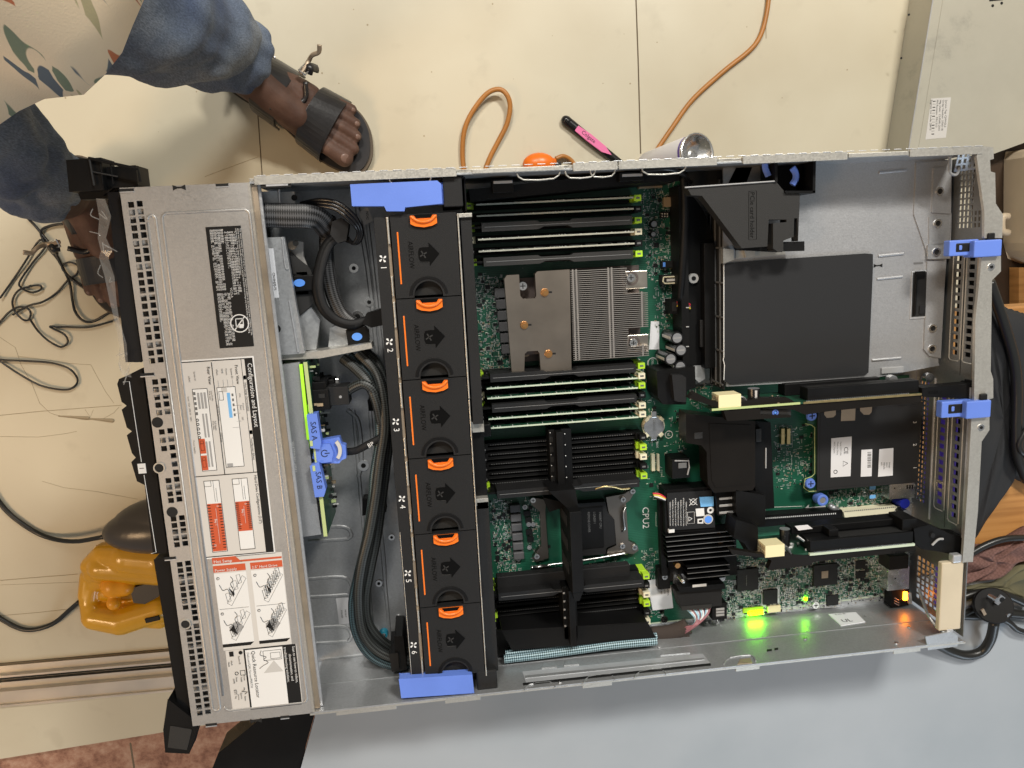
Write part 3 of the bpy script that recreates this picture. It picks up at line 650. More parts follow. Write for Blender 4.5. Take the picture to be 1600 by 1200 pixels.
# resource label
q = Lab((352, 1017), (473, 1100)); w_, h_ = q.w, q.h
q.r(0, 0, 1, 1, 'paper', 0); q.r(.0, .25, 1, .99, 'ink', 1); q.r(.02, .275, .98, .80, 'white', 2)
for i, s_ in enumerate(('Scan to see how-to videos,', 'documentation, and', 'troubleshooting solutions.')): q.t(s_, .03 + (.12 if i == 1 else 0), .94 - i * .06, 3.0, 'white', wmax=h_ * (.94 if i != 1 else .6))
q.t('Quick Resource Locator', .04, .36, 4.2, 'ink', wmax=h_ * .90); q.t('Dell.com/QRL/Server/PER730', .06, .295, 2.6, 'ink_grey', wmax=h_ * .80)
q.fr(.10, .62, .20, .76, 'ink', .3, 3); q.m.tube([(q.x0 + b_ * w_, q.y0 - a_ * h_, 86.45) for a_, b_ in ((.05, .50), (.12, .48), (.16, .56), (.20, .52), (.25, .58), (.30, .50), (.34, .45))], .22, 'ink', 4, res=4)
q.fr(.06, .52, .22, .78, 'ink', .3, 3); q.poly([(.23, .66), (.42, .78), (.42, .50)], 'label_grey', 3)
for i, (s_, v_, u_) in enumerate((('System ID', .17, .10), ('Power', .21, .42), ('Supply', .17, .44), ('Status', .19, .76), ('vFlash', .06, .16), ('Media', .02, .18), ('Reset', .10, .44), ('(NMI)', .06, .46), ('Express', .14, .70), ('Service', .10, .72), ('Tag', .06, .74))): q.t(s_, u_, v_, 1.8, 'ink')
q.t('EST', .64, .055, 3.0, 'ink'); q.r(.02, .05, .10, .11, 'ink', 2); q.fr(.34, .17, .42, .24, 'ink', .35, 2)
q.m.ring((q.x0 + .12 * w_, q.y0 - .38 * h_, 86.25), 1.1, 1.5, .2, 'ink', 14); q.m.cyl((q.x0 + .21 * w_, q.y0 - .05 * h_, 86.2), 1.6, .2, 'ink', 14); q.ln([(.62, .20), (.66, .20), (.68, .16), (.70, .24), (.73, .20)], 'ink', .25)
q.m.build('resource_label', cv, label='label with black heading about how-to videos beside a small drawing of a phone')

# black drive fronts and rack ears
m = MB()
m.pprism([(168, 300), (186, 300), (222, 566), (196, 566)], 10, 78, 'black_gloss')
m.build('optical_bay_front', ch, bev=1)
m = MB()
pts = [(196, 588), (186, 592), (183, 600), (190, 628), (198, 634), (190, 640), (198, 668), (206, 674), (198, 680), (206, 708), (212, 715), (205, 722), (214, 752), (226, 758), (231, 800), (239, 866), (262, 864), (222, 575)]
m.pprism(pts, 10, 80, 'black')
c = P(222, 732, 80); m.box(c[0] - 3, c[1] - 4, 80, c[0] + 3, c[1] + 4, 80.4, 'white'); m.text('1', (c[0] - 1.8, c[1] + 1.5, 80.5), 5, 'ink')
m.tube(Pz([(192, 597), (202, 596), (221, 722)], 80.2), .35, 'white', 4, smooth=False); m.tube(Pz([(225, 742), (244, 863), (236, 865)], 80.2), .35, 'white', 4, smooth=False)
m.build('drive_blank', ch, bev=.6, label='black drive front with notched edge and a white bracket numbered 1')
m = MB(); m.pprism([(240, 874), (265, 871), (306, 1128), (282, 1128)], 10, 80, 'black'); m.build('drive_blank', ch, bev=1)
m = MB()
m.pprism([(103, 250), (158, 246), (162, 296), (108, 300)], 60, 84, 'black'); m.pprism([(120, 297), (184, 292), (186, 310), (126, 312)], 62, 72, 'black'); m.pprism([(150, 262), (212, 258), (216, 290), (178, 294), (160, 306)], 50, 76, 'black')
m.tube(Pz([(138, 247), (216, 264), (219, 284)], 86), 1.2, 'black', 6, smooth=False); m.tube(Pz([(143, 268), (184, 276)], 85), .7, 'holder_grey', 4, smooth=False); m.tube(Pz([(139, 246), (147, 290)], 86), .9, 'holder_grey', 4, smooth=False)
for a in (156, 172): m.tube(Pz([(a, 251), (a + 5, 288)], 85), .6, 'black', 4, smooth=False)
m.build('rack_ear', ch, bev=1)
m = MB(); m.pprism([(262, 1092), (310, 1130), (296, 1178), (258, 1176), (255, 1140)], 66, 84, 'black'); m.pprism([(276, 1080), (300, 1100), (306, 1136), (270, 1120)], 40, 72, 'black'); m.pprism([(266, 1134), (300, 1140), (292, 1172), (262, 1168)], 84, 84.5, 'holder_grey'); m.build('rack_ear', ch, bev=1.4)
# torn clear film along the optical bay
m = MB(); rf = random.Random(3); prev = None; vs = []; 
edge = [(152, 310), (158, 340), (150, 372), (160, 392), (154, 402), (166, 430), (170, 470), (176, 500), (184, 540), (186, 570), (190, 586)]
for a, b in edge:
    vs.append(P(a + rf.uniform(-3, 3), b, 78 + rf.uniform(-3, 5))); vs.append(P(a + 12 + rf.uniform(-3, 5), b + rf.uniform(-4, 4), 79 + rf.uniform(0, 4)))
fs = [(2 * i, 2 * i + 1, 2 * i + 3, 2 * i + 2) for i in range(len(edge) - 1)]
mf = mat('film', (.55, .53, .5), .15, spec=.8); mf.node_tree.nodes['Principled BSDF'].inputs['Alpha'].default_value = .14
m.add(vs, fs, 'film')
for i in range(10):
    a, b = edge[rf.randrange(len(edge))]; c = P(a + rf.uniform(-4, 10), b + rf.uniform(-12, 12), 82)
    m.tube([c, (c[0] + rf.uniform(-5, 5), c[1] + rf.uniform(-7, 7), c[2] + 2), (c[0] + rf.uniform(-8, 6), c[1] + rf.uniform(-10, 10), c[2])], .25, 'film', 4, res=3)
m.build('torn_film', ch, solid=.2)

# silver brackets behind the drive bays
m = MB(); m.pbox(395, 300, 437, 332, 40, 66, 'steel'); m.pbox(437, 300, 462, 322, 34, 58, 'steel_cover'); m.pprism([(400, 372), (444, 370), (476, 552), (424, 556)], 60, 66, 'steel')
m.tube(Pz([(436, 296), (438, 330)], 66.5), .8, 'steel_bright', 6); m.tube(Pz([(441, 372), (446, 416), (451, 420)], 66.4), .8, 'steel_bright', 6); m.tube(Pz([(452, 470), (466, 550)], 66.4), .8, 'steel_bright', 6)
c = P(432, 514, 66); m.cyl((c[0], c[1], 66), 3.4, .3, 'ink', 18)
m.pprism([(449, 375), (474, 378), (474, 400), (482, 420), (455, 392)], 40, 44, 'steel_cover'); m.pprism([(500, 500), (486, 480), (455, 505), (470, 548), (494, 546)], 42, 48, 'steel'); 
m.pprism([(424, 556), (475, 552), (580, 536), (582, 544), (500, 560), (426, 563)], 40, 62, 'steel_edge'); m.pprism([(512, 552), (516, 512), (540, 505), (578, 538), (580, 545)], 20, 40, 'steel')
for a, b in ((462, 380), (460, 309)): c = P(a, b, 58); m.cyl((c[0], c[1], 58), 2.4, .3, 'ink', 14)
c = P(458, 384, 44); m.cyl((c[0], c[1], 44), 3.2, 6, 'tan_edge', 16); 
m.build('cage_bracket', ch, bev=.4)
m = MB(); m.pprism([(453, 394), (483, 418), (490, 432), (458, 428)], 46, 50, 'holder_grey'); m.pprism([(456, 455), (494, 452), (494, 470), (464, 498)], 46, 50, 'holder_grey'); m.pbox(457, 431, 494, 453, 50, 56, 'black'); m.pbox(461, 424, 482, 431, 40, 50, 'dark'); m.pbox(461, 454, 484, 461, 40, 50, 'dark')
bh = m.build('cable_holder', ch, bev=.8)
def dot(px, py, z, rx, ry, par, mt='sky_blue'):
    mm = MB(); c = P(px, py, z); mm.cyl((0, 0, 0), 1, .8, mt, 24); mm.v = [(c[0] + a * rx, c[1] + b * ry, z + k) for a, b, k in mm.v]; return mm.build('touch_point', par, bev=.2)
dot(468, 442, 56, 4.4, 3.0, bh)
m = MB(); m.pprism([(540, 516), (545, 512), (570, 510), (576, 516), (577, 534), (572, 538), (544, 540)], 44, 52, 'black'); bh = m.build('cable_holder', ch, bev=1); dot(558, 526, 52, 4.2, 3.2, bh)
m = MB(); m.pprism([(410, 388), (427, 388), (436, 465), (417, 466)], 66, 66.3, 'paper_cool'); c = P(424, 430, 66.5); m.text('CN-0HJ7J-75', (c[0] + 1, c[1] + 2, 66.5), 2.6, 'ink', wmax=18); m.text('78A-01PH A02', (c[0] - 3, c[1] - 2, 66.5), 2.6, 'ink', wmax=14)
for r_ in range(0): pass
m.build('part_sticker', ch); 
m = MB(); m.pprism([(525, 935), (548, 934), (553, 973), (530, 976)], 1.4, 1.8, 'paper_cool'); c = P(546, 955, 2); 
for k, s_ in enumerate(('CN-0J3', 'MKG0-7', 'X04-A00')): m.text(s_, (c[0] - 1 - k * 3.4, c[1] + 2, 2.0), 2.2, 'ink', wmax=9)
m.build('part_sticker', ch)
m = MB(); m.pprism([(560, 332), (574, 322), (583, 345), (569, 352)], 30, 30.4, 'paper'); c = P(572, 336, 30.5); m.text('N542', (c[0], c[1] + 3, 30.6), 3, 'ink', wmax=8); m.build('part_sticker', ch)

# ------------------------------------------------------------------ drive backplane
bpn = thing('drive_backplane', 'upright drive backplane with lime lit board edge behind the pale bay cover', 'circuit board', P(480, 700, 2))
m = MB()
m.pprism([(428, 572), (468, 566), (482, 690), (502, 835), (466, 840)], 58, 64, 'steel_plate')
for y0, y1 in ((580, 600), (645, 664), (722, 738), (782, 798)):
    a = P(472 + (y0 - 566) * .128, y0, 64.6); b_ = P(468 + (y1 - 566) * .128, y1, 64.6); m.box(a[0] - 2.4, a[1], 64, a[0] + .3, b_[1], 64.5, 'dark')
c = P(455, 690, 64.2); m.text('WLK0720 REV A00A5', (c[0], c[1], 64.3), 3.2, 'white', wmax=26); m.text('A 20 001 17', (c[0] - 7, c[1], 64.3), 2.6, 'label_grey', wmax=16)
m.build('metal_shield', bpn, bev=.4)
m = MB()
a = P(474, 566, 68); b_ = P(506, 838, 68)
m.prism([(a[0], a[1]), (a[0] + 3.0, a[1]), (b_[0] + 3.0, b_[1]), (b_[0], b_[1])], 6, 68, 'pcb_plain'); m.prism([(a[0], a[1]), (a[0] + 3, a[1]), (b_[0] + 3, b_[1]), (b_[0], b_[1])], 68, 68.6, 'pcb_edge')
a = P(467, 570, 68); m.box(a[0], a[1] - 62, 64, a[0] + 2.4, a[1], 66.5, 'lit_edge'); m.box(a[0] + 2.6, a[1] - 70, 40, a[0] + 4, a[1] - 34, 62, 'lit_edge')
m.build('board', bpn)
rr_ = random.Random(5)
m = MB()
for i in range(120):
    x = a[0] + 7 + rr_.random() * 10; y = a[1] - rr_.random() * 135; z = rr_.uniform(8, 62); s_ = rr_.uniform(.8, 3)
    m.box(x - 5, y, z, x - 5 + rr_.uniform(.8, 5), y + s_, z + s_, rr_.choice(['chip', 'solder', 'smd_tan', 'black', 'white', 'pcb_edge']))
m.build('small_components', bpn)['kind'] = 'stuff'
m = MB(); m.pbox(485, 598, 510, 608, 20, 58, 'black'); m.pbox(487, 610, 516, 640, 30, 62, 'black'); m.pbox(508, 606, 546, 632, 36, 58, 'black_rough'); m.pbox(497, 616, 508, 622, 50, 62.6, 'dark'); c = P(532, 620, 58); m.cyl((c[0], c[1], 58), 1.2, .5, 'steel', 10)
m.build('power_connector', bpn, bev=1)
m = MB(); m.pbox(506, 594, 522, 602, 20, 40, 'black'); m.pbox(523, 592, 530, 606, 20, 36, 'silver'); m.build('capacitor', bpn, bev=.6)
def sas(pts, s_, tpos):
    mm = MB(); mm.pprism(pts, 62, 72, 'blue'); c = P(*tpos, 72); mm.text(s_, (c[0], c[1], 72.15), 6.2, 'ink', wmax=21)
    o = mm.build('pull_tab', bpn, bev=.8, label='blue tab lettered ' + s_); return o
o1 = sas([(479, 648), (495, 646), (502, 692), (500, 702), (485, 700)], 'SAS A', (485, 659)); mm = MB(); mm.pbox(484, 689, 489, 697, 72, 72.6, 'pcb_edge'); mm.build('window', o1)
o2 = sas([(484, 728), (498, 722), (509, 765), (506, 776), (492, 777)], 'SAS B', (493, 737)); mm = MB(); mm.pbox(488, 728, 493, 736, 72, 72.6, 'pcb_edge'); mm.build('window', o2)
mm = MB(); mm.pprism([(502, 688), (530, 683), (534, 694), (540, 696), (541, 716), (534, 719), (530, 724), (498, 724), (488, 716), (490, 704)], 56, 64, 'blue'); c = P(508, 707, 66)
mm.prism([(c[0] - 7, c[1] - 6), (c[0] - 3, c[1] - 8), (c[0] + 5, c[1] - 7.5), (c[0] + 7, c[1]), (c[0] + 5, c[1] + 7.5), (c[0] - 3, c[1] + 8), (c[0] - 7, c[1] + 6)], 64, 68.9, 'blue'); mm.ring((c[0], c[1], 69), 2.4, 3.0, .25, 'ink', 20, .6, 5.7); mm.box(c[0], c[1] - .3, 69, c[0] + 4, c[1] + .3, 69.3, 'ink')
kn = mm.build('release_knob', bpn, bev=.8); mm = MB(); c2 = P(512, 706, 70); mm.ring((c2[0] - 1.5, c2[1], 64), 9.5, 12.5, 3.0, 'label_grey', 16, -.7, .7); mm.build('grip_ring', kn, bev=.3)

# ------------------------------------------------------------------ fan cage and fans
fc = thing('fan_cage', 'long black fan tray with blue end latches spanning the case between drives and memory', 'fan tray', (218, 211, 1.2))
m = MB(); m.box(180.5, 14, 2, 189.5, 404, 79, 'fan_black'); m.box(244.5, 258, 2, 245.6, 404, 81, 'steel_edge'); m.box(244.5, 14, 2, 245.4, 257, 80.5, 'steel_edge')
m.box(247, 236, 2, 255.5, 401, 79, 'fan_black'); m.box(246, 14, 2, 256, 168, 74, 'fan_black'); m.box(246.5, 170, 2, 256, 228, 66, 'black')
m.box(245.6, 228, 40, 256, 237, 74, 'steel_edge'); m.box(245.6, 162, 40, 256, 171, 74, 'steel_edge'); m.box(189.5, 14, 76.6, 192, 404, 77, 'tan_edge'); m.box(245.6, 401, 78, 256, 404, 82, 'steel_edge')
for k in range(6):
    yt = 405.6 - 64.75 * k
    m.box(190.3, yt - 22, 77, 191.6, yt - 2, 80.4, 'steel_edge'); m.box(190.3, yt - 62, 77, 191.4, yt - 47, 80.4, 'steel_edge')
    m.box(245.4, yt - 60, 78, 246.1, yt - 45, 80.9, 'black')
m.box(181, 14, 79, 181.5, 150, 79.6, 'steel_edge')
m.build('tray_frame', fc, bev=.5)
for k in range(6):
    m = MB(); c = (185, 405.6 - 64.75 * k - 33)
    for j in range(4):
        a = math.pi / 4 + j * math.pi / 2
        pts = [(c[0] + 3.2 * t * math.cos(a + s_), c[1] + 3.2 * t * math.sin(a + s_)) for t, s_ in ((.12, 0), (.5, -.55), (.85, -.5), (1.05, -.15), (.9, .12), (.5, .1))]
        m.prism(pts, 79.1, 79.35, 'white')
    m.text(str(k + 1), (c[0] - 2, c[1] - 5.2, 79.3), 6.5, 'white'); m.build('fan_number', fc)
m = MB(); m.pprism([(547, 288), (683, 282), (689, 287), (691, 318), (633, 324), (632, 330), (604, 330), (600, 322), (550, 322)], 76, 85, 'blue'); m.box(P(682, 300, 85)[0], P(682, 319, 85)[1], 70, P(692, 300, 85)[0] + 2, P(682, 284, 85)[1], 80, 'blue'); m.build('release_latch', fc, bev=1.2)
m = MB(); m.pprism([(623, 1061), (738, 1054), (741, 1083), (627, 1091)], 76, 85, 'blue'); m.build('release_latch', fc, bev=1.2)
m = MB(); m.pbox(691, 277, 724, 322, 30, 82, 'fan_black'); m.pbox(724, 276, 730, 330, 20, 78, 'black'); m.build('tray_end', fc, bev=1.2)
m = MB(); m.pbox(744, 1050, 778, 1080, 20, 80, 'fan_black'); m.build('tray_end', fc, bev=1.2)
fan = thing('fan_module', 'black fan module marked one, end of the row beside the far blue latch', 'fan', (218, 373, 1.2), 'row of six black fan modules with orange grips')
yt = 405.3; yb = yt - 64.0
m = MB(); m.box(193, yb + 1, 4, 243.5, yt - 1, 74, 'dark')
arc = [(218.5 + 11.2 * math.cos(t), yb + 1.2 + 11.2 * math.sin(t)) for t in np.linspace(0, math.pi, 19)]
m.prism([(193, yt), (193, yb)] + [(207.3, yb)] + arc[::-1] + [(229.7, yb)] + [(243.7, yb), (243.7, yt)], 74.5, 80, 'fan_black')
m.ring((218.5, yb + 1.2, 79.6), 12.6, 15.2, .8, 'black', 24, .05, math.pi - .05)
m.box(197.2, yt - 53, 79.9, 198.4, yt - 13, 80.4, 'orange')
m.build('housing', fan, bev=.5)
m = MB(); ax, ay = 219, yt - 31
m.prism([(213.5, ay - 5), (212.6, ay - 2.5), (212.6, ay + 2.5), (213.5, ay + 5), (216, ay + 5.5), (221, ay + 5.5), (221, ay + 9), (229, ay), (221, ay - 9), (221, ay - 5.5), (216, ay - 5.5)], 80, 80.25, 'deboss')
for j in range(4): m.obox((216.5 + 1.8 * math.cos(j * 1.571 + .5), ay + 1.8 * math.sin(j * 1.571 + .5), 80.35), (2.6, 1.0, .2), j * 1.571 + .5, 'holder_grey')
m.tube([(213.4, ay - 5.8, 80.2), (220, ay - 6, 80.2)], .22, 'holder_grey', 4)
m.text('AIRFLOW', (205.2, yt - 20.5, 80.15), 5.6, 'deboss', wmax=21)
m.build('airflow_mark', fan)
m = MB(); gy = yt - .8
def arcp(r, dy, a0=.95): return [(218.5 + r * math.cos(t), gy + dy + r * math.sin(t)) for t in np.linspace(-math.pi / 2 - a0, -math.pi / 2 + a0, 13)]
m.prism([(208.3, gy - .5), (208.3, gy - 6.8)] + [(x, y) for x, y in [(212, gy - 8.6), (218.5, gy - 9.6), (225, gy - 8.6)]] + [(228.7, gy - 6.8), (228.7, gy - .5)], 79, 82.5, 'orange')
m.tube([(209, gy - 1.0, 83)] + [(218.5 + 10.5 * math.cos(t), gy + 3.5 - 9.0 * abs(math.sin(t)), 83.4) for t in np.linspace(-math.pi + .75, -.75, 7)] + [(228, gy - 1, 83)], 1.2, 'orange', 8)
m.prism([(211, gy + .2), (226, gy + .2), (224, gy - 2.6), (213, gy - 2.6)], 82.5, 82.9, 'deboss')
m.build('grip', fan, bev=.5)
for k, s_ in enumerate(('marked two, beside the angular black plug', 'marked three, beside the backplane power plug', 'marked four, level with the blue SAS tabs', 'marked five, between the fourth and the last fan', 'marked six, end of the row beside the near blue latch')): copy_tree(fan, (0, -64.75 * (k + 1), 0), 'black fan module ' + s_)

# ------------------------------------------------------------------ motherboard
mb = thing('motherboard', 'green server motherboard covering the case floor behind the fans', 'circuit board', (470, 217, 2))
BZ = 6.0
m = MB(); m.prism([(256, 6), (256, 428), (455, 428), (455, 240), (600, 236), (672, 236), (672, 14), (560, 10), (455, 8)], 4.4, BZ, 'pcb'); m.prism([(256, 5), (256, 6), (560, 8.6), (671, 13), (671, 12), (560, 7.6)], 5, 6.3, 'pcb_pale')
c = P(1008, 795, BZ); m.text('CPU2', (c[0] - 2.6, c[1] + 2, BZ + .12), 9.0, 'white', wmax=26)
c = P(1066, 412, BZ); m.text('MB', (c[0], c[1], BZ + .12), 6, 'white')
for s_, a, b, sz, wm in (('www.dell.com', 1011, 563, 3, 22), ('COPYRIGHT 2014', 1003, 566, 3, 24), ('ALL RIGHTS RESERVED A5I', 997, 560, 3, 45), ('BR_13G', 1035, 470, 4, 20), ('BIOS', 1025, 690, 3, 8)):
    c = P(a, b, BZ); m.text(s_, (c[0], c[1], BZ + .12), sz, 'white', wmax=wm)
c = P(1020, 567, BZ); m.ring((c[0], c[1], BZ), 4.4, 5, .2, 'white', 24); m.text('DELL', (c[0] - 1.2, c[1] + 3.4, BZ + .15), 2.8, 'white', wmax=6.8)
c = P(1045, 679, BZ); m.ring((c[0], c[1], BZ), 3.2, 3.8, .2, 'white', 20); m.text('eI', (c[0] - 1.4, c[1] + 1.6, BZ + .15), 4, 'white')
c = P(1196, 803, BZ); d_ = P(1253, 797, BZ); m.tube([P(1196, 793, BZ), P(1253, 791, BZ), P(1253, 801, BZ), P(1196, 806, BZ), P(1196, 793, BZ)], .3, 'label_grey', 4, smooth=False); c = P(1216, 802, BZ); m.text('4 IN 1', (c[0], c[1] - 1.6, BZ + .15), 3.4, 'white', u=(1, 0, 0), v=(0, 1, 0))
m.pprism([(1255, 797), (1264, 788), (1264, 793), (1290, 790), (1290, 797), (1265, 799), (1265, 805)], BZ, BZ + .15, 'white')
m.tube([P(1025, 800, BZ), P(1025, 822, BZ), P(1040, 822, BZ)], .2, 'white', 4, smooth=False)
pc = m.build('board', mb)
# scattered surface parts: far too many to count
rs = random.Random(11)
def scatter(m, quad, n, dark=.35, big=1.0, z=BZ):
    for i in range(n):
        u, v = rs.random(), rs.random()
        px = (quad[0][0] * (1 - u) + quad[1][0] * u) * (1 - v) + (quad[3][0] * (1 - u) + quad[2][0] * u) * v
        py = (quad[0][1] * (1 - u) + quad[1][1] * u) * (1 - v) + (quad[3][1] * (1 - u) + quad[2][1] * u) * v
        c = P(px, py, z); k = rs.random()
        c = (round(c[0] / 1.1) * 1.1, round(c[1] / 1.1) * 1.1)
        if k < .50:
            lx, ly = (1.5, .75) if rs.random() < .5 else (.75, 1.5); lx *= big; ly *= big
            body = rs.choice(['pcb_pale', 'smd_tan', 'chip', 'solder', 'can_top']); h_ = .6
            m.box(c[0] - lx / 2, c[1] - ly / 2, z, c[0] + lx / 2, c[1] + ly / 2, z + h_, body)
            if lx > ly:
                m.box(c[0] - lx / 2 - .3, c[1] - ly / 2, z, c[0] - lx / 2, c[1] + ly / 2, z + h_ + .05, 'solder'); m.box(c[0] + lx / 2, c[1] - ly / 2, z, c[0] + lx / 2 + .3, c[1] + ly / 2, z + h_ + .05, 'solder')
            else:
                m.box(c[0] - lx / 2, c[1] - ly / 2 - .3, z, c[0] + lx / 2, c[1] - ly / 2, z + h_ + .05, 'solder'); m.box(c[0] - lx / 2, c[1] + ly / 2, z, c[0] + lx / 2, c[1] + ly / 2 + .3, z + h_ + .05, 'solder')
        elif k < .76:
            lx = rs.uniform(1, 4); t = .25
            if rs.random() < .5: m.box(c[0], c[1], z, c[0] + lx, c[1] + t, z + .12, 'white')
            else: m.box(c[0], c[1], z, c[0] + t, c[1] + lx, z + .12, 'white')
        elif k < .80:
            s_ = rs.uniform(2, 4.5) * big; m.box(c[0], c[1], z, c[0] + s_, c[1] + s_ * rs.uniform(.6, 1), z + 1.1, 'chip')
            for q in range(4): m.box(c[0] + (q + .3) * s_ / 4, c[1] - .5, z, c[0] + (q + .6) * s_ / 4, c[1], z + .3, 'silver')
        elif k < .92: m.cyl((c[0], c[1], z), .45, .15, 'solder', 6)
        else:
            m.box(c[0], c[1], z, c[0] + 3, c[1] + .2, z + .12, 'white'); m.box(c[0], c[1] + 1.8, z, c[0] + 3, c[1] + 2, z + .12, 'white'); m.box(c[0], c[1], z, c[0] + .2, c[1] + 2, z + .12, 'white')
sm = MB()
scatter(sm, [(738, 430), (792, 430), (800, 590), (752, 590)], 700)
scatter(sm, [(765, 780), (800, 780), (812, 905), (776, 905)], 420); scatter(sm, [(820, 780), (848, 780), (856, 880), (830, 880)], 140)
scatter(sm, [(1000, 285), (1062, 280), (1066, 440), (1012, 440)], 620); scatter(sm, [(1020, 440), (1066, 440), (1068, 520), (1024, 520)], 170)
scatter(sm, [(1002, 860), (1038, 860), (1045, 960), (1010, 970)], 200); scatter(sm, [(1140, 880), (1390, 872), (1395, 935), (1130, 968)], 2700)
scatter(sm, [(1150, 860), (1200, 880), (1200, 935), (1150, 930)], 300); scatter(sm, [(1210, 665), (1275, 665), (1275, 760), (1208, 765)], 240); scatter(sm, [(1290, 768), (1440, 755), (1440, 790), (1295, 800)], 480)
scatter(sm, [(1075, 600), (1115, 596), (1115, 650), (1078, 650)], 80); scatter(sm, [(1030, 640), (1072, 640), (1070, 715), (1030, 715)], 60); scatter(sm, [(995, 590), (1020, 590), (1040, 780), (1012, 780)], 110)
scatter(sm, [(1060, 900), (1150, 890), (1160, 970), (1100, 975)], 300); scatter(sm, [(1240, 835), (1270, 835), (1270, 800), (1240, 800)], 40)
scatter(sm, [(1210, 868), (1430, 856), (1430, 880), (1205, 890)], 320)
scatter(sm, [(850, 885), (1000, 872), (1000, 892), (850, 905)], 90)
sm.build('small_components', mb)['kind'] = 'stuff'

# memory slots
SLOT_H = 18
def slot(y, left='ink', right='ink', x0=258, x1=401, h=SLOT_H):
    m = MB(); m.box(x0 + 3, y - 3.1, BZ, x1 - 3, y - .9, h, 'black'); m.box(x0 + 3, y + .9, BZ, x1 - 3, y + 3.1, h, 'black'); m.box(x0 + 3, y - .9, BZ, x1 - 3, y + .9, h - 5, 'dark')
    m.box(x0 + 3, y - 3.0, h, x1 - 3, y - 2.7, h + .25, 'holder_grey')
    for k in range(0, 60): m.box(x0 + 6 + k * 2.2, y + 1.0, h, x0 + 7.0 + k * 2.2, y + 1.7, h + .2, 'ink_grey')
    m.box(x0 + 62, y - 1, h - 5, x0 + 65, y + 1, h, 'black')
    s_ = m.build('memory_slot', mb)
    for xx_, mt, sg in ((x0, left, -1), (x1, right, 1)):
        if mt is None: continue
        l = MB(); l.box(xx_ - 3.4, y - 3.0, BZ, xx_ + 3.4, y + 3.0, h + 3, 'black' if mt == 'ink' else mt); l.box(xx_ - 2.8 + sg * 1.0, y - 2.6, h + 3, xx_ + 2.8 + sg * 1.6, y + 2.6, h + 11, 'black' if mt == 'ink' else mt); l.box(xx_ - 1.2 + sg, y - .8, h + 11, xx_ + 2 + sg, y + .8, h + 11.2, 'ink_grey')
        l.build('latch', s_, bev=.5)
B1 = [412.5, 403.2, 393.8, 384.0, 374.2, 365.2]; B2 = [266.5, 257.3, 248.6, 239.8, 230.3, 222.2]
for y, a, b_ in zip(B1, ('lime', 'ink', 'lime', 'cream', 'ink', 'lime'), ('lime', 'ink', 'lime', 'cream', 'ink', 'lime')): slot(y, a, b_)
for y, a, b_ in zip(B2, ('lime', 'ink', 'cream', 'lime', 'ink', 'ink'), ('lime', 'cream', 'lime', 'ink', 'cream', 'cream')): slot(y, a, b_)
y3 = [P(1000, q, 26)[1] for q in (683, 698, 713, 728, 743)]; B3 = [y3[0] + (y3[4] - y3[0]) * i / 4 for i in range(5)]
for y, b_, a in zip(B3, ('ink', 'lime', 'cream', 'ink', 'lime'), ('ink', 'ink', 'ink', 'ink', 'lime')): slot(y, a, b_)
y4 = [P(1008, q, 26)[1] for q in (899, 970)]; B4 = [y4[0] + (y4[1] - y4[0]) * i / 5 for i in range(6)]
for y, b_, a in zip(B4, ('lime', 'ink', 'cream', 'lime', 'ink', 'cream'), ('lime', 'ink', 'ink', 'lime', 'ink', 'ink')): slot(y, a, b_)
# memory modules
pat = mat('dimm_edge', (0.36, 0.36, 0.30), .5, var=.1, vscale=200)
def module(y, tone, label):
    t = thing('memory_module', label, 'memory module', (329, y, 8), 'green memory modules standing in their slots')
    m = MB(); m.box(262.5, y - .65, 8, 396, y + .65, 38, 'pcb_plain'); m.box(262.5, y - .66, 38, 396, y + .66, 38.3, tone)
    r_ = random.Random(int(y * 10))
    for k in range(9): m.box(270 + k * 13.3, y + .65, 33, 270.5 + k * 13.3, y + .85, 38.1, 'white')
    for k in range(5): m.box(326 + k * 2.4 + r_.random(), y + .65, 35, 326.8 + k * 2.4, y + 1.1, 38.4, 'solder')
    for xx_ in (266, 272, 388, 391): m.box(xx_, y + .65, 35.5, xx_ + .9, y + 1.0, 37.4, 'white')
    m.build('board', t)
    for k in range(9):
        m = MB(); m.box(268 + k * 14 + (3 if k > 4 else 0), y + .65, 14, 277 + k * 14 + (3 if k > 4 else 0), y + 1.7, 30, 'chip'); m.build('memory_chip', t)
    return t
nm = {0: 'memory module nearest the long black side strip, above the finned heatsink', 1: 'memory module second from the long black side strip', 3: 'pale edged memory module just below the upper grey blank, by white latches', 4: 'pale edged memory module just above the blank that touches the heatsink end'}
for i in (0, 1, 3, 4): module(B1[i], 'dimm_edge', nm[i])
nm = {1: 'green memory module directly under the heatsink plate and its black blank', 2: 'green memory module second below the heatsink plate', 4: 'green memory module just below the lone blank under the heatsink', 5: 'green memory module next to the ribbed black empty slots'}
for i in (1, 2, 4, 5): module(B2[i], 'pcb_pale', nm[i])
def blank(y, label, tone='holder_grey', x0=266, x1=394, up=0):
    t = thing('memory_slot_blank', label, 'slot blank', ((x0 + x1) / 2, y, 8), 'dark grey plastic blanks filling empty memory slots')
    m = MB(); L = x1 - x0; w_ = 3.6
    pl = [(x0, y - w_), (x0 + L * .37, y - w_), (x0 + L * .41, y - w_ + 2), (x0 + L * .57, y - w_ + 2), (x0 + L * .60, y - w_), (x1, y - w_), (x1, y + w_), (x0 + L * .60, y + w_), (x0 + L * .58, y + w_ - 1.5), (x0 + L * .38, y + w_ - 1.5), (x0 + L * .36, y + w_), (x0, y + w_)]
    m.prism(pl, 22, 40 + up, tone); m.box(x0 - 8, y - .8, 12, x1 + 2, y + .8, 38, 'black'); m.box(x0 + 2, y - .3, 40 + up, x1 - 2, y + .3, 40.35 + up, 'ink_grey')
    m.build('blank_body', t, bev=.6); return t
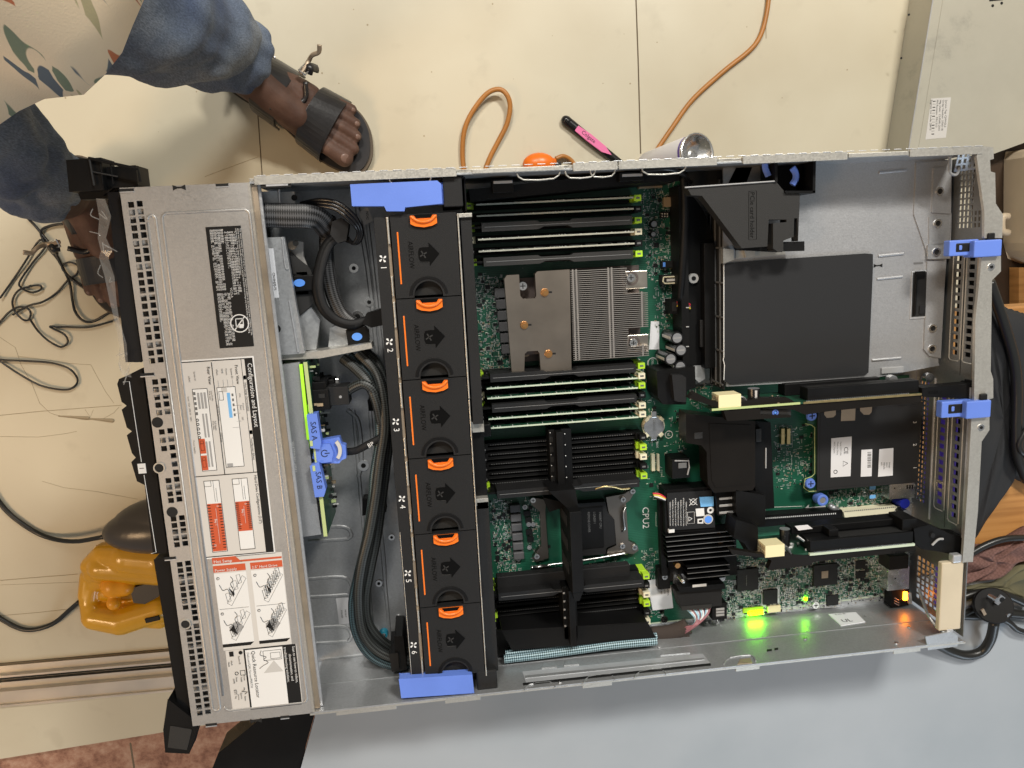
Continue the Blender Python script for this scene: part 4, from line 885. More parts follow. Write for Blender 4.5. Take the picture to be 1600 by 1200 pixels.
blank(B1[2], 'grey slot blank between two pairs of memory modules above the heatsink'); blank(B1[5], 'grey slot blank lying along the upper end of the finned heatsink')
blank(B2[0], 'black slot blank partly under the lower end of the heatsink plate', 'black_rough'); blank(B2[3], 'black slot blank between the two lower pairs of green modules', 'black_rough'); blank(B3[4] - 1.5, 'black slot blank beside the bare second processor socket', 'black_rough', up=3)
blank(B4[0], 'black slot blank on the far side of the second processor socket', 'black_rough', x0=262, x1=396, up=2)

# chokes, regulators, capacitors, chips
def part(name, f, label=None, bev=.4, smooth=False):
    m = MB(); f(m); return m.build(name, mb, bev=bev, label=label, smooth=smooth)
for i in range(6):
    y = P(788, 432 + 0, 14)[1]; c = P(781 + i * 2.2, 458 + i * 17.5, 14); part('choke', lambda m: m.box(c[0] - 4.5, c[1] - 4.1, BZ, c[0] + 5, c[1] + 4.1, 14, 'choke'))
for i in range(6):
    c = P(805 + i * 1.2, 795 + i * 14.8, 13); part('choke', lambda m: m.box(c[0] - 5, c[1] - 3.6, BZ, c[0] + 5, c[1] + 3.6, 13, 'choke'), bev=.8)
for a, b_ in ((824, 803), (826, 813), (827, 832), (829, 843)):
    c = P(a, b_, 9); part('regulator', lambda m: m.box(c[0] - 3, c[1] - 2.6, BZ, c[0] + 3, c[1] + 2.6, 8.5, 'chip'), bev=.2)
def can(m, c, r, h, mt='ink'):
    m.cyl((c[0], c[1], c[2]), r, h, mt, 22, cap=mt); m.cyl((c[0], c[1], c[2] + h), r * .78, .4, 'can_top', 22)
    m.box(c[0] - r * .6, c[1] - .15, c[2] + h + .4, c[0] + r * .6, c[1] + .15, c[2] + h + .5, 'label_grey')
for a, b_ in ((820, 792), (826, 819), (833, 819), (827, 855), (810, 873)): c = P(a, b_, 9); part('capacitor', lambda m: can(m, (c[0], c[1], BZ), 2.2, 4, 'silver'), bev=0)
for a, b_ in ((1058, 528), (1064, 547), (1048, 561), (1063, 573)):
    c = P(a, b_, 36)
    def f(m):
        can(m, (c[0], c[1], BZ), 5.4, 30, 'black_gloss')
        m.box(c[0] - 5.6, c[1] - 1.2, 10, c[0] - 5.35, c[1] + 1.2, 34, 'label_grey')
    part('capacitor', f, bev=0)
for a, b_, mt in ((1022, 350, 'sky_blue'), (1021, 366, 'can_top'), (787, 549, 'can_top')):
    c = P(a, b_, 12); part('capacitor', lambda m: can(m, (c[0], c[1], BZ), 3.3 if b_ == 350 else 2.6, 6, 'ink'), bev=0)
for (x0, y0, x1, y1), z, mt in (((1152, 891, 1185, 921), 9, 'chip'), ((1272, 884, 1308, 913), 9.5, 'chip'), ((1338, 877, 1352, 888), 8, 'chip'), ((1292, 931, 1310, 945), 7.6, 'chip'), ((1338, 894, 1352, 903), 8, 'chip'), ((1205, 857, 1216, 869), 8, 'chip')):
    def f(m):
        m.pbox(x0, y0, x1, y1, BZ, z, mt); a = P(x0 - 2.5, y0 - 2.5, BZ); b2 = P(x1 + 2.5, y1 + 2.5, BZ)
        for (u0, v0, u1, v1) in ((a[0], a[1], b2[0], a[1] - .3), (a[0], b2[1], b2[0], b2[1] + .3), (a[0], a[1], a[0] + .3, b2[1]), (b2[0], a[1], b2[0] - .3, b2[1])): m.box(u0, v0, BZ, u1, v1, BZ + .15, 'white')
        if x0 == 1272: m.pbox(1284, 893, 1294, 903, z, z + .3, 'tan_edge')
        if x0 == 1152:
            for k in range(4): c = P(1166, 899 + k * 4, z); m.text('IDRAC8', (c[0], c[1], z + .1), .8, 'ink_light')
    part('chip', f, bev=.2)
def f(m):
    m.pbox(1190, 920, 1218, 946, BZ, BZ + .2, 'solder'); m.pbox(1193, 923, 1215, 943, BZ, 8.4, 'chip')
part('chip', f, 'square chip with pale leaded border', bev=.2)
def f(m):
    m.pbox(1226, 922, 1240, 936, BZ, BZ + .2, 'pcb_plain')
    for i in range(6):
        for j in range(6): c = P(1224 + i * 2.9 + j * .3, 922 + j * 2.7 - i * .3, BZ); m.box(c[0], c[1], BZ, c[0] + 1, c[1] + 1, BZ + .3, 'solder')
part('pad_grid', f, bev=0)
for k, (x0, y0, n) in enumerate(((1149, 950, 5), (1156, 949, 5), (1162, 949, 4), (1222, 940, 5), (1230, 939, 5), (1239, 940, 4), (1248, 940, 3))):
    def f(m):
        for j in range(n): c = P(x0, y0 + j * 3.4, BZ); m.box(c[0], c[1], BZ, c[0] + 3, c[1] - .9, BZ + .4, 'solder')
    part('resistor_array', f, bev=0)
part('lever_header', lambda m: (m.pbox(1200, 948, 1220, 956, BZ, 9, 'ivory')), bev=.4)
part('status_light', lambda m: m.pbox(1170, 956, 1193, 960, BZ + .5, 9, 'led_green'), 'wide green light bar glowing by the board edge', bev=.3)
part('status_light', lambda m: m.pbox(1258, 935, 1261, 938, BZ, 8, 'led_green_small'), 'small green indicator light', bev=.3)
def f(m): m.pbox(1161, 951, 1193, 955, BZ, 8, 'lime')
part('light_header', f)
def scr(name, a, b_, z, r, mt='silver', par=None, lab=None):
    m = MB(); c = P(a, b_, z); m.cyl((c[0], c[1], z - 2), r, 2, mt, 22, r2=r * .88); m.box(c[0] - r * .55, c[1] - r * .1, z, c[0] + r * .55, c[1] + r * .1, z + .12, 'ink'); m.box(c[0] - r * .1, c[1] - r * .55, z, c[0] + r * .1, c[1] + r * .55, z + .13, 'ink')
    return m.build(name, par or mb, bev=.2, label=lab)
scr('screw', 1038, 968, 8, 4); scr('screw', 1275, 946, 8, 4)
# vertical connectors and headers right of the heatsink
part('data_port', lambda m: (m.pbox(1034, 430, 1062, 444, BZ, 16, 'dark'), m.tube(Pz([(1037, 433), (1060, 432), (1061, 442), (1039, 443), (1036, 440), (1037, 433)], 16.5), .7, 'cream', 6, smooth=False), m.pbox(1042, 436, 1056, 439, 10, 17, 'label_grey')), bev=.3)
part('header_connector', lambda m: (m.pbox(1034, 408, 1055, 418, BZ, 12, 'ink'), m.pbox(1036, 410, 1040, 417, 12, 13, 'sky_blue')), bev=.3)
part('header_connector', lambda m: (m.pbox(1032, 331, 1045, 340, BZ, 10, 'ink'), [m.pbox(1034 + 4 * i, 333 + 4 * j, 1036 + 4 * i, 335 + 4 * j, 10, 10.6, 'label_grey') for i in range(3) for j in range(2)]), bev=.2)
part('header_connector', lambda m: m.pbox(998, 285, 1035, 293, BZ, 12, 'smd_tan'), bev=.4); part('header_connector', lambda m: m.pbox(1038, 308, 1068, 322, BZ, 12, 'smd_tan'), bev=.4)
part('header_connector', lambda m: (m.pbox(1047, 468, 1062, 490, BZ, 22, 'black'), m.pbox(1050, 472, 1058, 486, 22, 22.4, 'dark')), bev=.6)
m = MB()
for k, mt in enumerate(('wire_red', 'wire_maroon', 'wire_yellow', 'ink')): m.tube([P(1058, 472 + k * 3, 22), P(1068, 470 + k * 4, 26), P(1078, 476 + k * 3, 20)], .9, mt, 6)
m.build('header_wires', mb)
part('header_connector', lambda m: (m.pbox(1018, 710, 1024, 736, BZ, 10, 'cream'), m.pbox(1027, 710, 1031, 736, BZ, 10, 'cream')), bev=.3)
part('header_connector', lambda m: (m.pbox(1221, 670, 1226, 694, BZ, 10, 'gold'), m.pbox(1230, 670, 1235, 694, BZ, 10, 'gold'), m.tube(Pz([(1218, 666), (1237, 665), (1238, 699), (1220, 700), (1218, 666)], BZ), .3, 'label_grey', 4, smooth=False)), bev=.2)
part('expansion_slot', lambda m: (m.pprism([(1184, 806), (1316, 797), (1317, 812), (1186, 824)], BZ, 18, 'black'), [m.pbox(1190 + i * 3.1, 809.5 - i * .215, 1191.5 + i * 3.1, 811.5 - i * .215, 18, 18.3, 'white') for i in range(38)]), bev=.5)
part('expansion_slot', lambda m: (m.pprism([(1318, 800), (1407, 792), (1408, 800), (1320, 809)], BZ, 18, 'cream'), [m.pbox(1320 + i * 3, 798.5 - i * .27, 1321.5 + i * 3, 800.3 - i * .27, 18, 18.3, 'ink_grey') for i in range(29)]), 'short cream expansion slot', bev=.5)
part('usb_port', lambda m: (m.pbox(1390, 757, 1428, 777, BZ, 22, 'silver'), [m.pbox(1417 + i * 4, 758, 1419 + i * 4, 764, 22, 22.4, 'ink') for i in range(3)], m.pbox(1397, 762, 1399, 764, 22, 22.3, 'ink')), bev=.6)
for a, b_ in ((1363, 763), (1363, 777)): c = P(a, b_, 13); part('capacitor', lambda m: (can(m, (c[0], c[1], BZ), 3.3, 7, 'silver'), m.box(c[0] - 3, c[1] - 1, 13.4, c[0] + 3, c[1] + 2.4, 13.6, 'label_blue')), bev=0)
c = P(1304, 795, 16); part('capacitor', lambda m: m.capsule((c[0] - 3, c[1] + 2, 14), (c[0] + 3, c[1] - 2, 14), 3, 3, 'can_top'), bev=0, smooth=True)
part('network_port', lambda m: (m.pbox(1388, 888, 1420, 920, BZ, 22, 'silver'), m.pbox(1390, 870, 1419, 888, BZ, 24, 'dark'), m.pbox(1398, 903, 1400, 905, 22, 22.3, 'ink')), bev=.6)
part('usb_port', lambda m: (m.pbox(1393, 921, 1420, 946, BZ, 18, 'black'), [m.tube(Pz([(1397, 934 + i * 4), (1405, 938 + i * 4)], 18.5), .6, 'silver', 5) for i in range(3)]), 'black port with bent contacts beside the orange light', bev=.5)
part('indicator_light', lambda m: (m.pbox(1413, 926, 1418, 938, 10, 20, 'led_orange')), 'orange light glowing at the board corner', bev=.3)
part('port_bracket', lambda m: (m.pprism([(1400, 948), (1418, 946), (1426, 958), (1408, 960)], 4, 12, 'steel'), m.pprism([(1412, 962), (1428, 958), (1440, 972), (1424, 976)], 4, 16, 'steel'), m.pprism([(1418, 928), (1424, 926), (1425, 944), (1420, 944)], 4, 20, 'steel_edge')), bev=.4)
m = MB(); m.pprism([(1010, 907), (1047, 905), (1052, 950), (1020, 954)], BZ, BZ + 1.8, 'paper_cool'); c = P(1040, 918, 6.4); 
m.build  # noqa
for k, s_ in enumerate(('CN-0599V5', '74903-58', '0066-A03')): m.text(s_, (c[0] + 1 - k * 3.2, c[1] + 3, 8.0), 2.2, 'ink', wmax=14)
m.build('part_sticker', mb)
part('part_sticker', lambda m: m.pprism([(1017, 502), (1030, 502), (1030, 546), (1014, 546)], BZ, BZ + .3, 'paper_cool'), bev=0)
# coin battery
t = thing('coin_battery', 'round silver coin battery in its holder below the barrel capacitors', 'battery', P(1022, 667, BZ))
m = MB(); c = P(1022, 667, 11); m.cyl((c[0], c[1], 8), 9.6, 3.2, 'silver', 36); m.text('CR2032', (c[0] - 1, c[1] + 7, 11.35), 3.2, 'ink_grey', wmax=14); m.build('cell', t, bev=.5)
m = MB(); m.cyl((c[0], c[1], BZ), 10.8, 3, 'cream', 36)
for a in (.8, 2.3, 3.9, 5.4): m.obox((c[0] + 10.2 * math.cos(a), c[1] + 10.2 * math.sin(a), 10), (3, 4.5, 5), a, 'cream')
m.box(c[0] - 2.5, c[1] + 9, BZ, c[0] + 2.5, c[1] + 15, 12, 'silver'); m.box(c[0] - 3, c[1] - 13, BZ, c[0] + 3, c[1] - 9.5, 10, 'silver'); m.build('holder', t, bev=.4)

# ------------------------------------------------------------------ processor heatsink
hs = thing('processor_heatsink', 'bronze coloured finned processor heatsink with copper spring screws', 'heatsink', P(900, 500, 8))
HZ = 34
m = MB(); a = P(789, 432, HZ); b_ = P(893, 580, HZ)
X = lambda px, py: P(px, py, HZ)[:2]
m.prism([X(788, 436), X(792, 430), X(811, 429), X(813, 462), X(817, 467), X(836, 466), X(838, 462), X(836, 428), X(840, 424), X(890, 421), X(893, 578), X(848, 584), X(845, 580), X(843, 552), X(840, 548), X(824, 549), X(820, 553), X(819, 585), X(804, 587), X(800, 584)], 26, HZ, 'bronze')
m.build('mounting_plate', hs, bev=1.2)
m = MB(); x0 = P(893, 500, HZ)[0]; x1 = P(1013, 500, HZ)[0]; y1 = P(950, 418, HZ)[1]; y0 = P(950, 560, HZ)[1]
nf = 46; dz = (y1 - y0) / nf
for i in range(nf):
    y = y0 + i * dz; xe = x1 if (i < 6 or 14 < i < 33 or i > 99) else x1 - 18
    if 6 <= i <= 14 or i > 38: xe = x1 - 18
    m.box(x0 + .5, y, 10, xe, y + dz * .34, HZ, 'fin'); 
    for q in (x0 + 2, x0 + 5, x0 + 33, x0 + 36, x1 - 6):
        if q < xe - 1: m.box(q, y + dz * .34, HZ - 2, q + 1.4, y + dz, HZ - .2, 'fin')
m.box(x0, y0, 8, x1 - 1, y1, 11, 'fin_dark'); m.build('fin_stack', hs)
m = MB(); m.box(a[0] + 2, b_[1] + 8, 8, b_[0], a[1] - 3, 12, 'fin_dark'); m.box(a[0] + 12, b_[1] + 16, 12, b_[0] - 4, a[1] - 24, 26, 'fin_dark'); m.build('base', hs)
for (q0, q1) in (((977, 424), (1012, 450)), ((980, 524), (1014, 548))):
    m = MB(); m.pbox(*q0, *q1, 26, 29, 'nickel'); m.build('corner_tab', hs, bev=.5)
for k, (px, py, z, r, mt) in enumerate(((817, 447, 22, 4.2, 'silver'), (986, 434, 33, 4.0, 'silver'), (990, 536, 33, 4.0, 'silver'), (822, 552, 22, 3.6, 'tan_edge'))): scr('screw', px, py, z, r, mt, hs); 
m = MB()
for (px, py) in ((987, 435), (990, 536)): c = P(px, py, 30); m.ring((c[0], c[1], 29), 4.6, 6.2, .6, 'fin_dark')
m.build('washer', hs)
for px, py in ((851, 457), (819, 508), (857, 553)):
    m = MB(); c = P(px, py, HZ); m.cyl((c[0], c[1], HZ), 3.6, 1.6, 'copper', 20, r2=3.2); m.cyl((c[0], c[1], HZ + 1.6), 2.1, 1.2, 'copper', 6); m.box(c[0] + 3.4, c[1] - .8, HZ, c[0] + 6.4, c[1] + .8, HZ + .15, 'ink'); m.build('spring_screw', hs, bev=.4, smooth=False)

# ------------------------------------------------------------------ second processor socket
so = thing('processor_socket', 'empty second processor socket with metal load frame and black dust cover', 'processor socket', P(915, 835, BZ))
m = MB()
def fr(pts, z0, z1, mt='bronze_dark'): m.pprism(pts, z0, z1, mt)
fr([(947, 777), (975, 772), (985, 766), (990, 772), (984, 782), (978, 786), (982, 845), (996, 852), (998, 860), (990, 866), (975, 864), (960, 870), (948, 866), (950, 858), (963, 852), (960, 812), (952, 806)], BZ, 13)
m.build('load_frame', so, bev=.6); m = MB()
fr([(838, 862), (843, 856), (852, 852), (856, 855), (857, 872), (838, 878), (832, 872)], BZ, 11.8); fr([(828, 784), (834, 778), (848, 780), (853, 784), (852, 800), (856, 858), (846, 858), (844, 800), (832, 790)], BZ, 12)
m.build('load_frame', so, bev=.6)
for a_, b2 in ((833, 782), (839, 870), (974, 781), (973, 854), (989, 768), (992, 856)):
    scr('screw', a_, b2, 15, 2.8, 'silver', so)
m = MB(); m.tube([P(838, 886, 14), P(855, 883, 14), P(900, 877, 16), P(940, 871, 16), P(980, 864, 15)], 1.3, 'silver', 8); m.tube([P(977, 792, 14), P(974, 805, 16), P(976, 825, 16), P(972, 830, 14)], 1.4, 'silver', 8); m.capsule(P(832, 887, 14), P(856, 884, 14), 2, 2, 'silver'); m.build('lever', so, smooth=True)
m = MB(); m.pprism([(890, 788), (946, 784), (950, 802), (960, 812), (962, 850), (948, 856), (946, 866), (892, 870)], BZ, 16, 'black_rough'); m.pbox(905, 795, 944, 855, 16, 16.8, 'black')
for i, s_ in enumerate(('REMOVE COVER', 'LGA2011', 'INSERT CPU')): c = P(918 + i * 9, 800, 17); m.text(s_, (c[0], c[1], 17), 3, 'ink_grey', wmax=20)
m.build('dust_cover', so, bev=.6)

# ------------------------------------------------------------------ plastic air baffle
bf = thing('air_baffle', 'black plastic air baffle with upright wall crossing the second processor area', 'air baffle', P(890, 860, 8))
m = MB()
A = P(893, 803, 80); B = P(912, 928, 80)
m.box(A[0] - 1, B[1], 24, A[0] + 9, A[1], 76, 'black'); 
m.prism([P(850, 778, 40)[:2], P(893, 803, 70)[:2], P(893, 810, 70)[:2], P(858, 800, 40)[:2]], 20, 40, 'black')
for i in range(3): m.box(A[0] - 1.6, A[1] - 8 - i * 22, 30, A[0] - 1, A[1] - 18 - i * 22, 62, 'dark')
m.prism([(A[0] - 1, A[1]), (A[0] + 9, A[1]), (A[0] + 7, A[1] + 16), (A[0] - 16, A[1] + 16)], 30, 64, 'black')
m.prism([(A[0] - 1, B[1]), (A[0] + 9, B[1]), (A[0] + 5, B[1] - 9), (A[0] + 1, B[1] - 9)], 30, 74, 'black')
m.build('upright_wall', bf, bev=.8)
m = MB(); a = P(868, 918, 44); b_ = P(912, 1000, 44); m.box(a[0] + 6, b_[1] + 2, 16, b_[0] - 5, a[1], 44, 'black'); m.box(a[0] + 10, b_[1], 20, b_[0] - 8, a[1], 54, 'black')
for i in range(5): m.box(a[0] + 6.4, a[1] - 5 - i * 8, 44, a[0] + 8.4, a[1] - 7 - i * 8, 45, 'ink_light')
m.build('slot_divider', bf, bev=.6)
m = MB(); a = P(856, 676, 44); b_ = P(902, 768, 44); m.box(a[0] + 2, b_[1], 16, b_[0] - 2, a[1], 36, 'black'); m.box(a[0] + 7, b_[1], 30, a[0] + 13, a[1], 46, 'black')
for i in range(5):
    m.box(a[0] + 2.5, a[1] - 6 - i * 9, 36, a[0] + 5.5, a[1] - 11 - i * 9, 36.3, 'dark'); m.sphere((a[0] + 16, a[1] - 4 - i * 10, 37), .6, 'white', 8, 6); m.sphere((a[0] + 3, a[1] - 2 - i * 10, 37), .5, 'white', 8, 6)
m.build('slot_divider', bf, bev=.6)
m = MB(); m.pprism([(783, 985), (1012, 972), (1026, 998), (800, 1016)], 12, 44, 'black'); m.pbox(776, 902, 985, 912, 20, 30, 'black_rough'); m.pprism([(770, 985), (790, 983), (798, 1040), (782, 1045)], 4, 30, 'black')
m.build('cable_channel', bf, bev=.8)
m = MB(); m.pbox(745, 664, 768, 682, 30, 48, 'black'); m.build('baffle_foot', bf, bev=1)
# far side shroud strip above the upper memory bank
sh = MB(); sh.pprism([(732, 296), (1062, 262), (1062, 282), (1000, 286), (735, 314)], 10, 58, 'black'); sh.pbox(769, 281, 803, 300, 50, 66, 'black'); sh.pbox(968, 270, 1006, 282, 50, 66, 'black'); sh.pbox(771, 283, 801, 286, 66, 66.6, 'ink_light'); sh.pbox(972, 272, 1004, 275, 66, 66.6, 'ink_light')
tag(sh.build('side_shroud', bev=.8), 'long black plastic strip along the far side wall above the memory', 'air shroud')

# ------------------------------------------------------------------ power supply housing
ps = thing('power_supply_housing', 'silver sheet metal power supply housing with black plastic sheet on its left half', 'power supply housing', (575, 330, 2))
m = MB()
hz = 44
m.box(472.5, 242, 8, 473.5, 425, 43, 'dark'); 
pl = [P(1130, 392, hz)[:2], P(1130, 262, hz)[:2], P(1450, 248, hz)[:2], P(1488, 250, hz)[:2], P(1478, 420, hz)[:2], P(1466, 566, hz)[:2], P(1468, 571, hz)[:2], P(1358, 592, hz)[:2], P(1135, 604, hz)[:2]]
m.prism(pl, 42, hz, 'steel_plate')
m.pprism([(1432, 254), (1486, 250), (1484, 330), (1487, 334), (1485, 404), (1452, 405), (1428, 335)], hz, 45.2, 'steel_plate')
m.pprism([(1459, 262), (1487, 261), (1486, 334), (1456, 332)], 45, 46.4, 'steel_plate'); m.pprism([(1452, 338), (1486, 338), (1482, 380), (1452, 382)], 45, 46.2, 'steel'); m.pprism([(1450, 382), (1479, 382), (1478, 404), (1450, 405)], 45, 47, 'steel'); m.pprism([(1449, 408), (1478, 408), (1470, 560), (1452, 556), (1444, 546)], 44, 45.4, 'steel_plate')
for (x0, y0, x1) in ((1372, 399, 1412), (1370, 435, 1410), (1362, 562, 1408), (1373, 269, 1416)): m.tube(Pz([(x0, y0 + 1), (x1, y0 - 3)], hz + .2), 1.3, 'steel_plate', 8, smooth=False)
m.pprism([(1130, 388), (1146, 390), (1147, 406), (1130, 412)], hz, 50, 'steel_edge'); m.pprism([(1163, 391), (1180, 391), (1180, 402), (1166, 403)], hz, 49, 'steel_edge')
m.pprism([(1150, 390), (1225, 388), (1228, 398), (1150, 404)], hz, 44.6, 'steel_edge')
m.pbox(1378, 575, 1412, 582, 40, 46, 'ink_light')
m.build('top_plate', ps, bev=.7)
m = MB()
for i in range(6):
    y = 246 + i * 30; m.box(471.4, y, 10, 472.5, y + 1.4, 42, 'ink_grey')
for k in range(3): m.box(471.4, 244, 14 + k * 11, 472.5, 424, 15 + k * 11, 'ink_grey')
m.build('side_grille', ps)
m = MB(); m.pprism([(1131, 416), (1136, 411), (1200, 406), (1352, 396), (1364, 397), (1364, 420), (1357, 582), (1352, 586), (1140, 600), (1131, 594)], 44.8, 46.0, 'sheet_grey'); m.tube(Pz([(1131, 414), (1131, 558), (1130, 562), (1132, 570), (1131, 594)], 46), .5, 'white', 5, smooth=False); m.build('insulating_sheet', ps, bev=.4)
m = MB(); m.pbox(1425, 424, 1448, 497, hz, 44.8, 'steel_bright'); m.pbox(1427, 426, 1446, 494, 44.8, 45.1, 'dark'); m.pbox(1432, 424, 1446, 434, 45, 47, 'black'); m.pbox(1437, 478, 1446, 490, 45, 46, 'black_rough'); m.tube(Pz([(1432, 430), (1429, 492)], 46), 1.2, 'black', 6); m.build('release_opening', ps, bev=.3)
for a, b_, z in ((1468, 299, 46.4), (1465, 349, 46.2), (1463, 394, 47), (1457, 513, 45.4), (1456, 545, 45.4)):
    m = MB(); c = P(a, b_, z); m.ring((c[0], c[1], z), 2.4, 3.8, .9, 'silver', 22); m.cyl((c[0], c[1], z), 2.4, .15, 'ink', 18); m.build('threaded_insert', ps)
m = MB(); c = P(1372, 415, 44.2)
m.prism([(c[0] - 4, c[1] - 1.6), (c[0] - 1.4, c[1] - .5), (c[0] + 1.4, c[1] - .5), (c[0] + 4, c[1] - 1.6), (c[0] + 4, c[1] + 1.6), (c[0] + 1.4, c[1] + .5), (c[0] - 1.4, c[1] + .5), (c[0] - 4, c[1] + 1.6)], 44, 44.3, 'ink'); m.pbox(1428, 410, 1442, 412, 44, 44.4, 'ink_grey'); m.build('punched_slot', ps)
m = MB(); m.pprism([(1073, 300), (1082, 305), (1100, 330), (1118, 380), (1118, 572), (1073, 570)], 6, 20, 'black'); m.pbox(1100, 380, 1118, 575, 12, 30, 'black'); m.pprism([(1060, 290), (1074, 290), (1078, 600), (1068, 600)], 8, 34, 'black')
for q in (480, 510, 541): m.pbox(1072, q, 1077, q + 1.5, 30, 35, 'ink_light')
m.pbox(1094, 500, 1108, 542, 20, 26, 'black_rough'); m.build('side_duct', ps, bev=.8)
c = P(1084, 435, 24); m = MB(); m.cyl((c[0], c[1], 20), 4.4, 4, 'label_grey', 20); m.cyl((c[0], c[1], 24), 2, .3, 'ink', 14); m.build('screw', ps, bev=.4)

# card holder bracket
ck = thing('card_holder', 'charcoal plastic card holder bracket with angled edge and blue ring latch', 'card holder', P(1170, 340, 50))
m = MB()
m.pprism([(1073, 292), (1080, 305), (1097, 306), (1159, 388), (1199, 385), (1201, 343), (1229, 343), (1229, 347), (1208, 349), (1208, 388), (1216, 394), (1224, 393), (1224, 376), (1240, 370), (1241, 341), (1246, 341), (1247, 377), (1250, 303), (1227, 301), (1212, 283)], 60, 72, 'holder_grey')
m.pprism([(1208, 349), (1229, 347), (1238, 345), (1238, 368), (1216, 374), (1216, 394), (1208, 392)], 58, 70, 'holder_grey')
m.tube(Pz([(1070, 293), (1212, 283), (1214, 250)], 73), .7, 'ink_light', 5, smooth=False)
c = P(1175, 300, 72.1); m.text('PCIe card holder', (c[0] - 1.5, c[1], 72.12), 5.4, 'deboss', wmax=37); m.tube(Pz([(1170, 299), (1182, 298), (1182, 374), (1170, 375), (1170, 299)], 72), .3, 'deboss', 4, smooth=False)
m.pprism([(1158, 387), (1200, 386), (1222, 391), (1222, 394), (1160, 391)], 40, 60, 'black')
m.build('bracket', ck, bev=.7)
m = MB(); m.pprism([(1214, 250), (1275, 243), (1274, 301), (1227, 301), (1214, 284)], 20, 46, 'dark'); m.pprism([(1271, 246), (1275, 246), (1274, 301), (1270, 301)], 46, 74, 'black'); m.pprism([(1226, 298), (1274, 298), (1274, 302), (1228, 302)], 46, 74, 'black'); m.pprism([(1211, 252), (1215, 252), (1215, 284), (1211, 284)], 46, 74, 'black'); m.pprism([(1074, 262), (1212, 252), (1212, 282), (1076, 291)], 10, 30, 'dark'); m.pprism([(1150, 262), (1176, 260), (1166, 286), (1138, 286)], 30, 44, 'black_rough')
m.build('pocket', ck, bev=.5)
m = MB(); m.pprism([(1219, 378), (1257, 377), (1257, 392), (1222, 393)], 56, 68, 'black'); m.build('latch_bar', ck, bev=.8)
m = MB(); c = P(1222, 362, 70); m.ring((c[0], c[1], 70), 2.0, 3.2, .5, 'sky_blue', 24); m.cyl((c[0], c[1], 70), 1.4, .5, 'sky_blue', 18); m.build('touch_point', ck)
m = MB(); m.tube(Pz([(1196, 250), (1196, 262), (1201, 275)], 66), 2.2, 'blue', 6, flat=1.3); m.build('blue_grip', ck); m = MB(); m.tube(Pz([(1238, 262), (1243, 270), (1243, 280), (1238, 289)], 66), 2.2, 'blue', 6, flat=1.3); m.build('blue_grip', ck)

# risers
def riser(name, label, x0, x1, y0, gold, z=78):
    t = thing(name, label, 'riser card', (x0, y0, 8)); return t
r1 = riser('riser_card', 'riser card with two black slots beside the silver power supply housing', P(1110, 622, 78)[0], 0, P(1350, 621, 78)[1], None)
def rz(py, px=1300): return P(px, py, 78)[1]
Y1 = P(1350, 621, 78)[1]; xa = P(1112, 630, 78)[0]; xb = P(1441, 613, 78)[0]
m = MB(); m.box(xa, Y1 - 1.6, 30, xb, Y1, 78, 'pcb_plain'); m.box(P(1255, 628, 78)[0], Y1 - 1.7, 77.5, xb, Y1 + .1, 78.6, 'gold'); m.box(xa, Y1 - 1.7, 77.5, P(1250, 628, 78)[0], Y1 + .1, 78.5, 'pcb_edge')
for i in range(48): x = P(1260, 625, 78)[0] + i * 1.95; m.box(x, Y1, 76.8, x + .9, Y1 + 1.1, 78.2, 'silver')
for i in range(60): x = xa + 4 + rs.random() * 70; z = rs.uniform(45, 76); m.box(x, Y1, z, x + rs.uniform(.6, 2.4), Y1 + .8, z + rs.uniform(.6, 1.6), rs.choice(['solder', 'smd_tan', 'ink', 'white']))
m.text('RISER1_A01', (P(1195, 615, 70)[0], Y1 + .2, 62), 3.6, 'white', u=(1, 0, 0), v=(0, 0, 1)); m.build('board', r1)
xs = P(1262, 610, 76)[0]
m = MB(); m.box(xs, Y1, 62, xb - 2, Y1 + 11, 76, 'black'); m.box(xs + 2, Y1 + 10.8, 67, xb - 5, Y1 + 11.2, 71, 'dark'); m.build('card_slot', r1, bev=.6)
m = MB(); m.box(xs - 8, Y1, 36, xb - 22, Y1 + 11, 50, 'black'); m.build('card_slot', r1, bev=.6)
def conn(m, px0, px1, Y, z1=78):
    a = P(px0, 620, z1)[0]; b_ = P(px1, 620, z1)[0]; return a, b_
def power_conn(t, px0, px1, py, Y):
    a = P(px0, py, 78)[0]; b_ = P(px1, py, 78)[0]; m = MB(); m.box(a, Y, 62, b_, Y + 11, 78, 'ivory')
    for i in range(4):
        for j in range(2): m.box(a - .3, Y + 1.6 + j * 4.6, 63.5 + i * 3.6, a + .1, Y + 4.6 + j * 4.6, 65.6 + i * 3.6, 'smd_tan')
    m.build('power_connector', t, bev=.6)
    m = MB()
    for i in range(5): m.tube([(b_, Y + 8, 64 + i * 3), (b_ + 4, Y + 7, 64 + i * 3), (b_ + 7, Y + .5, 64 + i * 3)], .5, 'silver', 5)
    m.build('connector_pins', t)
power_conn(r1, 1123, 1158, 625, Y1)
m = MB(); c = P(1179, 612, 70); m.cyl((c[0], Y1, 68), 5.0, 13, 'black_gloss', 22, axis='Y', cap='can_top'); m.box(c[0] - 1, Y1 + 1, 72.6, c[0] + 1, Y1 + 12, 73.1, 'label_grey'); m.build('capacitor', r1)
m = MB(); c = P(1390, 585, 60); m.cyl((c[0], c[1] - 4, 60), 4.0, 6, 'silver', 20); m.build('capacitor', r1, bev=.4); m = MB(); c = P(1452, 590, 50); m.cyl((c[0], c[1], 46), 4.4, 5, 'silver', 20); m.build('capacitor', r1, bev=.4)
m = MB()
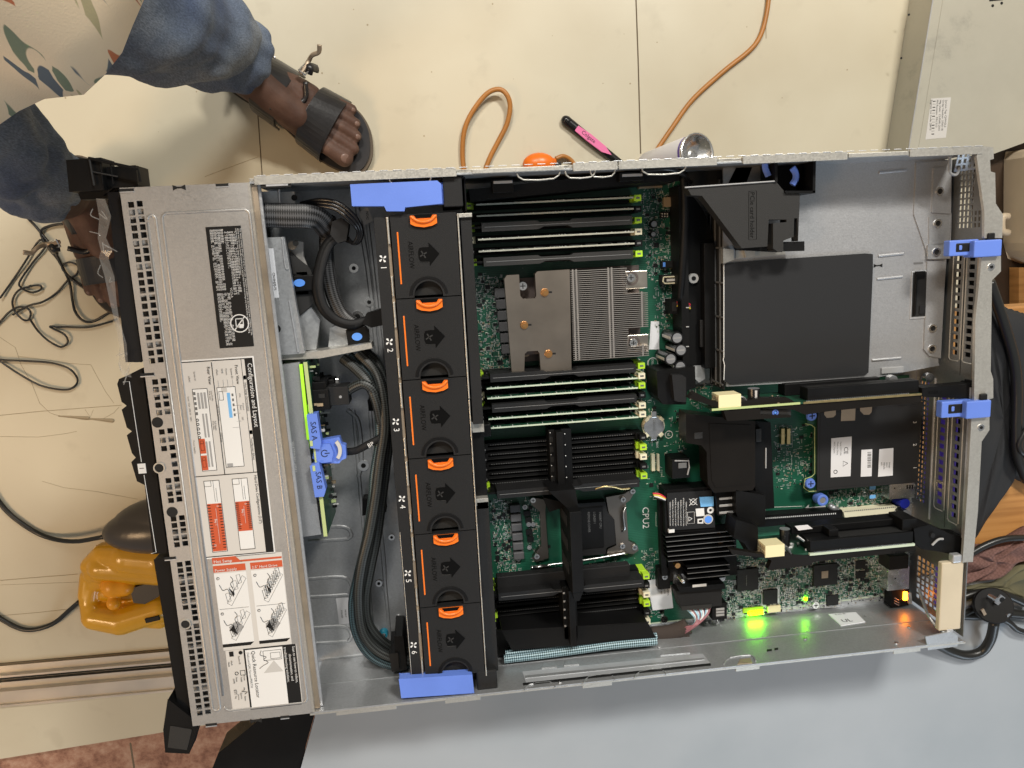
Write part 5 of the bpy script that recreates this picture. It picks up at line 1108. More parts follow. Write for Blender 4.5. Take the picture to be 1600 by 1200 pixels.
m.pprism([(1085, 612), (1112, 626), (1140, 631), (1188, 622), (1232, 622), (1250, 633), (1256, 628), (1440, 616), (1440, 628), (1300, 642), (1258, 648), (1240, 640), (1188, 638), (1188, 648), (1236, 649), (1236, 652), (1136, 658), (1130, 640), (1075, 622)], 70, 77, 'duct_brown')
m.pprism([(1188, 640), (1236, 640), (1236, 650), (1188, 652)], 64, 74, 'holder_grey')
m.pprism([(1441, 606), (1516, 600), (1519, 598), (1532, 596), (1531, 620), (1519, 623), (1441, 620)], 66, 79, 'black'); m.pbox(1524, 596, 1531, 604, 70, 84, 'black'); c = P(1450, 618, 79); m.text('RISER 1', (c[0], c[1] + 1, 79.1), 4, 'deboss', u=(1, 0, 0), v=(0, 1, 0))
m.build('frame', r1, bev=.5)
m = MB(); c = P(1212, 645, 75); m.ring((c[0], c[1], 74), 1.7, 2.8, .6, 'blue', 22); m.cyl((c[0], c[1], 74), 1.1, .6, 'sky_blue', 16); m.build('touch_point', r1)
# riser 2
r2 = riser('riser_card', 'riser card marked RISER 2 with a clear lit board edge above the rear vent', P(1200, 860, 78)[0], 0, P(1350, 858, 78)[1], None)
Y2 = P(1350, 857, 78)[1]; xc = P(1265, 866, 78)[0]; xd = P(1429, 850, 78)[0]
m = MB(); m.box(P(1188, 870, 78)[0], Y2 - 1.6, 30, xd, Y2, 76, 'pcb_plain'); m.box(xc, Y2 - 1.8, 76, xd, Y2 + .2, 78.6, 'pcb_pale')
for i in range(50): x = xc + 4 + i * 1.75; m.box(x, Y2 + .2, 76.8, x + .9, Y2 + 1.4, 78.2, 'silver')
for i in range(40): x = P(1190, 860, 78)[0] + rs.random() * 50; z = rs.uniform(45, 75); m.box(x, Y2, z, x + rs.uniform(.6, 2.4), Y2 + 1.8, z + rs.uniform(.6, 1.6), rs.choice(['solder', 'smd_tan', 'ink', 'white']))
m.build('board', r2)
m = MB(); m.box(xc + 1, Y2 + .4, 58, xd - 1, Y2 + 11, 77, 'black'); m.box(xc + 30, Y2 + 10.8, 62, xd - 4, Y2 + 11.3, 74, 'dark'); m.build('card_slot', r2, bev=.7)
m = MB(); a = P(1300, 830, 66)[0]; m.box(xc - 8, Y2 + 11.4, 46, xd - 2, Y2 + 18, 60, 'black'); m.box(a - 6, Y2 + 11, 60, a + 3, Y2 + 18, 72, 'black'); m.box(a + 62, Y2 + 11, 52, a + 76, Y2 + 22, 74, 'black'); m.build('card_guide', r2, bev=.7)
power_conn(r2, 1196, 1226, 855, Y2)
m = MB(); c = P(1231, 826, 66); m.cyl((c[0], Y2 + 2, 60), 4.6, 16, 'black_gloss', 22, axis='Y', cap='can_top'); m.build('capacitor', r2)
m = MB(); m.pprism([(1242, 822), (1262, 820), (1270, 826), (1248, 829)], 62, 62.4, 'paper_cool'); m.capsule(P(1246, 838, 66), P(1256, 845, 68), 1.4, 1.4, 'silver'); m.build('sticker', r2)
m = MB()
m.pprism([(1140, 858), (1190, 866), (1204, 868), (1206, 864), (1264, 868), (1430, 851), (1430, 861), (1270, 878), (1268, 883), (1204, 891), (1200, 890), (1206, 876), (1196, 872), (1144, 866)], 70, 76.5, 'duct_brown')
c = P(1392, 862, 77); m.text('RISER 2', (c[0] + 14, c[1] - .2, 76.7), 4.2, 'deboss', u=(-1, 0, 0), v=(0, -1, 0), wmax=19)
m.pprism([(1428, 826), (1452, 820), (1488, 836), (1508, 838), (1508, 866), (1494, 868), (1468, 862), (1440, 858), (1430, 850)], 60, 77, 'black'); m.tube(Pz([(1456, 852), (1466, 843), (1474, 842)], 78), 1.2, 'ink_light', 6); c = P(1456, 836, 77); m.cyl((c[0], c[1], 77), 2.2, 1.5, 'black_rough', 14)
m.build('frame', r2, bev=.5)
m = MB(); m.pprism([(1150, 812), (1184, 822), (1186, 872), (1178, 874), (1164, 850), (1146, 840)], 40, 62, 'black'); m.pprism([(1150, 766), (1196, 774), (1196, 820), (1158, 826), (1150, 800)], 30, 50, 'black'); c = P(1154, 826, 52); m.cyl((c[0], c[1], 50), 3.2, 3, 'holder_grey', 16); m.build('shroud', r2, bev=1)
# tall barrel capacitors by the rear
m = MB(); c = P(1417, 806, 30); m.cyl((c[0], c[1], BZ), 5.2, 22, 'black_gloss', 22, cap='can_top'); m.box(c[0] - 5.4, c[1] - 1, 10, c[0] - 5, c[1] + 2, 26, 'white'); m.build('capacitor', mb)
m = MB(); c = P(1416, 788, 22); m.cyl((c[0], c[1], BZ), 5.0, 14, 'cap_blue', 28); m.build('capacitor', mb, bev=.8, label='glossy blue capped capacitor')

# network daughter card
nc = thing('network_card', 'dark covered network card with white stickers and blue thumb screws', 'network card', P(1350, 700, 8))
NZ = 22
m = MB(); m.pprism([(1278, 642), (1442, 628), (1434, 748), (1432, 754), (1277, 767)], NZ - 2, NZ, 'sheet_grey'); m.pprism([(1282, 645), (1438, 632), (1430, 750), (1280, 763)], NZ, NZ + .3, 'sheet_grey')
for s_, py in (('3', 658), ('2', 693), ('1', 729)): c = P(1425, py, NZ); m.text(s_, (c[0] + 1, c[1], NZ + .45), 5, 'white')
m.build('cover', nc, bev=.4)
m = MB(); m.pprism([(1260, 640), (1280, 640), (1280, 770), (1258, 770), (1256, 750), (1272, 744), (1273, 664), (1262, 662)], 14, 18, 'pcb_plain'); m.tube(Pz([(1258, 662), (1268, 664), (1273, 668), (1273, 740), (1268, 745), (1258, 748), (1256, 762), (1264, 768), (1276, 767)], 18.2), .45, 'pcb_edge', 5, smooth=False); m.build('board', nc)
for a, b_ in ((1269, 650), (1267, 756)): scr('thumb_screw', a, b_, 26, 5.0, 'blue', nc)
m = MB(); c = P(1286, 782, 24); m.ring((c[0], c[1], 14), 3.0, 5.6, 10, 'blue', 26); m.cyl((c[0], c[1], 14), 3.0, 9.4, 'steel', 20); m.build('standoff', nc, bev=.5)
m = MB(); m.pprism([(1299, 685), (1331, 682), (1329, 744), (1298, 746)], NZ + .3, NZ + .5, 'paper_cool'); 
for (u0, v0, s_, sz) in ((1320, 698, 'CE', 6), (1314, 690, 'Input 12V 2.0A', 2.2), (1309, 690, 'Made in China', 2.2), (1304, 690, 'NDC 4 port', 2.2)): c = P(u0, v0, NZ); m.text(s_, (c[0] - 1, c[1], NZ + .55), sz, 'ink', wmax=8 if sz == 6 else 18)
c = P(1320, 724, NZ); m.tube([(c[0] + 2.6, c[1], NZ + .6), (c[0] - 2, c[1] + 2.6, NZ + .6), (c[0] - 2, c[1] - 2.6, NZ + .6), (c[0] + 2.6, c[1], NZ + .6)], .25, 'ink', 4, smooth=False); c = P(1305, 737, NZ); m.ring((c[0], c[1], NZ + .5), 1.4, 2.0, .1, 'ink', 16)
m.build('approval_sticker', nc)
m = MB(); m.pprism([(1346, 703), (1363, 702), (1362, 744), (1345, 745)], NZ + .3, NZ + .5, 'paper_cool')
for i in range(16): c = P(1358, 706 + i * 1.55, NZ); m.box(c[0] - 2, c[1], NZ + .5, c[0] + 1.8, c[1] - rs.uniform(.2, .6), NZ + .6, 'ink')
m.build('bar_code_sticker', nc)
m = MB(); m.pprism([(1374, 702), (1396, 700), (1395, 743), (1372, 745)], NZ + .3, NZ + .5, 'paper_cool')
for i, s_ in enumerate(('FM487', '0MVC', '00JAAK', 'A01')): c = P(1388 - i * 4, 722, NZ); m.text(s_, (c[0], c[1], NZ + .55), 2.2, 'ink', wmax=9)
m.build('part_sticker', nc)
m = MB(); 
for pts in ([(1288, 637), (1306, 635), (1306, 648), (1302, 652), (1292, 653), (1288, 648)], [(1315, 636), (1337, 634), (1336, 657), (1314, 658)], [(1344, 632), (1363, 631), (1362, 644), (1358, 648), (1350, 648), (1344, 642)]): m.pprism(pts, NZ + .3, NZ + .5, 'tan_edge')
m.build('tan_sticker', nc)
# storage controller card with battery and black finned heatsink
rc = thing('storage_card', 'storage controller card with black finned heatsink and labelled battery pack', 'storage card', P(1090, 860, 8))
m = MB(); m.pprism([(1034, 756), (1122, 752), (1150, 905), (1046, 915)], 12, 14, 'pcb_plain'); m.pprism([(1030, 780), (1038, 780), (1042, 900), (1034, 900)], 14, 22, 'black'); m.build('board', rc)
m = MB(); m.pprism([(1038, 766), (1114, 760), (1118, 828), (1040, 834)], 14, 32, 'black')
m.pprism([(1042, 771), (1112, 766), (1117, 824), (1046, 829)], 32, 34, 'black_rough')
for i in range(7): c = P(1046 + i * 4.2, 784 - (i % 3) * 3, 34); m.text('WARNING: fire or burn hazard, do not open', (c[0], c[1], 34.1), 1.7, 'white', wmax=23 + (i % 3) * 2)
c = P(1079, 800, 34); m.text('△', (c[0] - 2, c[1] - 4, 34.15), 5, 'white'); m.tube([(c[0] - 3, c[1], 34.2), (c[0] + 3.5, c[1], 34.2), (c[0] + 3.5, c[1] - 11, 34.2), (c[0] - 3, c[1] - 11, 34.2), (c[0] - 3, c[1], 34.2)], .2, 'white', 4, smooth=False)
c = P(1083, 784, 34); m.obox((c[0], c[1], 34.2), (10, .5, .2), .7, 'white'); m.obox((c[0], c[1], 34.3), (10, .5, .2), -.7, 'white'); m.ring((c[0], c[1], 34), 2.6, 3.0, .2, 'white', 18)
m.pprism([(1087, 795), (1100, 794), (1101, 806), (1088, 807)], 34, 34.3, 'white'); m.pprism([(1090, 811), (1099, 810), (1099, 818), (1090, 818)], 34, 34.2, 'white'); m.pprism([(1092, 813), (1097, 812), (1097, 816), (1092, 816)], 34.2, 34.3, 'ink')
c = P(1110, 797, 34); m.ring((c[0], c[1], 34), 1.4, 3.2, .3, 'white', 22)
m.pbox(1045, 828, 1054, 832, 32, 35, 'white'); m.build('battery_pack', rc, bev=.8)
m = MB(); m.pprism([(1093, 777), (1115, 776), (1115, 791), (1095, 792)], 34, 35, 'label_blue'); m.build('blue_sticker', rc, bev=.3)
m = MB(); c = P(1107, 812, 36); m.cyl((c[0], c[1], 34), 4.6, 1.2, 'label_grey', 24); m.cyl((c[0], c[1], 35.2), 3.4, .5, 'sky_blue', 24); m.build('touch_point', rc, bev=.2)
m = MB()
for i in range(6):
    a = P(1040 + i * .8, 838 + i * 7.6, 36); b_ = P(1146 + i * 1.2, 832 + i * 7.4, 36)
    m.box(a[0], a[1] - 1.0, 18, b_[0], a[1], 36, 'black')
    m.box(a[0], a[1] - 1.02, 35.9, b_[0] , a[1] - .5, 36.2, 'ink_grey')  # grey strip puts the highlight along the fin top into colour
for i in range(3):
    a = P(1074, 887 + i * 8.2, 33); b_ = P(1140, 880, 33); m.box(a[0], a[1] - 1, 16, b_[0], a[1], 33, 'black'); m.box(a[0], a[1] - 1.02, 32.9, b_[0], a[1] - .5, 33.2, 'ink_grey')  # same painted highlight on the shorter fins
m.pprism([(1040, 836), (1150, 830), (1152, 898), (1046, 908)], 14, 18, 'black'); m.build('heatsink', rc)
for a, b_ in ((1123, 836), (1059, 884), (1126, 850)): m = MB(); c = P(a, b_, 30); m.cyl((c[0], c[1], 24), 2.6, 6, 'copper', 14); m.build('spring_pin', rc, bev=.5)
m = MB(); m.pprism([(1053, 898), (1072, 896), (1078, 908), (1116, 904), (1134, 902), (1132, 908), (1080, 914), (1052, 912)], 18, 21, 'silver'); m.capsule(P(1061, 900, 24), P(1067, 908, 30), 2.6, 2.6, 'silver'); m.build('clip', rc, bev=.4)
m = MB(); m.pbox(1028, 888, 1048, 920, 8, 18, 'black'); m.build('side_bracket', rc, bev=1); scr('screw', 1039, 902, 19, 3, 'silver', rc)
m = MB(); m.pprism([(1056, 924), (1128, 918), (1128, 946), (1066, 954)], 12, 30, 'black_rough'); m.pprism([(1060, 918), (1132, 912), (1134, 920), (1062, 926)], 20, 34, 'black'); m.pprism([(1064, 948), (1112, 944), (1112, 950), (1066, 954)], 30, 31, 'holder_grey'); m.pbox(1082, 914, 1104, 916, 34, 34.4, 'label_grey'); m.build('cable_plug', rc, bev=.8)
m = MB(); m.pbox(1113, 944, 1136, 967, 8, 26, 'black'); m.pbox(1118, 950, 1133, 964, 26, 26.5, 'dark')
for i in range(3): m.pbox(1119, 951 + i * 4.6, 1132, 953 + i * 4.6, 26.4, 27.2, 'ink_light')
m.build('cable_plug', rc, bev=.6)
m = MB(); m.pbox(1050, 718, 1078, 746, 8, 30, 'black'); m.tube(Pz([(1054, 720), (1076, 720), (1077, 730), (1074, 742)], 30.5), .8, 'ink_light', 5, smooth=False); m.pbox(1060, 724, 1073, 731, 30, 31, 'ink_grey'); m.build('cable_plug', rc, bev=.8)
# dark duct between risers
dk = thing('card_shroud', 'glossy dark brown plastic shroud in front of the green card area', 'air shroud', P(1140, 710, 8))
m = MB(); m.pprism([(1072, 646), (1180, 658), (1180, 760), (1176, 766), (1116, 770), (1106, 756), (1104, 706), (1096, 696), (1072, 692)], 30, 50, 'duct_brown'); m.pprism([(1108, 662), (1172, 664), (1172, 756), (1118, 762), (1112, 750)], 50, 50.6, 'duct_brown')
c = P(1088, 680, 50); m.pbox(1085, 676, 1098, 685, 50, 50.4, 'holder_grey'); m.build('cover', dk, bev=1.2)
m = MB(); m.pprism([(1178, 658), (1204, 660), (1210, 794), (1190, 796), (1180, 764)], 8, 40, 'black'); m.pbox(1181, 670, 1190, 690, 40, 44, 'holder_grey'); m.pbox(1196, 700, 1198, 732, 40, 41, 'ink_light'); m.pprism([(1118, 768), (1152, 764), (1152, 800), (1122, 806)], 20, 40, 'black')
for i in range(3): m.pbox(1124, 778 + i * 11, 1150, 779.5 + i * 11, 40, 41, 'ink_light')
m.build('side_wall', dk, bev=1)
# riser lock block near the coin battery
bk = thing('connector_block', 'bulky black plastic connector block above the coin battery', 'connector block', P(1055, 602, 8))
m = MB(); m.pprism([(1026, 580), (1086, 572), (1087, 606), (1074, 610), (1072, 632), (1036, 632), (1028, 620)], 8, 42, 'black'); m.build('body', bk, bev=1.2); m = MB(); m.pprism([(1050, 586), (1066, 586), (1072, 590), (1072, 628), (1060, 628), (1054, 626)], 42, 50, 'black_rough'); m.build('lever', bk, bev=1); m = MB(); m.pprism([(1080, 572), (1100, 570), (1102, 592), (1092, 598), (1084, 590)], 8, 20, 'steel_bright'); m.build('metal_clip', bk, bev=.5)

# ------------------------------------------------------------------ cables inside the case
def cabl(name, label, px, zs, r, mt, flat=1.0, weave=1.7, group=None):
    o = sleeve(name, Pz(px, zs), r, mt, flat=flat, weave=weave); tag(o, label, 'cable', group); return o
cabl('ribbon_cable', 'flat black braided cable crossing the silver bracket from the bay cover', [(398, 336), (420, 336), (450, 337), (480, 338), (500, 344), (516, 362)], [70, 70, 70, 68, 60, 46], 2.2, 'braid_black', flat=4.2, weave=1.7)
cabl('braided_cable', 'grey flecked braided cable running down behind the smooth flat black ribbon', [(512, 350), (510, 376), (512, 420), (520, 460), (534, 490), (552, 506)], [40, 40, 38, 36, 36, 38], 4.6, 'braid_black', flat=1.3, weave=1.7)
m = MB()
for k in range(2): m.tube(Pz([(526 + k * 4, 368), (508 + k * 5, 386), (497 + k * 5, 420), (494 + k * 5, 450), (502 + k * 5, 480), (522 + k * 5, 500), (548 + k * 2, 508 - k * 2), (574, 500)], [52, 52, 54, 56, 56, 54, 54, 50]), 2.2, 'black_rough' if k else 'black', 8, flat=1.6)
tag(m.build('ribbon_cable', smooth=True), 'smooth flat black ribbon curving past the blue dotted holder', 'cable')
m = MB()
for k in range(3): m.tube(Pz([(470 + k * 5, 318 + k * 4), (500, 312 + k * 5), (530 - k * 2, 318 + k * 5), (556 - k * 3, 340 + k * 4), (566 - k * 3, 364), (558 - k * 3, 380), (542, 376 - k * 3)], [54, 64, 68, 68, 62, 56, 50]), 1.5, 'black_gloss', 8)
tag(m.build('wire_loop', smooth=True), 'loop of thin glossy black wires below the upper blue fan tray latch', 'wire')
m = MB(); m.pprism([(519, 346), (533, 340), (545, 350), (541, 376), (527, 380), (516, 366)], 44, 58, 'black_rough'); m.pprism([(500, 330), (520, 336), (528, 352), (510, 362), (494, 346)], 30, 46, 'black'); tag(m.build('cable_tie_block', bev=2), 'black taped cable junction where the wire loop and ribbon meet', 'cable junction')
m = MB(); m.pprism([(572, 490), (595, 483), (600, 508), (580, 512), (566, 506)], 44, 60, 'black'); tag(m.build('cable_plug', bev=1.4), 'angular black plug touching the fan tray beside fan 2', 'plug')
# the long braided drive cables
main = [((560, 552), (586, 580), (598, 620), (601, 670), (594, 720), (588, 770), (578, 830), (566, 880), (560, 930), (566, 985), (590, 1016), (625, 1030), (650, 1032)),
        ((545, 556), (578, 592), (592, 640), (594, 690), (586, 740), (582, 790), (572, 850), (560, 900), (552, 945), (558, 990), (580, 1024), (615, 1040), (652, 1044)),
        ((570, 548), (592, 575), (606, 630), (607, 680), (602, 730), (596, 780), (588, 840), (578, 890), (571, 935), (576, 975), (600, 1004), (630, 1018), (652, 1022))]
zz = [34, 40, 46, 46, 44, 40, 36, 34, 32, 30, 28, 26, 24]
for k, (pts, dz, mt_, lb) in enumerate(zip(main, (10, 4, 0), ('braid_dark', 'braid_teal', 'braid_dark'), ('braided black drive cable topmost of the long bundle beside the fans', 'teal flecked braided drive cable outermost on the bay side of the bundle', 'braided black drive cable nearest the fan tray in the long bundle'))):
    cabl('drive_cable', lb, pts, [q + dz for q in zz], 4.0, mt_, flat=1.15, weave=1.7, group='braided drive cables beside the fan tray')
cabl('signal_cable', 'short black cable curling from the top of the backplane into the bundle', [(536, 560), (556, 576), (574, 596), (588, 626), (596, 660)], [44, 50, 56, 58, 54], 4.4, 'braid_dark')
cabl('power_cable', 'short black cable from the backplane power plug into the bundle', [(544, 610), (558, 602), (570, 600), (584, 612), (594, 640)], [52, 56, 58, 58, 54], 4.2, 'braid_dark')
o = cabl('backplane_cable', 'short black cable lettered BP leading to the blue release knob', [(538, 706), (556, 704), (576, 694), (598, 682)], [50, 52, 54, 54], 3.2, 'black_rough'); m = MB(); c = P(583, 690, 58); m.text('BP', (c[0] - 4, c[1] - 5, 58.2), 5, 'white', u=(.9, .4, 0), v=(-.4, .9, 0)); m.build('lettering', o)
m = MB(); m.pprism([(566, 780), (600, 776), (604, 800), (566, 806)], 8, 22, 'black'); m.pprism([(574, 625), (590, 625), (592, 642), (576, 642)], 8, 24, 'black'); tag(m.build('cable_clip', bev=1), 'black cable clip on the case floor under the drive cables', 'cable clip')
t = thing('cable_guide', 'black upright cable guide clamping the braided bundle at the near corner', 'cable guide', P(616, 1030, 2))
m = MB(); m.pprism([(616, 994), (630, 994), (636, 1046), (618, 1050)], 4, 44, 'black'); m.pprism([(608, 1022), (622, 1020), (624, 1048), (612, 1050)], 4, 46, 'black_rough'); m.pprism([(590, 1046), (650, 1046), (654, 1054), (600, 1056), (592, 1052)], 2, 8, 'steel_edge'); m.build('clamp', t, bev=1)
cabl('braided_harness', 'bright blue and silver braided harness along the inside of the near wall', [(788, 1030), (840, 1024), (900, 1016), (960, 1008), (1026, 1002)], 44, 3.2, 'braid_blue', flat=1.2, weave=2.0)
cabl('braided_harness', 'lower of the two blue and silver braided harnesses under the black channel', [(790, 1022), (840, 1016), (900, 1008), (960, 1001), (1026, 994)], 38, 3.2, 'braid_blue', flat=1.1, weave=2.0)
m = MB(); m.tube(Pz([(1018, 992), (1040, 990), (1060, 985), (1075, 978)], [20, 22, 24, 26]), 6.2, 'cloth_tape', 14, flat=1.3)
m.tube(Pz([(1018, 1000), (1040, 999), (1062, 994), (1075, 988)], [18, 20, 22, 24]), 5.2, 'cloth_tape', 14, flat=1.2); tag(m.build('taped_cable', smooth=True), 'dark brown cloth taped cable section before the fanned out thin wires', 'cable')
m = MB()
for k in range(12):
    mt_ = ('wire_blue', 'wire_white', 'wire_maroon')[k % 3]
    m.tube(Pz([(1070, 980 + (k % 4) * 3), (1082 + k * .8, 978 - k * .3), (1086 + k * 1.8, 966 - k * .6), (1070 + k * 3.6, 948 - k * .3)], [26 + (k % 3) * 2, 28 + (k % 3) * 3, 28 + k % 4, 24]), 1.05, mt_, 6)
tag(m.build('wire_bundle', smooth=True), 'fan of thin blue, white and maroon wires entering the black plug', 'wires')
m = MB(); m.tube(Pz([(930, 764), (945, 760), (960, 761), (972, 764), (985, 763)], [50, 52, 50, 48, 46]), .8, 'gold', 6)
tag(m.build('spring_wire', smooth=True), 'thin brassy wire lying on the black slot blank by the second socket', 'wire')
m = MB()
for k, mt_ in enumerate(('wire_red', 'wire_yellow', 'wire_white', 'ink')): m.tube(Pz([(1020 + k, 771 + k * 2), (1030, 772 + k * 2.6), (1040, 778 + k * 1.6)], [30, 32, 32]), .8, mt_, 6)
tag(m.build('battery_wires', smooth=True), 'short red, yellow and white wires at the corner of the battery pack', 'wires')
m = MB(); m.tube(Pz([(732, 476), (736, 500), (735, 520), (738, 540)], [70, 40, 30, 20]), .9, 'wire_blue', 6); tag(m.build('thin_cable', smooth=True), 'thin pale blue wire along the board side of the fan tray', 'wire')
m = MB(); m.tube(Pz([(1000, 268), (1040, 264), (1062, 270), (1080, 285)], [70, 74, 70, 60]), 1.8, 'black_gloss', 8); m.tube(Pz([(1060, 262), (1068, 280), (1070, 340), (1066, 420), (1062, 470)], [50, 50, 44, 38, 30]), 3.4, 'black', 8); tag(m.build('side_cable', smooth=True), 'black cable running down the edge of the board from the far side wall', 'cable')

# ------------------------------------------------------------------ the surroundings
FZ = -420.0
mt_, nt, b, L = nodes('floor_vinyl')
t_ = N(nt, 'TexCoord'); n1 = N(nt, 'TexNoise'); n1.inputs['Scale'].default_value = 2.2; n1.inputs['Detail'].default_value = 8; L.new(t_.outputs['Object'], n1.inputs['Vector'])
r1_ = ramp(nt, [(.32, (.49, .43, .31)), (.5, (.575, .525, .40)), (.75, (.55, .495, .37))]); L.new(n1.outputs['Fac'], r1_.inputs[0])
n2 = N(nt, 'TexNoise'); n2.inputs['Scale'].default_value = 26; n2.inputs['Detail'].default_value = 5; L.new(t_.outputs['Object'], n2.inputs['Vector'])
r2_ = ramp(nt, [(.62, (0, 0, 0)), (.74, (1, 1, 1))]); L.new(n2.outputs['Fac'], r2_.inputs[0]); mx = N(nt, 'MixRGB'); sc_ = N(nt, 'Math', operation='MULTIPLY'); sc_.inputs[1].default_value = .16; L.new(r2_.outputs[0], sc_.inputs[0]); L.new(sc_.outputs[0], mx.inputs[0])
L.new(r1_.outputs[0], mx.inputs[1]); mx.inputs[2].default_value = (.30, .25, .17, 1); L.new(mx.outputs[0], b.inputs['Base Color'])
r3_ = N(nt, 'MapRange'); r3_.inputs[3].default_value = .28; r3_.inputs[4].default_value = .5; L.new(n1.outputs['Fac'], r3_.inputs[0]); L.new(r3_.outputs[0], b.inputs['Roughness'])
bp = N(nt, 'Bump'); bp.inputs['Strength'].default_value = .15; bp.inputs['Distance'].default_value = .002; L.new(n1.outputs['Fac'], bp.inputs['Height']); L.new(bp.outputs[0], b.inputs['Normal'])
mt_, nt, b, L = nodes('red_tile')
t_ = N(nt, 'TexCoord'); n1 = N(nt, 'TexNoise'); n1.inputs['Scale'].default_value = 38; n1.inputs['Detail'].default_value = 8; n1.inputs['Roughness'].default_value = .75; L.new(t_.outputs['Object'], n1.inputs['Vector'])
r_ = ramp(nt, [(.35, (.17, .07, .045)), (.5, (.36, .19, .125)), (.66, (.50, .33, .24))]); L.new(n1.outputs['Fac'], r_.inputs[0]); L.new(r_.outputs[0], b.inputs['Base Color']); b.inputs['Roughness'].default_value = .45
mat('seam', (.16, .125, .08), .8); mat('crack', (.36, .29, .19), .9); mat('aluminium', (.72, .66, .58), .30, 1.0, var=.1, vscale=8)
F = lambda px, py, dz=0: P(px, py, FZ + dz)
m = MB(); m.box(-2600, -2600, FZ - 30, 3200, 3200, FZ - 12, 'red_tile'); tt = m.build('tiled_floor'); struct(tt); tt['label'] = 'mottled red terrazzo tiles'
m = MB(); a = F(0, 1186); b_ = F(390, 1122); sl = (b_[1] - a[1]) / (b_[0] - a[0]); fy = lambda x: a[1] + sl * (x - a[0])
m.prism([(-2600, fy(-2600)), (3200, fy(3200)), (3200, 3200), (-2600, 3200)], FZ - 11.9, FZ, 'floor_vinyl'); tt = m.build('floor', bev=1.5); struct(tt); tt['label'] = 'cream floor sheets with dark seams and cracks'
m = MB(); rt = Matrix.Rotation(0, 3, 'Z'); a2 = F(205, 1170, -12); m.box(a2[0] - 1.2, a2[1] - 900, FZ - 12.4, a2[0] + 1.2, a2[1] + 10, FZ - 11.6, 'seam'); struct(m.build('tile_joint'))
m = MB()
def seam(pts, w_=1.2, mt='seam'):
    m.tube([F(x, y, .05) for x, y in pts], w_ * (.6 if mt == 'crack' else .9), mt, 4, res=1, smooth=False)
seam([(993, -20), (997, 90), (1001, 240)], 1.1); seam([(1196, -10), (1197, 60)], 1.0, 'crack'); seam([(403, 180), (410, 280)], .9); seam([(403, 245), (320, 276)], .6, 'crack')
seam([(0, 649), (60, 643), (190, 633)], .7, 'crack'); seam([(0, 907), (60, 902), (122, 897)], .8, 'crack'); seam([(0, 962), (60, 957), (122, 950)], .7, 'crack'); seam([(0, 914), (140, 909)], .4, 'crack')
ck_ = [[(0, 527), (24, 543), (33, 570), (50, 600), (62, 630), (78, 645), (86, 648)], [(86, 648), (110, 652), (132, 656), (160, 655), (178, 645), (186, 636)], [(30, 557), (70, 562), (110, 568), (142, 570), (150, 585), (165, 612), (178, 630)], [(0, 682), (60, 683), (100, 678), (120, 674)], [(66, 752), (100, 762), (150, 768), (215, 780)], [(133, 640), (141, 652), (146, 640)]]
for k, c_ in enumerate(ck_): seam(c_, .5, 'crack')
for (x0, y0, x1, w_) in ((92, 650, 138, 2.6), (140, 654, 176, 3.0)): m.capsule(F(x0, y0, -.4), F(x1, y0 + 3, -.4), w_ * .4, w_, 'crack', 8)
for k in range(26):
    x, y = random.uniform(20, 1400), random.choice([random.uniform(0, 230), random.uniform(10, 220)])
    c = F(x, y); m.cyl((c[0], c[1], FZ), random.uniform(.5, 1.4), .15, 'crack', 7)
sm_ = m.build('floor_seams'); struct(sm_)
# aluminium door track
t = thing('door_track', 'worn aluminium sliding door track set in the cream floor', 'door track', F(60, 1070))
a = F(-60, 1043); b_ = F(300, 1012); c1 = F(-60, 1108); dirx = Vector((b_[0] - a[0], b_[1] - a[1], 0)).normalized(); nrm = Vector((-dirx.y, dirx.x, 0))
wtot = abs((Vector(c1) - Vector(a)).dot(nrm)); L0 = Vector(a); 
def strip(m, d0, d1, z0, z1, mt):
    q = [L0 - nrm * d0 - dirx * 600, L0 - nrm * d0 + dirx * 900, L0 - nrm * d1 + dirx * 900, L0 - nrm * d1 - dirx * 600]
    m.prism([(p.x, p.y) for p in q], FZ + z0, FZ + z1, mt)
m = MB(); strip(m, 0, wtot, .2, 1.2, 'aluminium'); m.build('base_plate', t)
for d0, d1, h_ in ((0, 2, 6), (14, 17, 9), (24, 27, 9), (38, 42, 10), (wtot - 3, wtot, 5)):
    m = MB(); strip(m, d0, d1, 1, h_, 'aluminium'); m.build('rail', t, bev=.6)
m = MB(); strip(m, 17.5, 23.5, 1.2, 1.6, 'ink'); strip(m, -2, 0, .2, 3, 'seam'); m.build('groove', t)
# cords and loose things on the floor
def cord(name, label, pts, r, mt, z0=None, group=None, seg=8, cat='cable', zs=None):
    z0 = r if z0 is None else z0
    zz_ = zs or [z0] * len(pts)
    m = MB(); m.tube([F(x, y, zz_[i]) for i, (x, y) in enumerate(pts)], r, mt, seg, res=8); o = m.build(name, smooth=True); tag(o, label, cat, group); return o
mat('cord_orange', (.40, .165, .035), .42, var=.12, vscale=30); mat('cord_black', (.014, .014, .013), .35)
cord('extension_cord', 'orange brown cord sweeping up the cream floor past the spray can', [(1010, 260), (1024, 238), (1050, 200), (1082, 156), (1130, 112), (1170, 80), (1188, 56), (1198, 20), (1204, -30)], 3.4, 'cord_orange')
cord('extension_cord', 'closed loop of orange brown cord standing alone on the cream floor', [(728, 280), (723, 250), (724, 214), (732, 186), (750, 158), (766, 143), (782, 140), (793, 150), (797, 168), (792, 194), (778, 222), (764, 250), (752, 285)], 3.4, 'cord_orange', zs=[4, 5, 8, 10, 12, 14, 14, 14, 12, 9, 7, 5, 4])
t = thing('orange_plug', 'bright orange rounded plug half hidden behind the case rim', 'plug', F(848, 258))
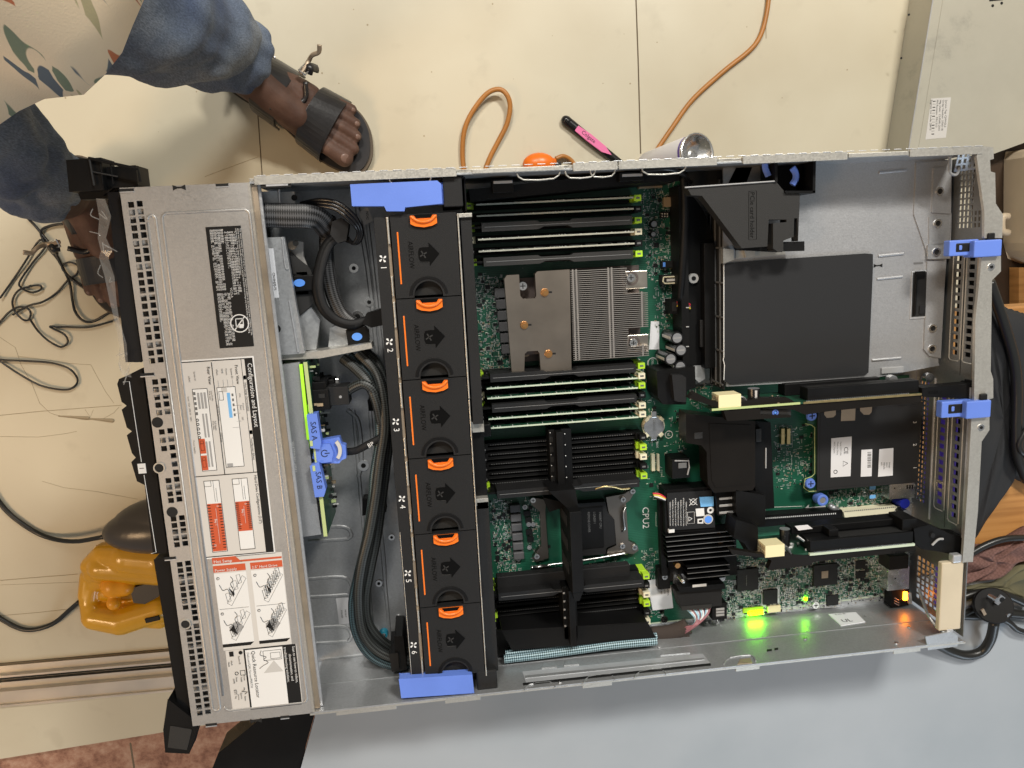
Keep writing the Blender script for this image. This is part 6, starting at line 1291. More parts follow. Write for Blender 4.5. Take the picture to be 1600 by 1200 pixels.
m = MB(); c = F(842, 256, 14); m.sphere(c, 17, 'orange', 24, 14, (1.35, .9, .8)); m.capsule(c, (c[0] + 20, c[1] + 2, c[2] - 2), 9, 6, 'orange'); m.build('body', t, remesh=1.2); m = MB(); m.cyl((c[0] + 24, c[1] - 4, c[2] - 6), 6, 8, 'holder_grey', 16, axis='X'); m.build('collar', t, bev=.8); m = MB(); m.tube([F(868, 248, 10), F(880, 244, 8), F(892, 250, 5), F(900, 262, 4)], 3, 'cord_orange', 8); m.build('cord', t, smooth=True)
# toothbrush
t = thing('toothbrush', 'black and pink toothbrush lying on the cream floor beside the case rim', 'toothbrush', F(915, 215))
mat('pink', (.78, .18, .38), .35)
a = Vector(F(884, 188, 5)); e = Vector(F(962, 250, 5)); d = (e - a).normalized(); n_ = Vector((-d.y, d.x, 0))
m = MB(); m.tube([tuple(a + d * k) for k in (0, 12, 40, 70, 95, 120)], lambda q: 6.2 - 1.6 * q, 'black_gloss', 12, flat=1.15); m.capsule(tuple(a), tuple(a + d * 3), 6.6, 6.6, 'black_gloss'); m.build('handle', t, smooth=True)
m = MB()
pts = [a + d * 18 + n_ * 3.6, a + d * 40 + n_ * 5.4, a + d * 66 + n_ * 4.8, a + d * 80 + n_ * .5, a + d * 66 - n_ * 4.6, a + d * 40 - n_ * 5.2, a + d * 18 - n_ * 4.6]
m.prism([(p.x, p.y) for p in pts], FZ + 7, FZ + 11.4, 'pink'); p0 = a + d * 27 + n_ * (-2.0); m.text('Colgate', (p0.x, p0.y, FZ + 11.6), 7.5, 'ink', u=tuple(d), v=tuple(n_), wmax=27); m.build('grip', t, bev=1.2)
m = MB(); q0 = a + d * 120; m.tube([tuple(q0), tuple(q0 + d * 30), tuple(q0 + d * 60)], 3.0, 'black_gloss', 10); q1 = q0 + d * 50; m.obox((q1.x, q1.y, FZ + 10), (26, 9, 12), math.atan2(d.y, d.x), 'white'); m.build('brush_head', t)
# spray can
t = thing('spray_can', 'white and purple spray can on its side with bare domed metal base showing', 'spray can', F(1090, 230))
mat('can_white', (.66, .64, .66), .3); mat('can_purple', (.10, .05, .35), .3)
c = Vector(F(1087, 240, 110)); ax = (Vector(F(1020, 262, 150)) - c).normalized(); ax.z = -2.6; ax.normalize(); qd = (-ax).to_track_quat('Z', 'Y')
def lathe(m, prof, c, q, mt, seg=40, cap=True):
    vs = []
    for r, h_ in prof:
        for i in range(seg):
            t2 = 2 * math.pi * i / seg; vs.append(tuple(c + q @ Vector((r * math.cos(t2), r * math.sin(t2), h_))))
    fs = [(j * seg + i, j * seg + (i + 1) % seg, (j + 1) * seg + (i + 1) % seg, (j + 1) * seg + i) for j in range(len(prof) - 1) for i in range(seg)]
    if cap: fs.append(tuple(range((len(prof) - 1) * seg, len(prof) * seg)))
    m.add(vs, fs, mt)
m = MB(); lathe(m, [(0.5, -118), (16, -118), (25, -100), (25, 0), (24.5, 1)], c, qd, 'can_white', cap=False); lathe(m, [(25.2, -5), (25.3, -1)], c, qd, 'can_purple', cap=False); m.build('body', t, smooth=True)
m = MB(); lathe(m, [(24.6, 0), (26.2, 1.5), (26.2, 4), (24.4, 5), (22.6, 3), (20, -1), (14, -5), (9, -7), (6, -7.6), (4.5, -6), (.4, -7)], c, qd, 'silver', cap=False); m.build('base', t, smooth=True)
# equipment lid, far right
mt_, nt, b, L = nodes('stained_metal')
t_ = N(nt, 'TexCoord'); n1 = N(nt, 'TexNoise'); n1.inputs['Scale'].default_value = 7; n1.inputs['Detail'].default_value = 9; n1.inputs['Roughness'].default_value = .68; L.new(t_.outputs['Object'], n1.inputs['Vector'])
r_ = ramp(nt, [(.34, (.33, .315, .265)), (.42, (.42, .40, .33)), (.7, (.46, .44, .365))]); L.new(n1.outputs['Fac'], r_.inputs[0]); L.new(r_.outputs[0], b.inputs['Base Color']); b.inputs['Roughness'].default_value = .42; b.inputs['Metallic'].default_value = .1
t = thing('equipment_box', 'low grey metal equipment box with stained lid and small printed sticker', 'metal box', P(1520, 100, FZ))
TZ = -362
m = MB(); pl = [P(1468, -60, TZ)[:2], P(1416, 262, TZ)[:2], P(1540, 245, TZ)[:2], P(1760, 165, TZ)[:2], P(1760, -60, TZ)[:2]]; m.prism(pl, FZ + 1, TZ, 'stained_metal'); m.build('casing', t, bev=1.5)
m = MB(); m.tube(Pz([(1464, -40), (1422, 218), (1418, 250)], TZ + .4), .9, 'steel_bright', 6, smooth=False); m.tube(Pz([(1480, -40), (1438, 216), (1432, 250)], TZ + .1), .7, 'stained_metal', 6, smooth=False); m.build('lid_edge', t)
m = MB(); m.pprism([(1455, 154), (1486, 152), (1478, 215), (1446, 218)], TZ, TZ + .3, 'paper')
for i, s_ in enumerate(('Service Tag: CJWV2L2', 'Order Number: 370011B', 'Mfg. Date:  12-MAR-2015', 'PN Revision:  P/N 5U3', '▮▯▮▮▯▮▯▯▮▮▯▮', 'Express Svc Code: 28415')): c = P(1477 - i * 4.6, 156, TZ); m.text(s_, (c[0], c[1], TZ + .4), 4.0, 'ink', wmax=52)
m.build('data_sticker', t)
m = MB(); m.pprism([(1545, -10), (1560, -10), (1568, 0), (1546, 2)], TZ, TZ + .3, 'ink')
for x, y in ((1551, 9), (1565, 5)): c = P(x, y, TZ); m.cyl((c[0], c[1], TZ), 2, .3, 'ink', 10)
for x, y in ((1420, 23), (1408, 91)): c = P(x, y, -395); m.cyl((c[0] , c[1], -395), 1.6, .6, 'ink', 8)
m.build('screw_holes', t)

# yellow corded tool
mat('tool_yellow', (.70, .36, .010), .30, coat=.4, bump=.1, bscale=60, var=.06, vscale=30); mat('tool_orange', (.85, .36, .01), .35); mat('tool_grey', (.07, .06, .05), .28)
t = thing('power_tool', 'glossy yellow corded hand tool with dark grey dome on the floor', 'power tool', F(190, 900))
m = MB()
def caps(pts, mt='tool_yellow'):
    for (p, q_) in zip(pts[:-1], pts[1:]): m.capsule(F(p[0], p[1], p[2]), F(q_[0], q_[1], q_[2]), p[3], q_[3], mt)
caps([(142, 884, 24, 14), (165, 866, 28, 18), (200, 868, 34, 26), (250, 872, 34, 28)]); caps([(146, 896, 22, 14), (200, 896, 26, 17), (260, 890, 28, 18)]); caps([(144, 920, 18, 13), (140, 940, 18, 14), (150, 962, 20, 20), (190, 968, 22, 22), (250, 950, 22, 20)]); caps([(140, 900, 18, 13), (137, 930, 18, 13)]); caps([(150, 925, 12, 13), (250, 925, 12, 14)]); caps([(150, 908, 16, 15), (180, 902, 18, 16)]); caps([(150, 955, 16, 18), (250, 965, 16, 16)]); caps([(160, 885, 30, 20), (250, 888, 30, 24)])
m.build('shell', t, remesh=1.6)
m = MB(); m.sphere(F(254, 826, 46), 1, 'tool_grey', 36, 20, (80, 34, 32)); m.sphere(F(266, 818, 46), 1, 'tool_grey', 36, 20, (78, 40, 30)); m.build('dome', t, remesh=2)
m = MB(); m.capsule(F(178, 915, 30), F(195, 915, 30), 18, 15, 'tool_orange'); m.sphere(F(178, 942, 40), 10, 'tool_orange'); m.capsule(F(190, 905, 30), F(212, 906, 26), 9, 7, 'tool_orange'); m.build('trigger_guard', t, remesh=1.4)
m = MB(); a = F(206, 920, 32); m.prism([F(205, 918, 30)[:2], F(250, 905, 30)[:2], F(250, 930, 30)[:2], F(228, 942, 30)[:2], F(210, 940, 30)[:2]], FZ + 12, FZ + 34, 'tool_grey'); m.build('trigger', t, bev=2)
m = MB(); c = F(238, 968, 44); m.obox((c[0], c[1], c[2] - 1), (20, 7, 3), .15, 'ink'); m.build('latch', t, bev=.8)
m = MB(); m.tube([F(-30, 735, 4), F(0, 786, 4), (*F(30, 815, 4)[:2], FZ + 4), F(70, 838, 5), F(115, 846, 20), F(166, 838, 44)], 3.3, 'cord_black', 8); m.build('power_cord', t, smooth=True)
m = MB(); m.tube([F(-30, 940, 4), F(0, 966, 4), F(40, 984, 4), F(80, 976, 5), F(110, 952, 14), F(124, 940, 20)], 3.3, 'cord_black', 8); m.build('power_cord', t, smooth=True)
# tangled thin cables
g = 'thin black cables tangled on the cream floor'
tang = [('thin black cable running from the case plug round in a broad U on the floor', [(150, 345), (112, 349), (82, 352), (64, 362), (74, 385), (92, 408), (108, 440), (113, 468), (118, 488), (130, 501), (146, 502), (172, 488), (195, 480)]),
 ('thin black cable peaking at the top left then slanting down behind the case', [(150, 340), (100, 341), (58, 338), (43, 339), (56, 354), (78, 382), (90, 402), (104, 428), (128, 448), (150, 458), (176, 474), (200, 480)]),
 ('thin black cable running off the left edge beside the small loops', [(0, 466), (20, 438), (40, 408), (55, 384), (64, 375), (71, 385), (50, 412), (31, 440), (34, 450), (50, 457), (64, 452), (62, 446), (46, 447)]),
 ('thin black cable with a knotted loop near the left edge', [(50, 447), (30, 453), (20, 468), (22, 484), (34, 498), (44, 500), (48, 490), (42, 481), (28, 480), (14, 488), (0, 503), (-10, 512)]),
 ('thin black cable making a small ring under the upper strands', [(190, 470), (150, 457), (120, 440), (100, 424), (98, 414), (110, 410), (122, 416), (120, 428), (106, 438), (88, 458), (66, 472), (44, 478), (20, 492)]),
 ('thin black cable ending in a hook shape in the middle of the tangle', [(46, 498), (60, 518), (78, 534), (96, 542), (106, 534), (100, 522), (84, 514), (79, 510), (100, 511), (140, 511), (176, 502)]),
 ('long narrow loop of thin black cable below the tangle', [(-10, 558), (0, 562), (40, 564), (80, 567), (108, 576), (121, 592), (116, 604), (100, 609), (66, 603), (36, 588), (0, 564), (-12, 552)])]
for k, (lb, pts) in enumerate(tang):
    zs = [3 + 3 * abs(math.sin(i * 1.3 + k)) for i in range(len(pts))]
    cord('thin_cable', lb, pts, 1.8 if k < 2 else 1.4, 'cord_black', group=g, zs=zs)
pg = thing('cable_plug', 'black strain relief plug entering the front of the case', 'plug', P(140, 350, -300))
m = MB(); a = Vector(F(120, 349, 10)); e = Vector(F(160, 353, 14)); m.tube([tuple(a), tuple(a.lerp(e, .5)), tuple(e)], 6, 'cord_black', 12)
for k in range(5): m.tube([tuple(a.lerp(e, .06 + k * .1)), tuple(a.lerp(e, .10 + k * .1))], 6.8, 'cord_black', 12, smooth=False)
m.build('plug_body', pg, smooth=True)

# grey work surface under the case
TT = -1.0
mt_, nt, b, L = nodes('table_grey')
t_ = N(nt, 'TexCoord'); n1 = N(nt, 'TexNoise'); n1.inputs['Scale'].default_value = 6; n1.inputs['Detail'].default_value = 9; L.new(t_.outputs['Object'], n1.inputs['Vector'])
r_ = ramp(nt, [(.3, (.275, .31, .34)), (.6, (.33, .36, .39))]); L.new(n1.outputs['Fac'], r_.inputs[0]); L.new(r_.outputs[0], b.inputs['Base Color']); b.inputs['Roughness'].default_value = .55
n2 = N(nt, 'TexNoise'); n2.inputs['Scale'].default_value = 3; L.new(t_.outputs['Object'], n2.inputs['Vector']); bp = N(nt, 'Bump'); bp.inputs['Strength'].default_value = .5; bp.inputs['Distance'].default_value = .01; L.new(n2.outputs['Fac'], bp.inputs['Height']); L.new(bp.outputs[0], b.inputs['Normal'])
tb = thing('work_table', 'pale grey table top with thick black rounded edge under the case', 'table', (500, -50, FZ))
m = MB(); e0 = P(470, 1200, TT); e1 = P(492, 1120, TT)
x1_ = 900; yb_ = -420; yt_ = 395
m.prism([(e0[0] - 25, yb_), (e0[0], e0[1]), (e1[0], e1[1]), (e1[0] + 4, 0), (e1[0] + 10, yt_), (690, yt_), (690, P(1500, 905, TT)[1]), (x1_, P(1500, 905, TT)[1]), (x1_, yb_)], TT - 26, TT, 'table_grey'); m.build('table_top', tb, bev=2)
m = MB(); f0 = P(326, 1215, TT - 2); f1 = P(412, 1118, TT - 2)
m.prism([(f0[0] - 40, yb_), (f0[0], f0[1]), (f0[0] + 12, f0[1] + 25), (f1[0], f1[1]), (f1[0] + 16, f1[1] + 30), (f1[0] + 26, yt_ + 6), (e1[0] + 9, yt_ + 6), (e1[0] + 3, 0), (e1[0] - 1, e1[1]), (e0[0] - 1, e0[1]), (e0[0] - 26, yb_)], TT - 34, TT - 1.2, 'black'); m.build('edge_band', tb, bev=6)
for (x, y) in ((170, -380), (170, 360), (860, -380), (660, 360)): m = MB(); m.box(x - 20, y - 20, FZ, x + 20, y + 20, TT - 34, 'black'); m.build('leg', tb, bev=2)
# power plug and cords on the table
t = thing('power_plug', 'round black mains plug with metal earth clip lying on the grey table', 'plug', P(1553, 946, 20))
m = MB(); c = Vector(P(1553, 946, 34)); lathe(m, [(.4, -26), (14, -26), (17, -16), (17.5, -2), (16.5, 0), (.4, .2)], c, Vector((-.45, .45, .8)).to_track_quat('Z', 'Y'), 'black', 30); m.build('plug_body', t, smooth=False)
m = MB(); 
for (x, y) in ((1548, 932), (1567, 956)): q = P(x, y, 35); m.cyl((q[0], q[1], 33.5), 2.3, 10, 'silver', 14)
m.build('prongs', t, bev=.4)
m = MB(); q = P(1564, 939, 36); m.obox((q[0], q[1], 35), (10, 8, 1.4), .9, 'can_top'); q2 = P(1567, 938, 37); m.cyl((q2[0], q2[1], 35.5), 2.6, .5, 'ink', 14); q = P(1538, 957, 36); m.obox((q[0], q[1], 35), (3, 7, 1.4), .5, 'tan_edge'); m.build('earth_clip', t)
m = MB(); m.tube(Pz([(1554, 970), (1548, 998), (1534, 1018), (1510, 1024), (1486, 1018), (1466, 1008), (1440, 996)], [20, 12, 6, 5, 5, 8, 10]), 5.0, 'cord_black', 10); m.build('power_cord', t, smooth=True)
def tcord(label, pts, zs, r): 
    m = MB(); m.tube(Pz(pts, zs), r, 'cord_black', 8, res=8); o = m.build('loose_cable', smooth=True); tag(o, label, 'cable', 'black cords behind the case'); return o
tcord('thick black cord hanging past the rear flange down to the black cloth', [(1546, 440), (1556, 468), (1570, 510), (1584, 560), (1589, 610), (1588, 670), (1590, 710), (1604, 750)], 10, 5.0)
tcord('black cord bowing across the wood behind the slot latches', [(1490, 892), (1510, 870), (1540, 852), (1570, 842), (1604, 840)], 12, 3.4)
tcord('black cord under the plug leaving by the right edge', [(1500, 962), (1530, 952), (1572, 970), (1590, 984), (1612, 990)], 6, 3.2)
tcord('black cord curling on the black cloth near the right edge', [(1606, 668), (1598, 680), (1592, 694), (1596, 706), (1608, 712)], 14, 3.0)
tcord('black cord lying between the plug and the brown cloth', [(1490, 940), (1520, 928), (1560, 926), (1610, 946)], 8, 4.0)
tcord('black cord crossing low behind the rear corner of the case', [(1480, 960), (1530, 962), (1570, 958), (1612, 962)], 4, 5.0)
mt_, nt, b, L = nodes('wood')
t_ = N(nt, 'TexCoord'); mp = N(nt, 'Mapping'); mp.inputs['Scale'].default_value = (3, 60, 8); mp.inputs['Rotation'].default_value = (0, 0, -.12); L.new(t_.outputs['Object'], mp.inputs[0]); n1 = N(nt, 'TexNoise'); n1.inputs['Scale'].default_value = 1.5; n1.inputs['Detail'].default_value = 8; L.new(mp.outputs[0], n1.inputs['Vector'])
r_ = ramp(nt, [(.3, (.27, .115, .03)), (.5, (.45, .215, .065)), (.7, (.53, .27, .09))]); L.new(n1.outputs['Fac'], r_.inputs[0]); L.new(r_.outputs[0], b.inputs['Base Color']); b.inputs['Roughness'].default_value = .4
wd = thing('wooden_desk', 'orange brown wooden desk top with visible grain at the rear of the case', 'desk', (1000, 200, FZ))
m = MB(); m.box(694, P(1500, 905, TT)[1] + 2, -40, 1500, P(1600, 478, -12)[1], -12, 'wood'); m.build('desk_top', wd, bev=2)
for (x, y) in ((1450, -20), (1450, 240), (940, -30), (940, 240)): m = MB(); m.box(x - 20, y - 20, FZ, x + 20, y + 20, -40, 'wood'); m.build('leg', wd, bev=2)
def cloth(name, label, pts, z0, z1, mt, cat='cloth', amp=6, nx=18):
    q = [P(a, b2, z1) for a, b2 in pts]; c = np.mean(np.array(q), 0)
    m = MB(); rr2 = random.Random(len(label)); rings = []
    dense = []
    for i in range(len(q)):
        A2, B2_ = Vector(q[i]), Vector(q[(i + 1) % len(q)])
        for k in range(6): dense.append(A2.lerp(B2_, k / 6))
    n = len(dense); vs = []; R_ = 7
    for j in range(R_):
        f = 1 - j / R_
        for i, p in enumerate(dense):
            h_ = z0 if j == 0 else z1 + (amp * math.sin(i * .55 + j * 1.1) + rr2.uniform(-1, 1)) * (1 if j < R_ - 1 else .4)
            vs.append((c[0] + (p.x - c[0]) * f, c[1] + (p.y - c[1]) * f, h_))
    vs.append((c[0], c[1], z1)); fs = [(j * n + i, j * n + (i + 1) % n, (j + 1) * n + (i + 1) % n, (j + 1) * n + i) for j in range(R_ - 1) for i in range(n)]
    fs += [((R_ - 1) * n + i, (R_ - 1) * n + (i + 1) % n, R_ * n) for i in range(n)] + [tuple(range(n))[::-1]]
    m.add(vs, fs, mt); o = m.build(name, smooth=True, sub=1); tag(o, label, cat); return o
mt_, nt, b, L = nodes('brown_weave')
t_ = N(nt, 'TexCoord'); ck2 = N(nt, 'TexChecker'); ck2.inputs['Scale'].default_value = 420; L.new(t_.outputs['Object'], ck2.inputs[0]); ck2.inputs[1].default_value = (.12, .058, .046, 1); ck2.inputs[2].default_value = (.165, .082, .068, 1); L.new(ck2.outputs[0], b.inputs['Base Color']); b.inputs['Roughness'].default_value = .85
mat('olive_cloth', (.11, .10, .055), .9, bump=.8, bscale=400, var=.15, vscale=30); mat('black_cloth', (.016, .016, .017), .85, bump=.6, bscale=700, var=.2, vscale=15)
mat('beige_plastic', (.56, .46, .33), .5, var=.05); mat('dark_wood', (.045, .026, .014), .5, var=.2, vscale=20)
cloth('woven_cloth', 'brown woven cloth bunched behind the rear corner handle', [(1490, 866), (1530, 856), (1575, 850), (1640, 815), (1640, 872), (1600, 884), (1555, 912), (1500, 924), (1470, 920)], -14, 8, 'brown_weave', amp=4)
cloth('olive_cloth', 'dull olive cloth edge under the brown woven cloth', [(1490, 920), (1550, 908), (1600, 880), (1660, 872), (1660, 960), (1560, 935), (1500, 945)], -14, 2, 'olive_cloth', amp=3)
cloth('black_bag', 'slack black fabric bag behind the slot covers of the case', [(1530, 425), (1552, 450), (1610, 470), (1650, 480), (1650, 790), (1592, 760), (1586, 772), (1524, 872), (1512, 870), (1520, 700), (1530, 560)], -12, 2, 'black_cloth', 'bag', amp=2.5)
BZ0 = FZ + 30
t = thing('wooden_stand', 'dark wooden platform in the gap between case and beige bin', 'stand', P(1600, 330, FZ))
m = MB(); q = [P(1540, 225, BZ0)[:2], P(1800, 190, BZ0)[:2], P(1800, 520, BZ0)[:2], P(1540, 520, BZ0)[:2]]; m.prism(q, FZ + 1, BZ0, 'dark_wood'); m.build('platform', t, bev=2)
t = thing('storage_bin', 'beige rounded plastic bin with small lug right of the rear corner', 'bin', P(1620, 300, BZ0))
m = MB(); q = [P(1577, 236, BZ0 + 8)[:2], P(1760, 222, BZ0 + 8)[:2], P(1760, 412, BZ0 + 8)[:2], P(1600, 412, BZ0 + 8)[:2], P(1580, 404, BZ0 + 8)[:2], P(1573, 380, BZ0 + 8)[:2], P(1574, 250, BZ0 + 8)[:2]]; m.prism(q, BZ0 + 1, BZ0 + 240, 'beige_plastic'); m.build('bin_body', t, bev=14)
m = MB(); m.tube([P(1576, 338, BZ0 + 30), P(1566, 340, BZ0 + 30), P(1566, 360, BZ0 + 30), P(1576, 364, BZ0 + 30)], 5, 'beige_plastic', 10); m.build('lug', t, smooth=True)
m = MB(); q = [P(1592, 418, BZ0 + 20)[:2], P(1760, 418, BZ0 + 20)[:2], P(1760, 560, BZ0 + 20)[:2], P(1592, 560, BZ0 + 20)[:2]]; m.prism(q, BZ0 + 1, BZ0 + 20, 'wood'); tag(m.build('wooden_board', bev=2), 'orange wood board below the beige bin', 'wood board')

# ------------------------------------------------------------------ the person
mt_, nt, b, L = nodes('skin')
t_ = N(nt, 'TexCoord'); n1 = N(nt, 'TexNoise'); n1.inputs['Scale'].default_value = 28; n1.inputs['Detail'].default_value = 6; L.new(t_.outputs['Object'], n1.inputs['Vector'])
r_ = ramp(nt, [(.3, (.060, .030, .021)), (.55, (.098, .052, .037)), (.75, (.15, .085, .062))]); L.new(n1.outputs['Fac'], r_.inputs[0]); L.new(r_.outputs[0], b.inputs['Base Color']); b.inputs['Roughness'].default_value = .6; b.inputs['Specular IOR Level'].default_value = .35; b.inputs['Subsurface Weight'].default_value = .05; b.inputs['Subsurface Scale'].default_value = .004
n2 = N(nt, 'TexVoronoi'); n2.inputs['Scale'].default_value = 420; L.new(t_.outputs['Object'], n2.inputs['Vector']); bp = N(nt, 'Bump'); bp.inputs['Strength'].default_value = .25; bp.inputs['Distance'].default_value = .0006; L.new(n2.outputs['Distance'], bp.inputs['Height']); L.new(bp.outputs[0], b.inputs['Normal'])
mat('nail', (.20, .125, .10), .35)
mt_, nt, b, L = nodes('denim')
t_ = N(nt, 'TexCoord'); n1 = N(nt, 'TexNoise'); n1.inputs['Scale'].default_value = 11; n1.inputs['Detail'].default_value = 4; L.new(t_.outputs['Object'], n1.inputs['Vector'])
mp = N(nt, 'Mapping'); mp.inputs['Scale'].default_value = (900, 900, 140); mp.inputs['Rotation'].default_value = (.5, .4, .3); L.new(t_.outputs['Object'], mp.inputs[0]); n2 = N(nt, 'TexNoise'); n2.inputs['Scale'].default_value = 1; n2.inputs['Detail'].default_value = 2; L.new(mp.outputs[0], n2.inputs['Vector'])
r_ = ramp(nt, [(.3, (.05, .075, .15)), (.5, (.115, .145, .20)), (.7, (.23, .25, .275))]); L.new(n1.outputs['Fac'], r_.inputs[0]); mx = N(nt, 'MixRGB', blend_type='OVERLAY'); mx.inputs[0].default_value = .75; L.new(r_.outputs[0], mx.inputs[1]); L.new(n2.outputs['Fac'], mx.inputs[2]); L.new(mx.outputs[0], b.inputs['Base Color']); b.inputs['Roughness'].default_value = .9
bp = N(nt, 'Bump'); bp.inputs['Strength'].default_value = .5; bp.inputs['Distance'].default_value = .0008; L.new(n2.outputs['Fac'], bp.inputs['Height']); L.new(bp.outputs[0], b.inputs['Normal'])
mt_, nt, b, L = nodes('print_cloth')
t_ = N(nt, 'TexCoord'); mp = N(nt, 'Mapping'); mp.inputs['Rotation'].default_value = (0, 0, .5); mp.inputs['Scale'].default_value = (1.5, .36, .36); L.new(t_.outputs['Object'], mp.inputs[0])
nz = N(nt, 'TexNoise'); nz.inputs['Scale'].default_value = 40; L.new(mp.outputs[0], nz.inputs['Vector']); mxv = N(nt, 'MixRGB'); mxv.inputs[0].default_value = .028; L.new(mp.outputs[0], mxv.inputs[1]); L.new(nz.outputs['Color'], mxv.inputs[2])
v1 = N(nt, 'TexVoronoi'); v1.inputs['Scale'].default_value = 105; L.new(mxv.outputs[0], v1.inputs['Vector'])
v2 = N(nt, 'TexVoronoi', feature='DISTANCE_TO_EDGE'); v2.inputs['Scale'].default_value = 105; L.new(mxv.outputs[0], v2.inputs['Vector'])
s_ = N(nt, 'SeparateColor'); L.new(v1.outputs['Color'], s_.inputs[0])
r_ = ramp(nt, [(0, (.50, .15, .06)), (.16, (.50, .15, .06)), (.17, (.19, .21, .13)), (.30, (.19, .21, .13)), (.31, (.11, .125, .135)), (.40, (.11, .125, .135)), (.41, (.45, .36, .19)), (.50, (.45, .36, .19)), (.51, (.80, .60, .385)), (1, (.80, .60, .385))]); r_.color_ramp.interpolation = 'CONSTANT'; L.new(s_.outputs[0], r_.inputs[0])
r5 = ramp(nt, [(.08, (0, 0, 0)), (.12, (1, 1, 1))]); L.new(v2.outputs['Distance'], r5.inputs[0]); mx = N(nt, 'MixRGB'); L.new(r5.outputs[0], mx.inputs[0]); mx.inputs[1].default_value = (.80, .60, .385, 1); L.new(r_.outputs[0], mx.inputs[2]); L.new(mx.outputs[0], b.inputs['Base Color']); b.inputs['Roughness'].default_value = .85
n3 = N(nt, 'TexNoise'); n3.inputs['Scale'].default_value = 900; L.new(t_.outputs['Object'], n3.inputs['Vector']); bp = N(nt, 'Bump'); bp.inputs['Strength'].default_value = .3; bp.inputs['Distance'].default_value = .0005; L.new(n3.outputs['Fac'], bp.inputs['Height']); L.new(bp.outputs[0], b.inputs['Normal'])
mat('sandal_leather', (.016, .015, .016), .36, bump=.4, bscale=300, var=.15, vscale=40); mat('sandal_sole', (.10, .075, .05), .7); mat('insole', (.016, .015, .017), .7, bump=.5, bscale=300)

pe = thing('person', 'person in jeans, leaf print shirt and black leather sandals standing at the case front', 'person', (-120, 560, FZ))
bm_ = MB()
SOLE = 16
def foot_frame(heel, toe, z=FZ + 30):
    h_ = Vector(P(*heel, z)); t2 = Vector(P(*toe, z)); d = (t2 - h_); d.z = 0; Lf = d.length; d.normalize(); return Vector((h_.x, h_.y, FZ)), d, Vector((-d.y, d.x, 0)), Lf
feet = [(foot_frame((352, 92), (570, 234)), -1), (foot_frame((124, 258), (192, 492)), 1)]
def fp(ff, a, l, z): (o, d, n, Lf) = ff; l *= 1.17; p = o + d * (a * Lf) + n * l; return (p.x, p.y, FZ + z)
for (ff, big) in feet:      # big = side of the big toe, -1 right of the walking direction
    g_ = SOLE; k = ff[3] / 255.0
    C_ = lambda a, l, z, r, a2, l2, z2, r2: bm_.capsule(fp(ff, a, l * big * k, g_ + z), fp(ff, a2, l2 * big * k, g_ + z2), r, r2, 'skin', 18)
    C_(.08, 0, 26, 27, .25, 0, 28, 26); C_(.10, 0, 30, 27, .20, 2, 62, 29); C_(.2, 3, 60, 28, .20, 3, 110, 31)
    C_(.22, 4, 52, 28, .55, 12, 34, 21); C_(.22, -2, 44, 26, .55, -16, 24, 19); C_(.5, 14, 30, 21, .66, 22, 20, 15); C_(.5, 0, 28, 20, .68, 4, 18, 13); C_(.5, -18, 22, 17, .62, -24, 14, 11); C_(.55, -6, 26, 18, .66, -12, 16, 12)
    for i, (l0, a0, l1, a1, r0, r1) in enumerate(((24, .66, 25, .915, 12.5, 12.2), (7, .67, 7.5, .935, 8.6, 8.0), (-7.5, .66, -9.5, .91, 8.2, 7.4), (-20, .64, -24, .865, 7.8, 7.2), (-30, .61, -37, .80, 7.6, 7.4))):
        am = a0 * .42 + a1 * .58; lm = l0 * .42 + l1 * .58
        C_(a0, l0, 14, r0, am, lm, 17, r0 * .90); C_(am, lm, 17, r0 * .88, a1, l1, 10 if i else 12, r1)
shin = [((3, (-9, 608)), ), ]
def legchain(ff, knee, hip):
    an = Vector(fp(ff, .20, 3, SOLE + 108)); kn = Vector(knee); hp = Vector(hip)
    mid = an.lerp(kn, .55) + Vector((-14, 6, 0)); bm_.capsule(an, mid, 36, 50, 'skin', 18); bm_.capsule(mid, kn, 50, 54, 'skin', 18); bm_.capsule(kn, hp, 56, 82, 'skin', 18)
    return an, kn, hp
k1 = legchain(feet[0][0], (-88, 632, 40), (-150, 690, 420)); k2 = legchain(feet[1][0], (-205, 575, 40), (-245, 610, 420))
pel = Vector((-205, 640, 450)); bm_.capsule(Vector(k1[2]), pel, 92, 115, 'skin'); bm_.capsule(Vector(k2[2]), pel, 92, 115, 'skin')
chest = Vector((-225, 655, 800)); bm_.capsule(pel, chest, 118, 135, 'skin'); nk = Vector((-225, 655, 960)); bm_.capsule(chest, nk, 80, 50, 'skin'); bm_.sphere((-215, 645, 1090), 92, 'skin', 20, 14, (1, .95, 1.25))
bm_.capsule((-130, 590, 1080), (-126, 586, 1060), 10, 12, 'skin')      # nose
lat = Vector((.54, .84, 0)); fwd = Vector((.84, -.54, 0))
for sgn in (-1, 1):
    sh_ = chest + lat * sgn * 165 + Vector((0, 0, 90)); el = sh_ + Vector((-60, 20, -290)); wr = el + fwd * 20 + Vector((-20, 0, -250))
    bm_.capsule(chest + Vector((0, 0, 80)), sh_, 75, 52, 'skin'); bm_.capsule(sh_, el, 50, 38, 'skin'); bm_.capsule(el, wr, 36, 26, 'skin')
    pm = wr + Vector((0, 0, -70)); bm_.capsule(wr, pm, 24, 30, 'skin'); bm_.sphere(sh_, 1, 'skin', 8, 6)
    for f_ in range(4): q = pm + fwd * (f_ - 1.5) * 17; bm_.capsule(q, q + Vector((0, 0, -62 + abs(f_ - 1.5) * 8)), 10, 8, 'skin')
    q = wr + fwd * 26 + Vector((0, 0, -20)); bm_.capsule(q, q + fwd * 22 + Vector((0, 0, -44)), 11, 9, 'skin')
bd = bm_.build('body', pe, remesh=2.1); bd.modifiers['c'].iterations = 2
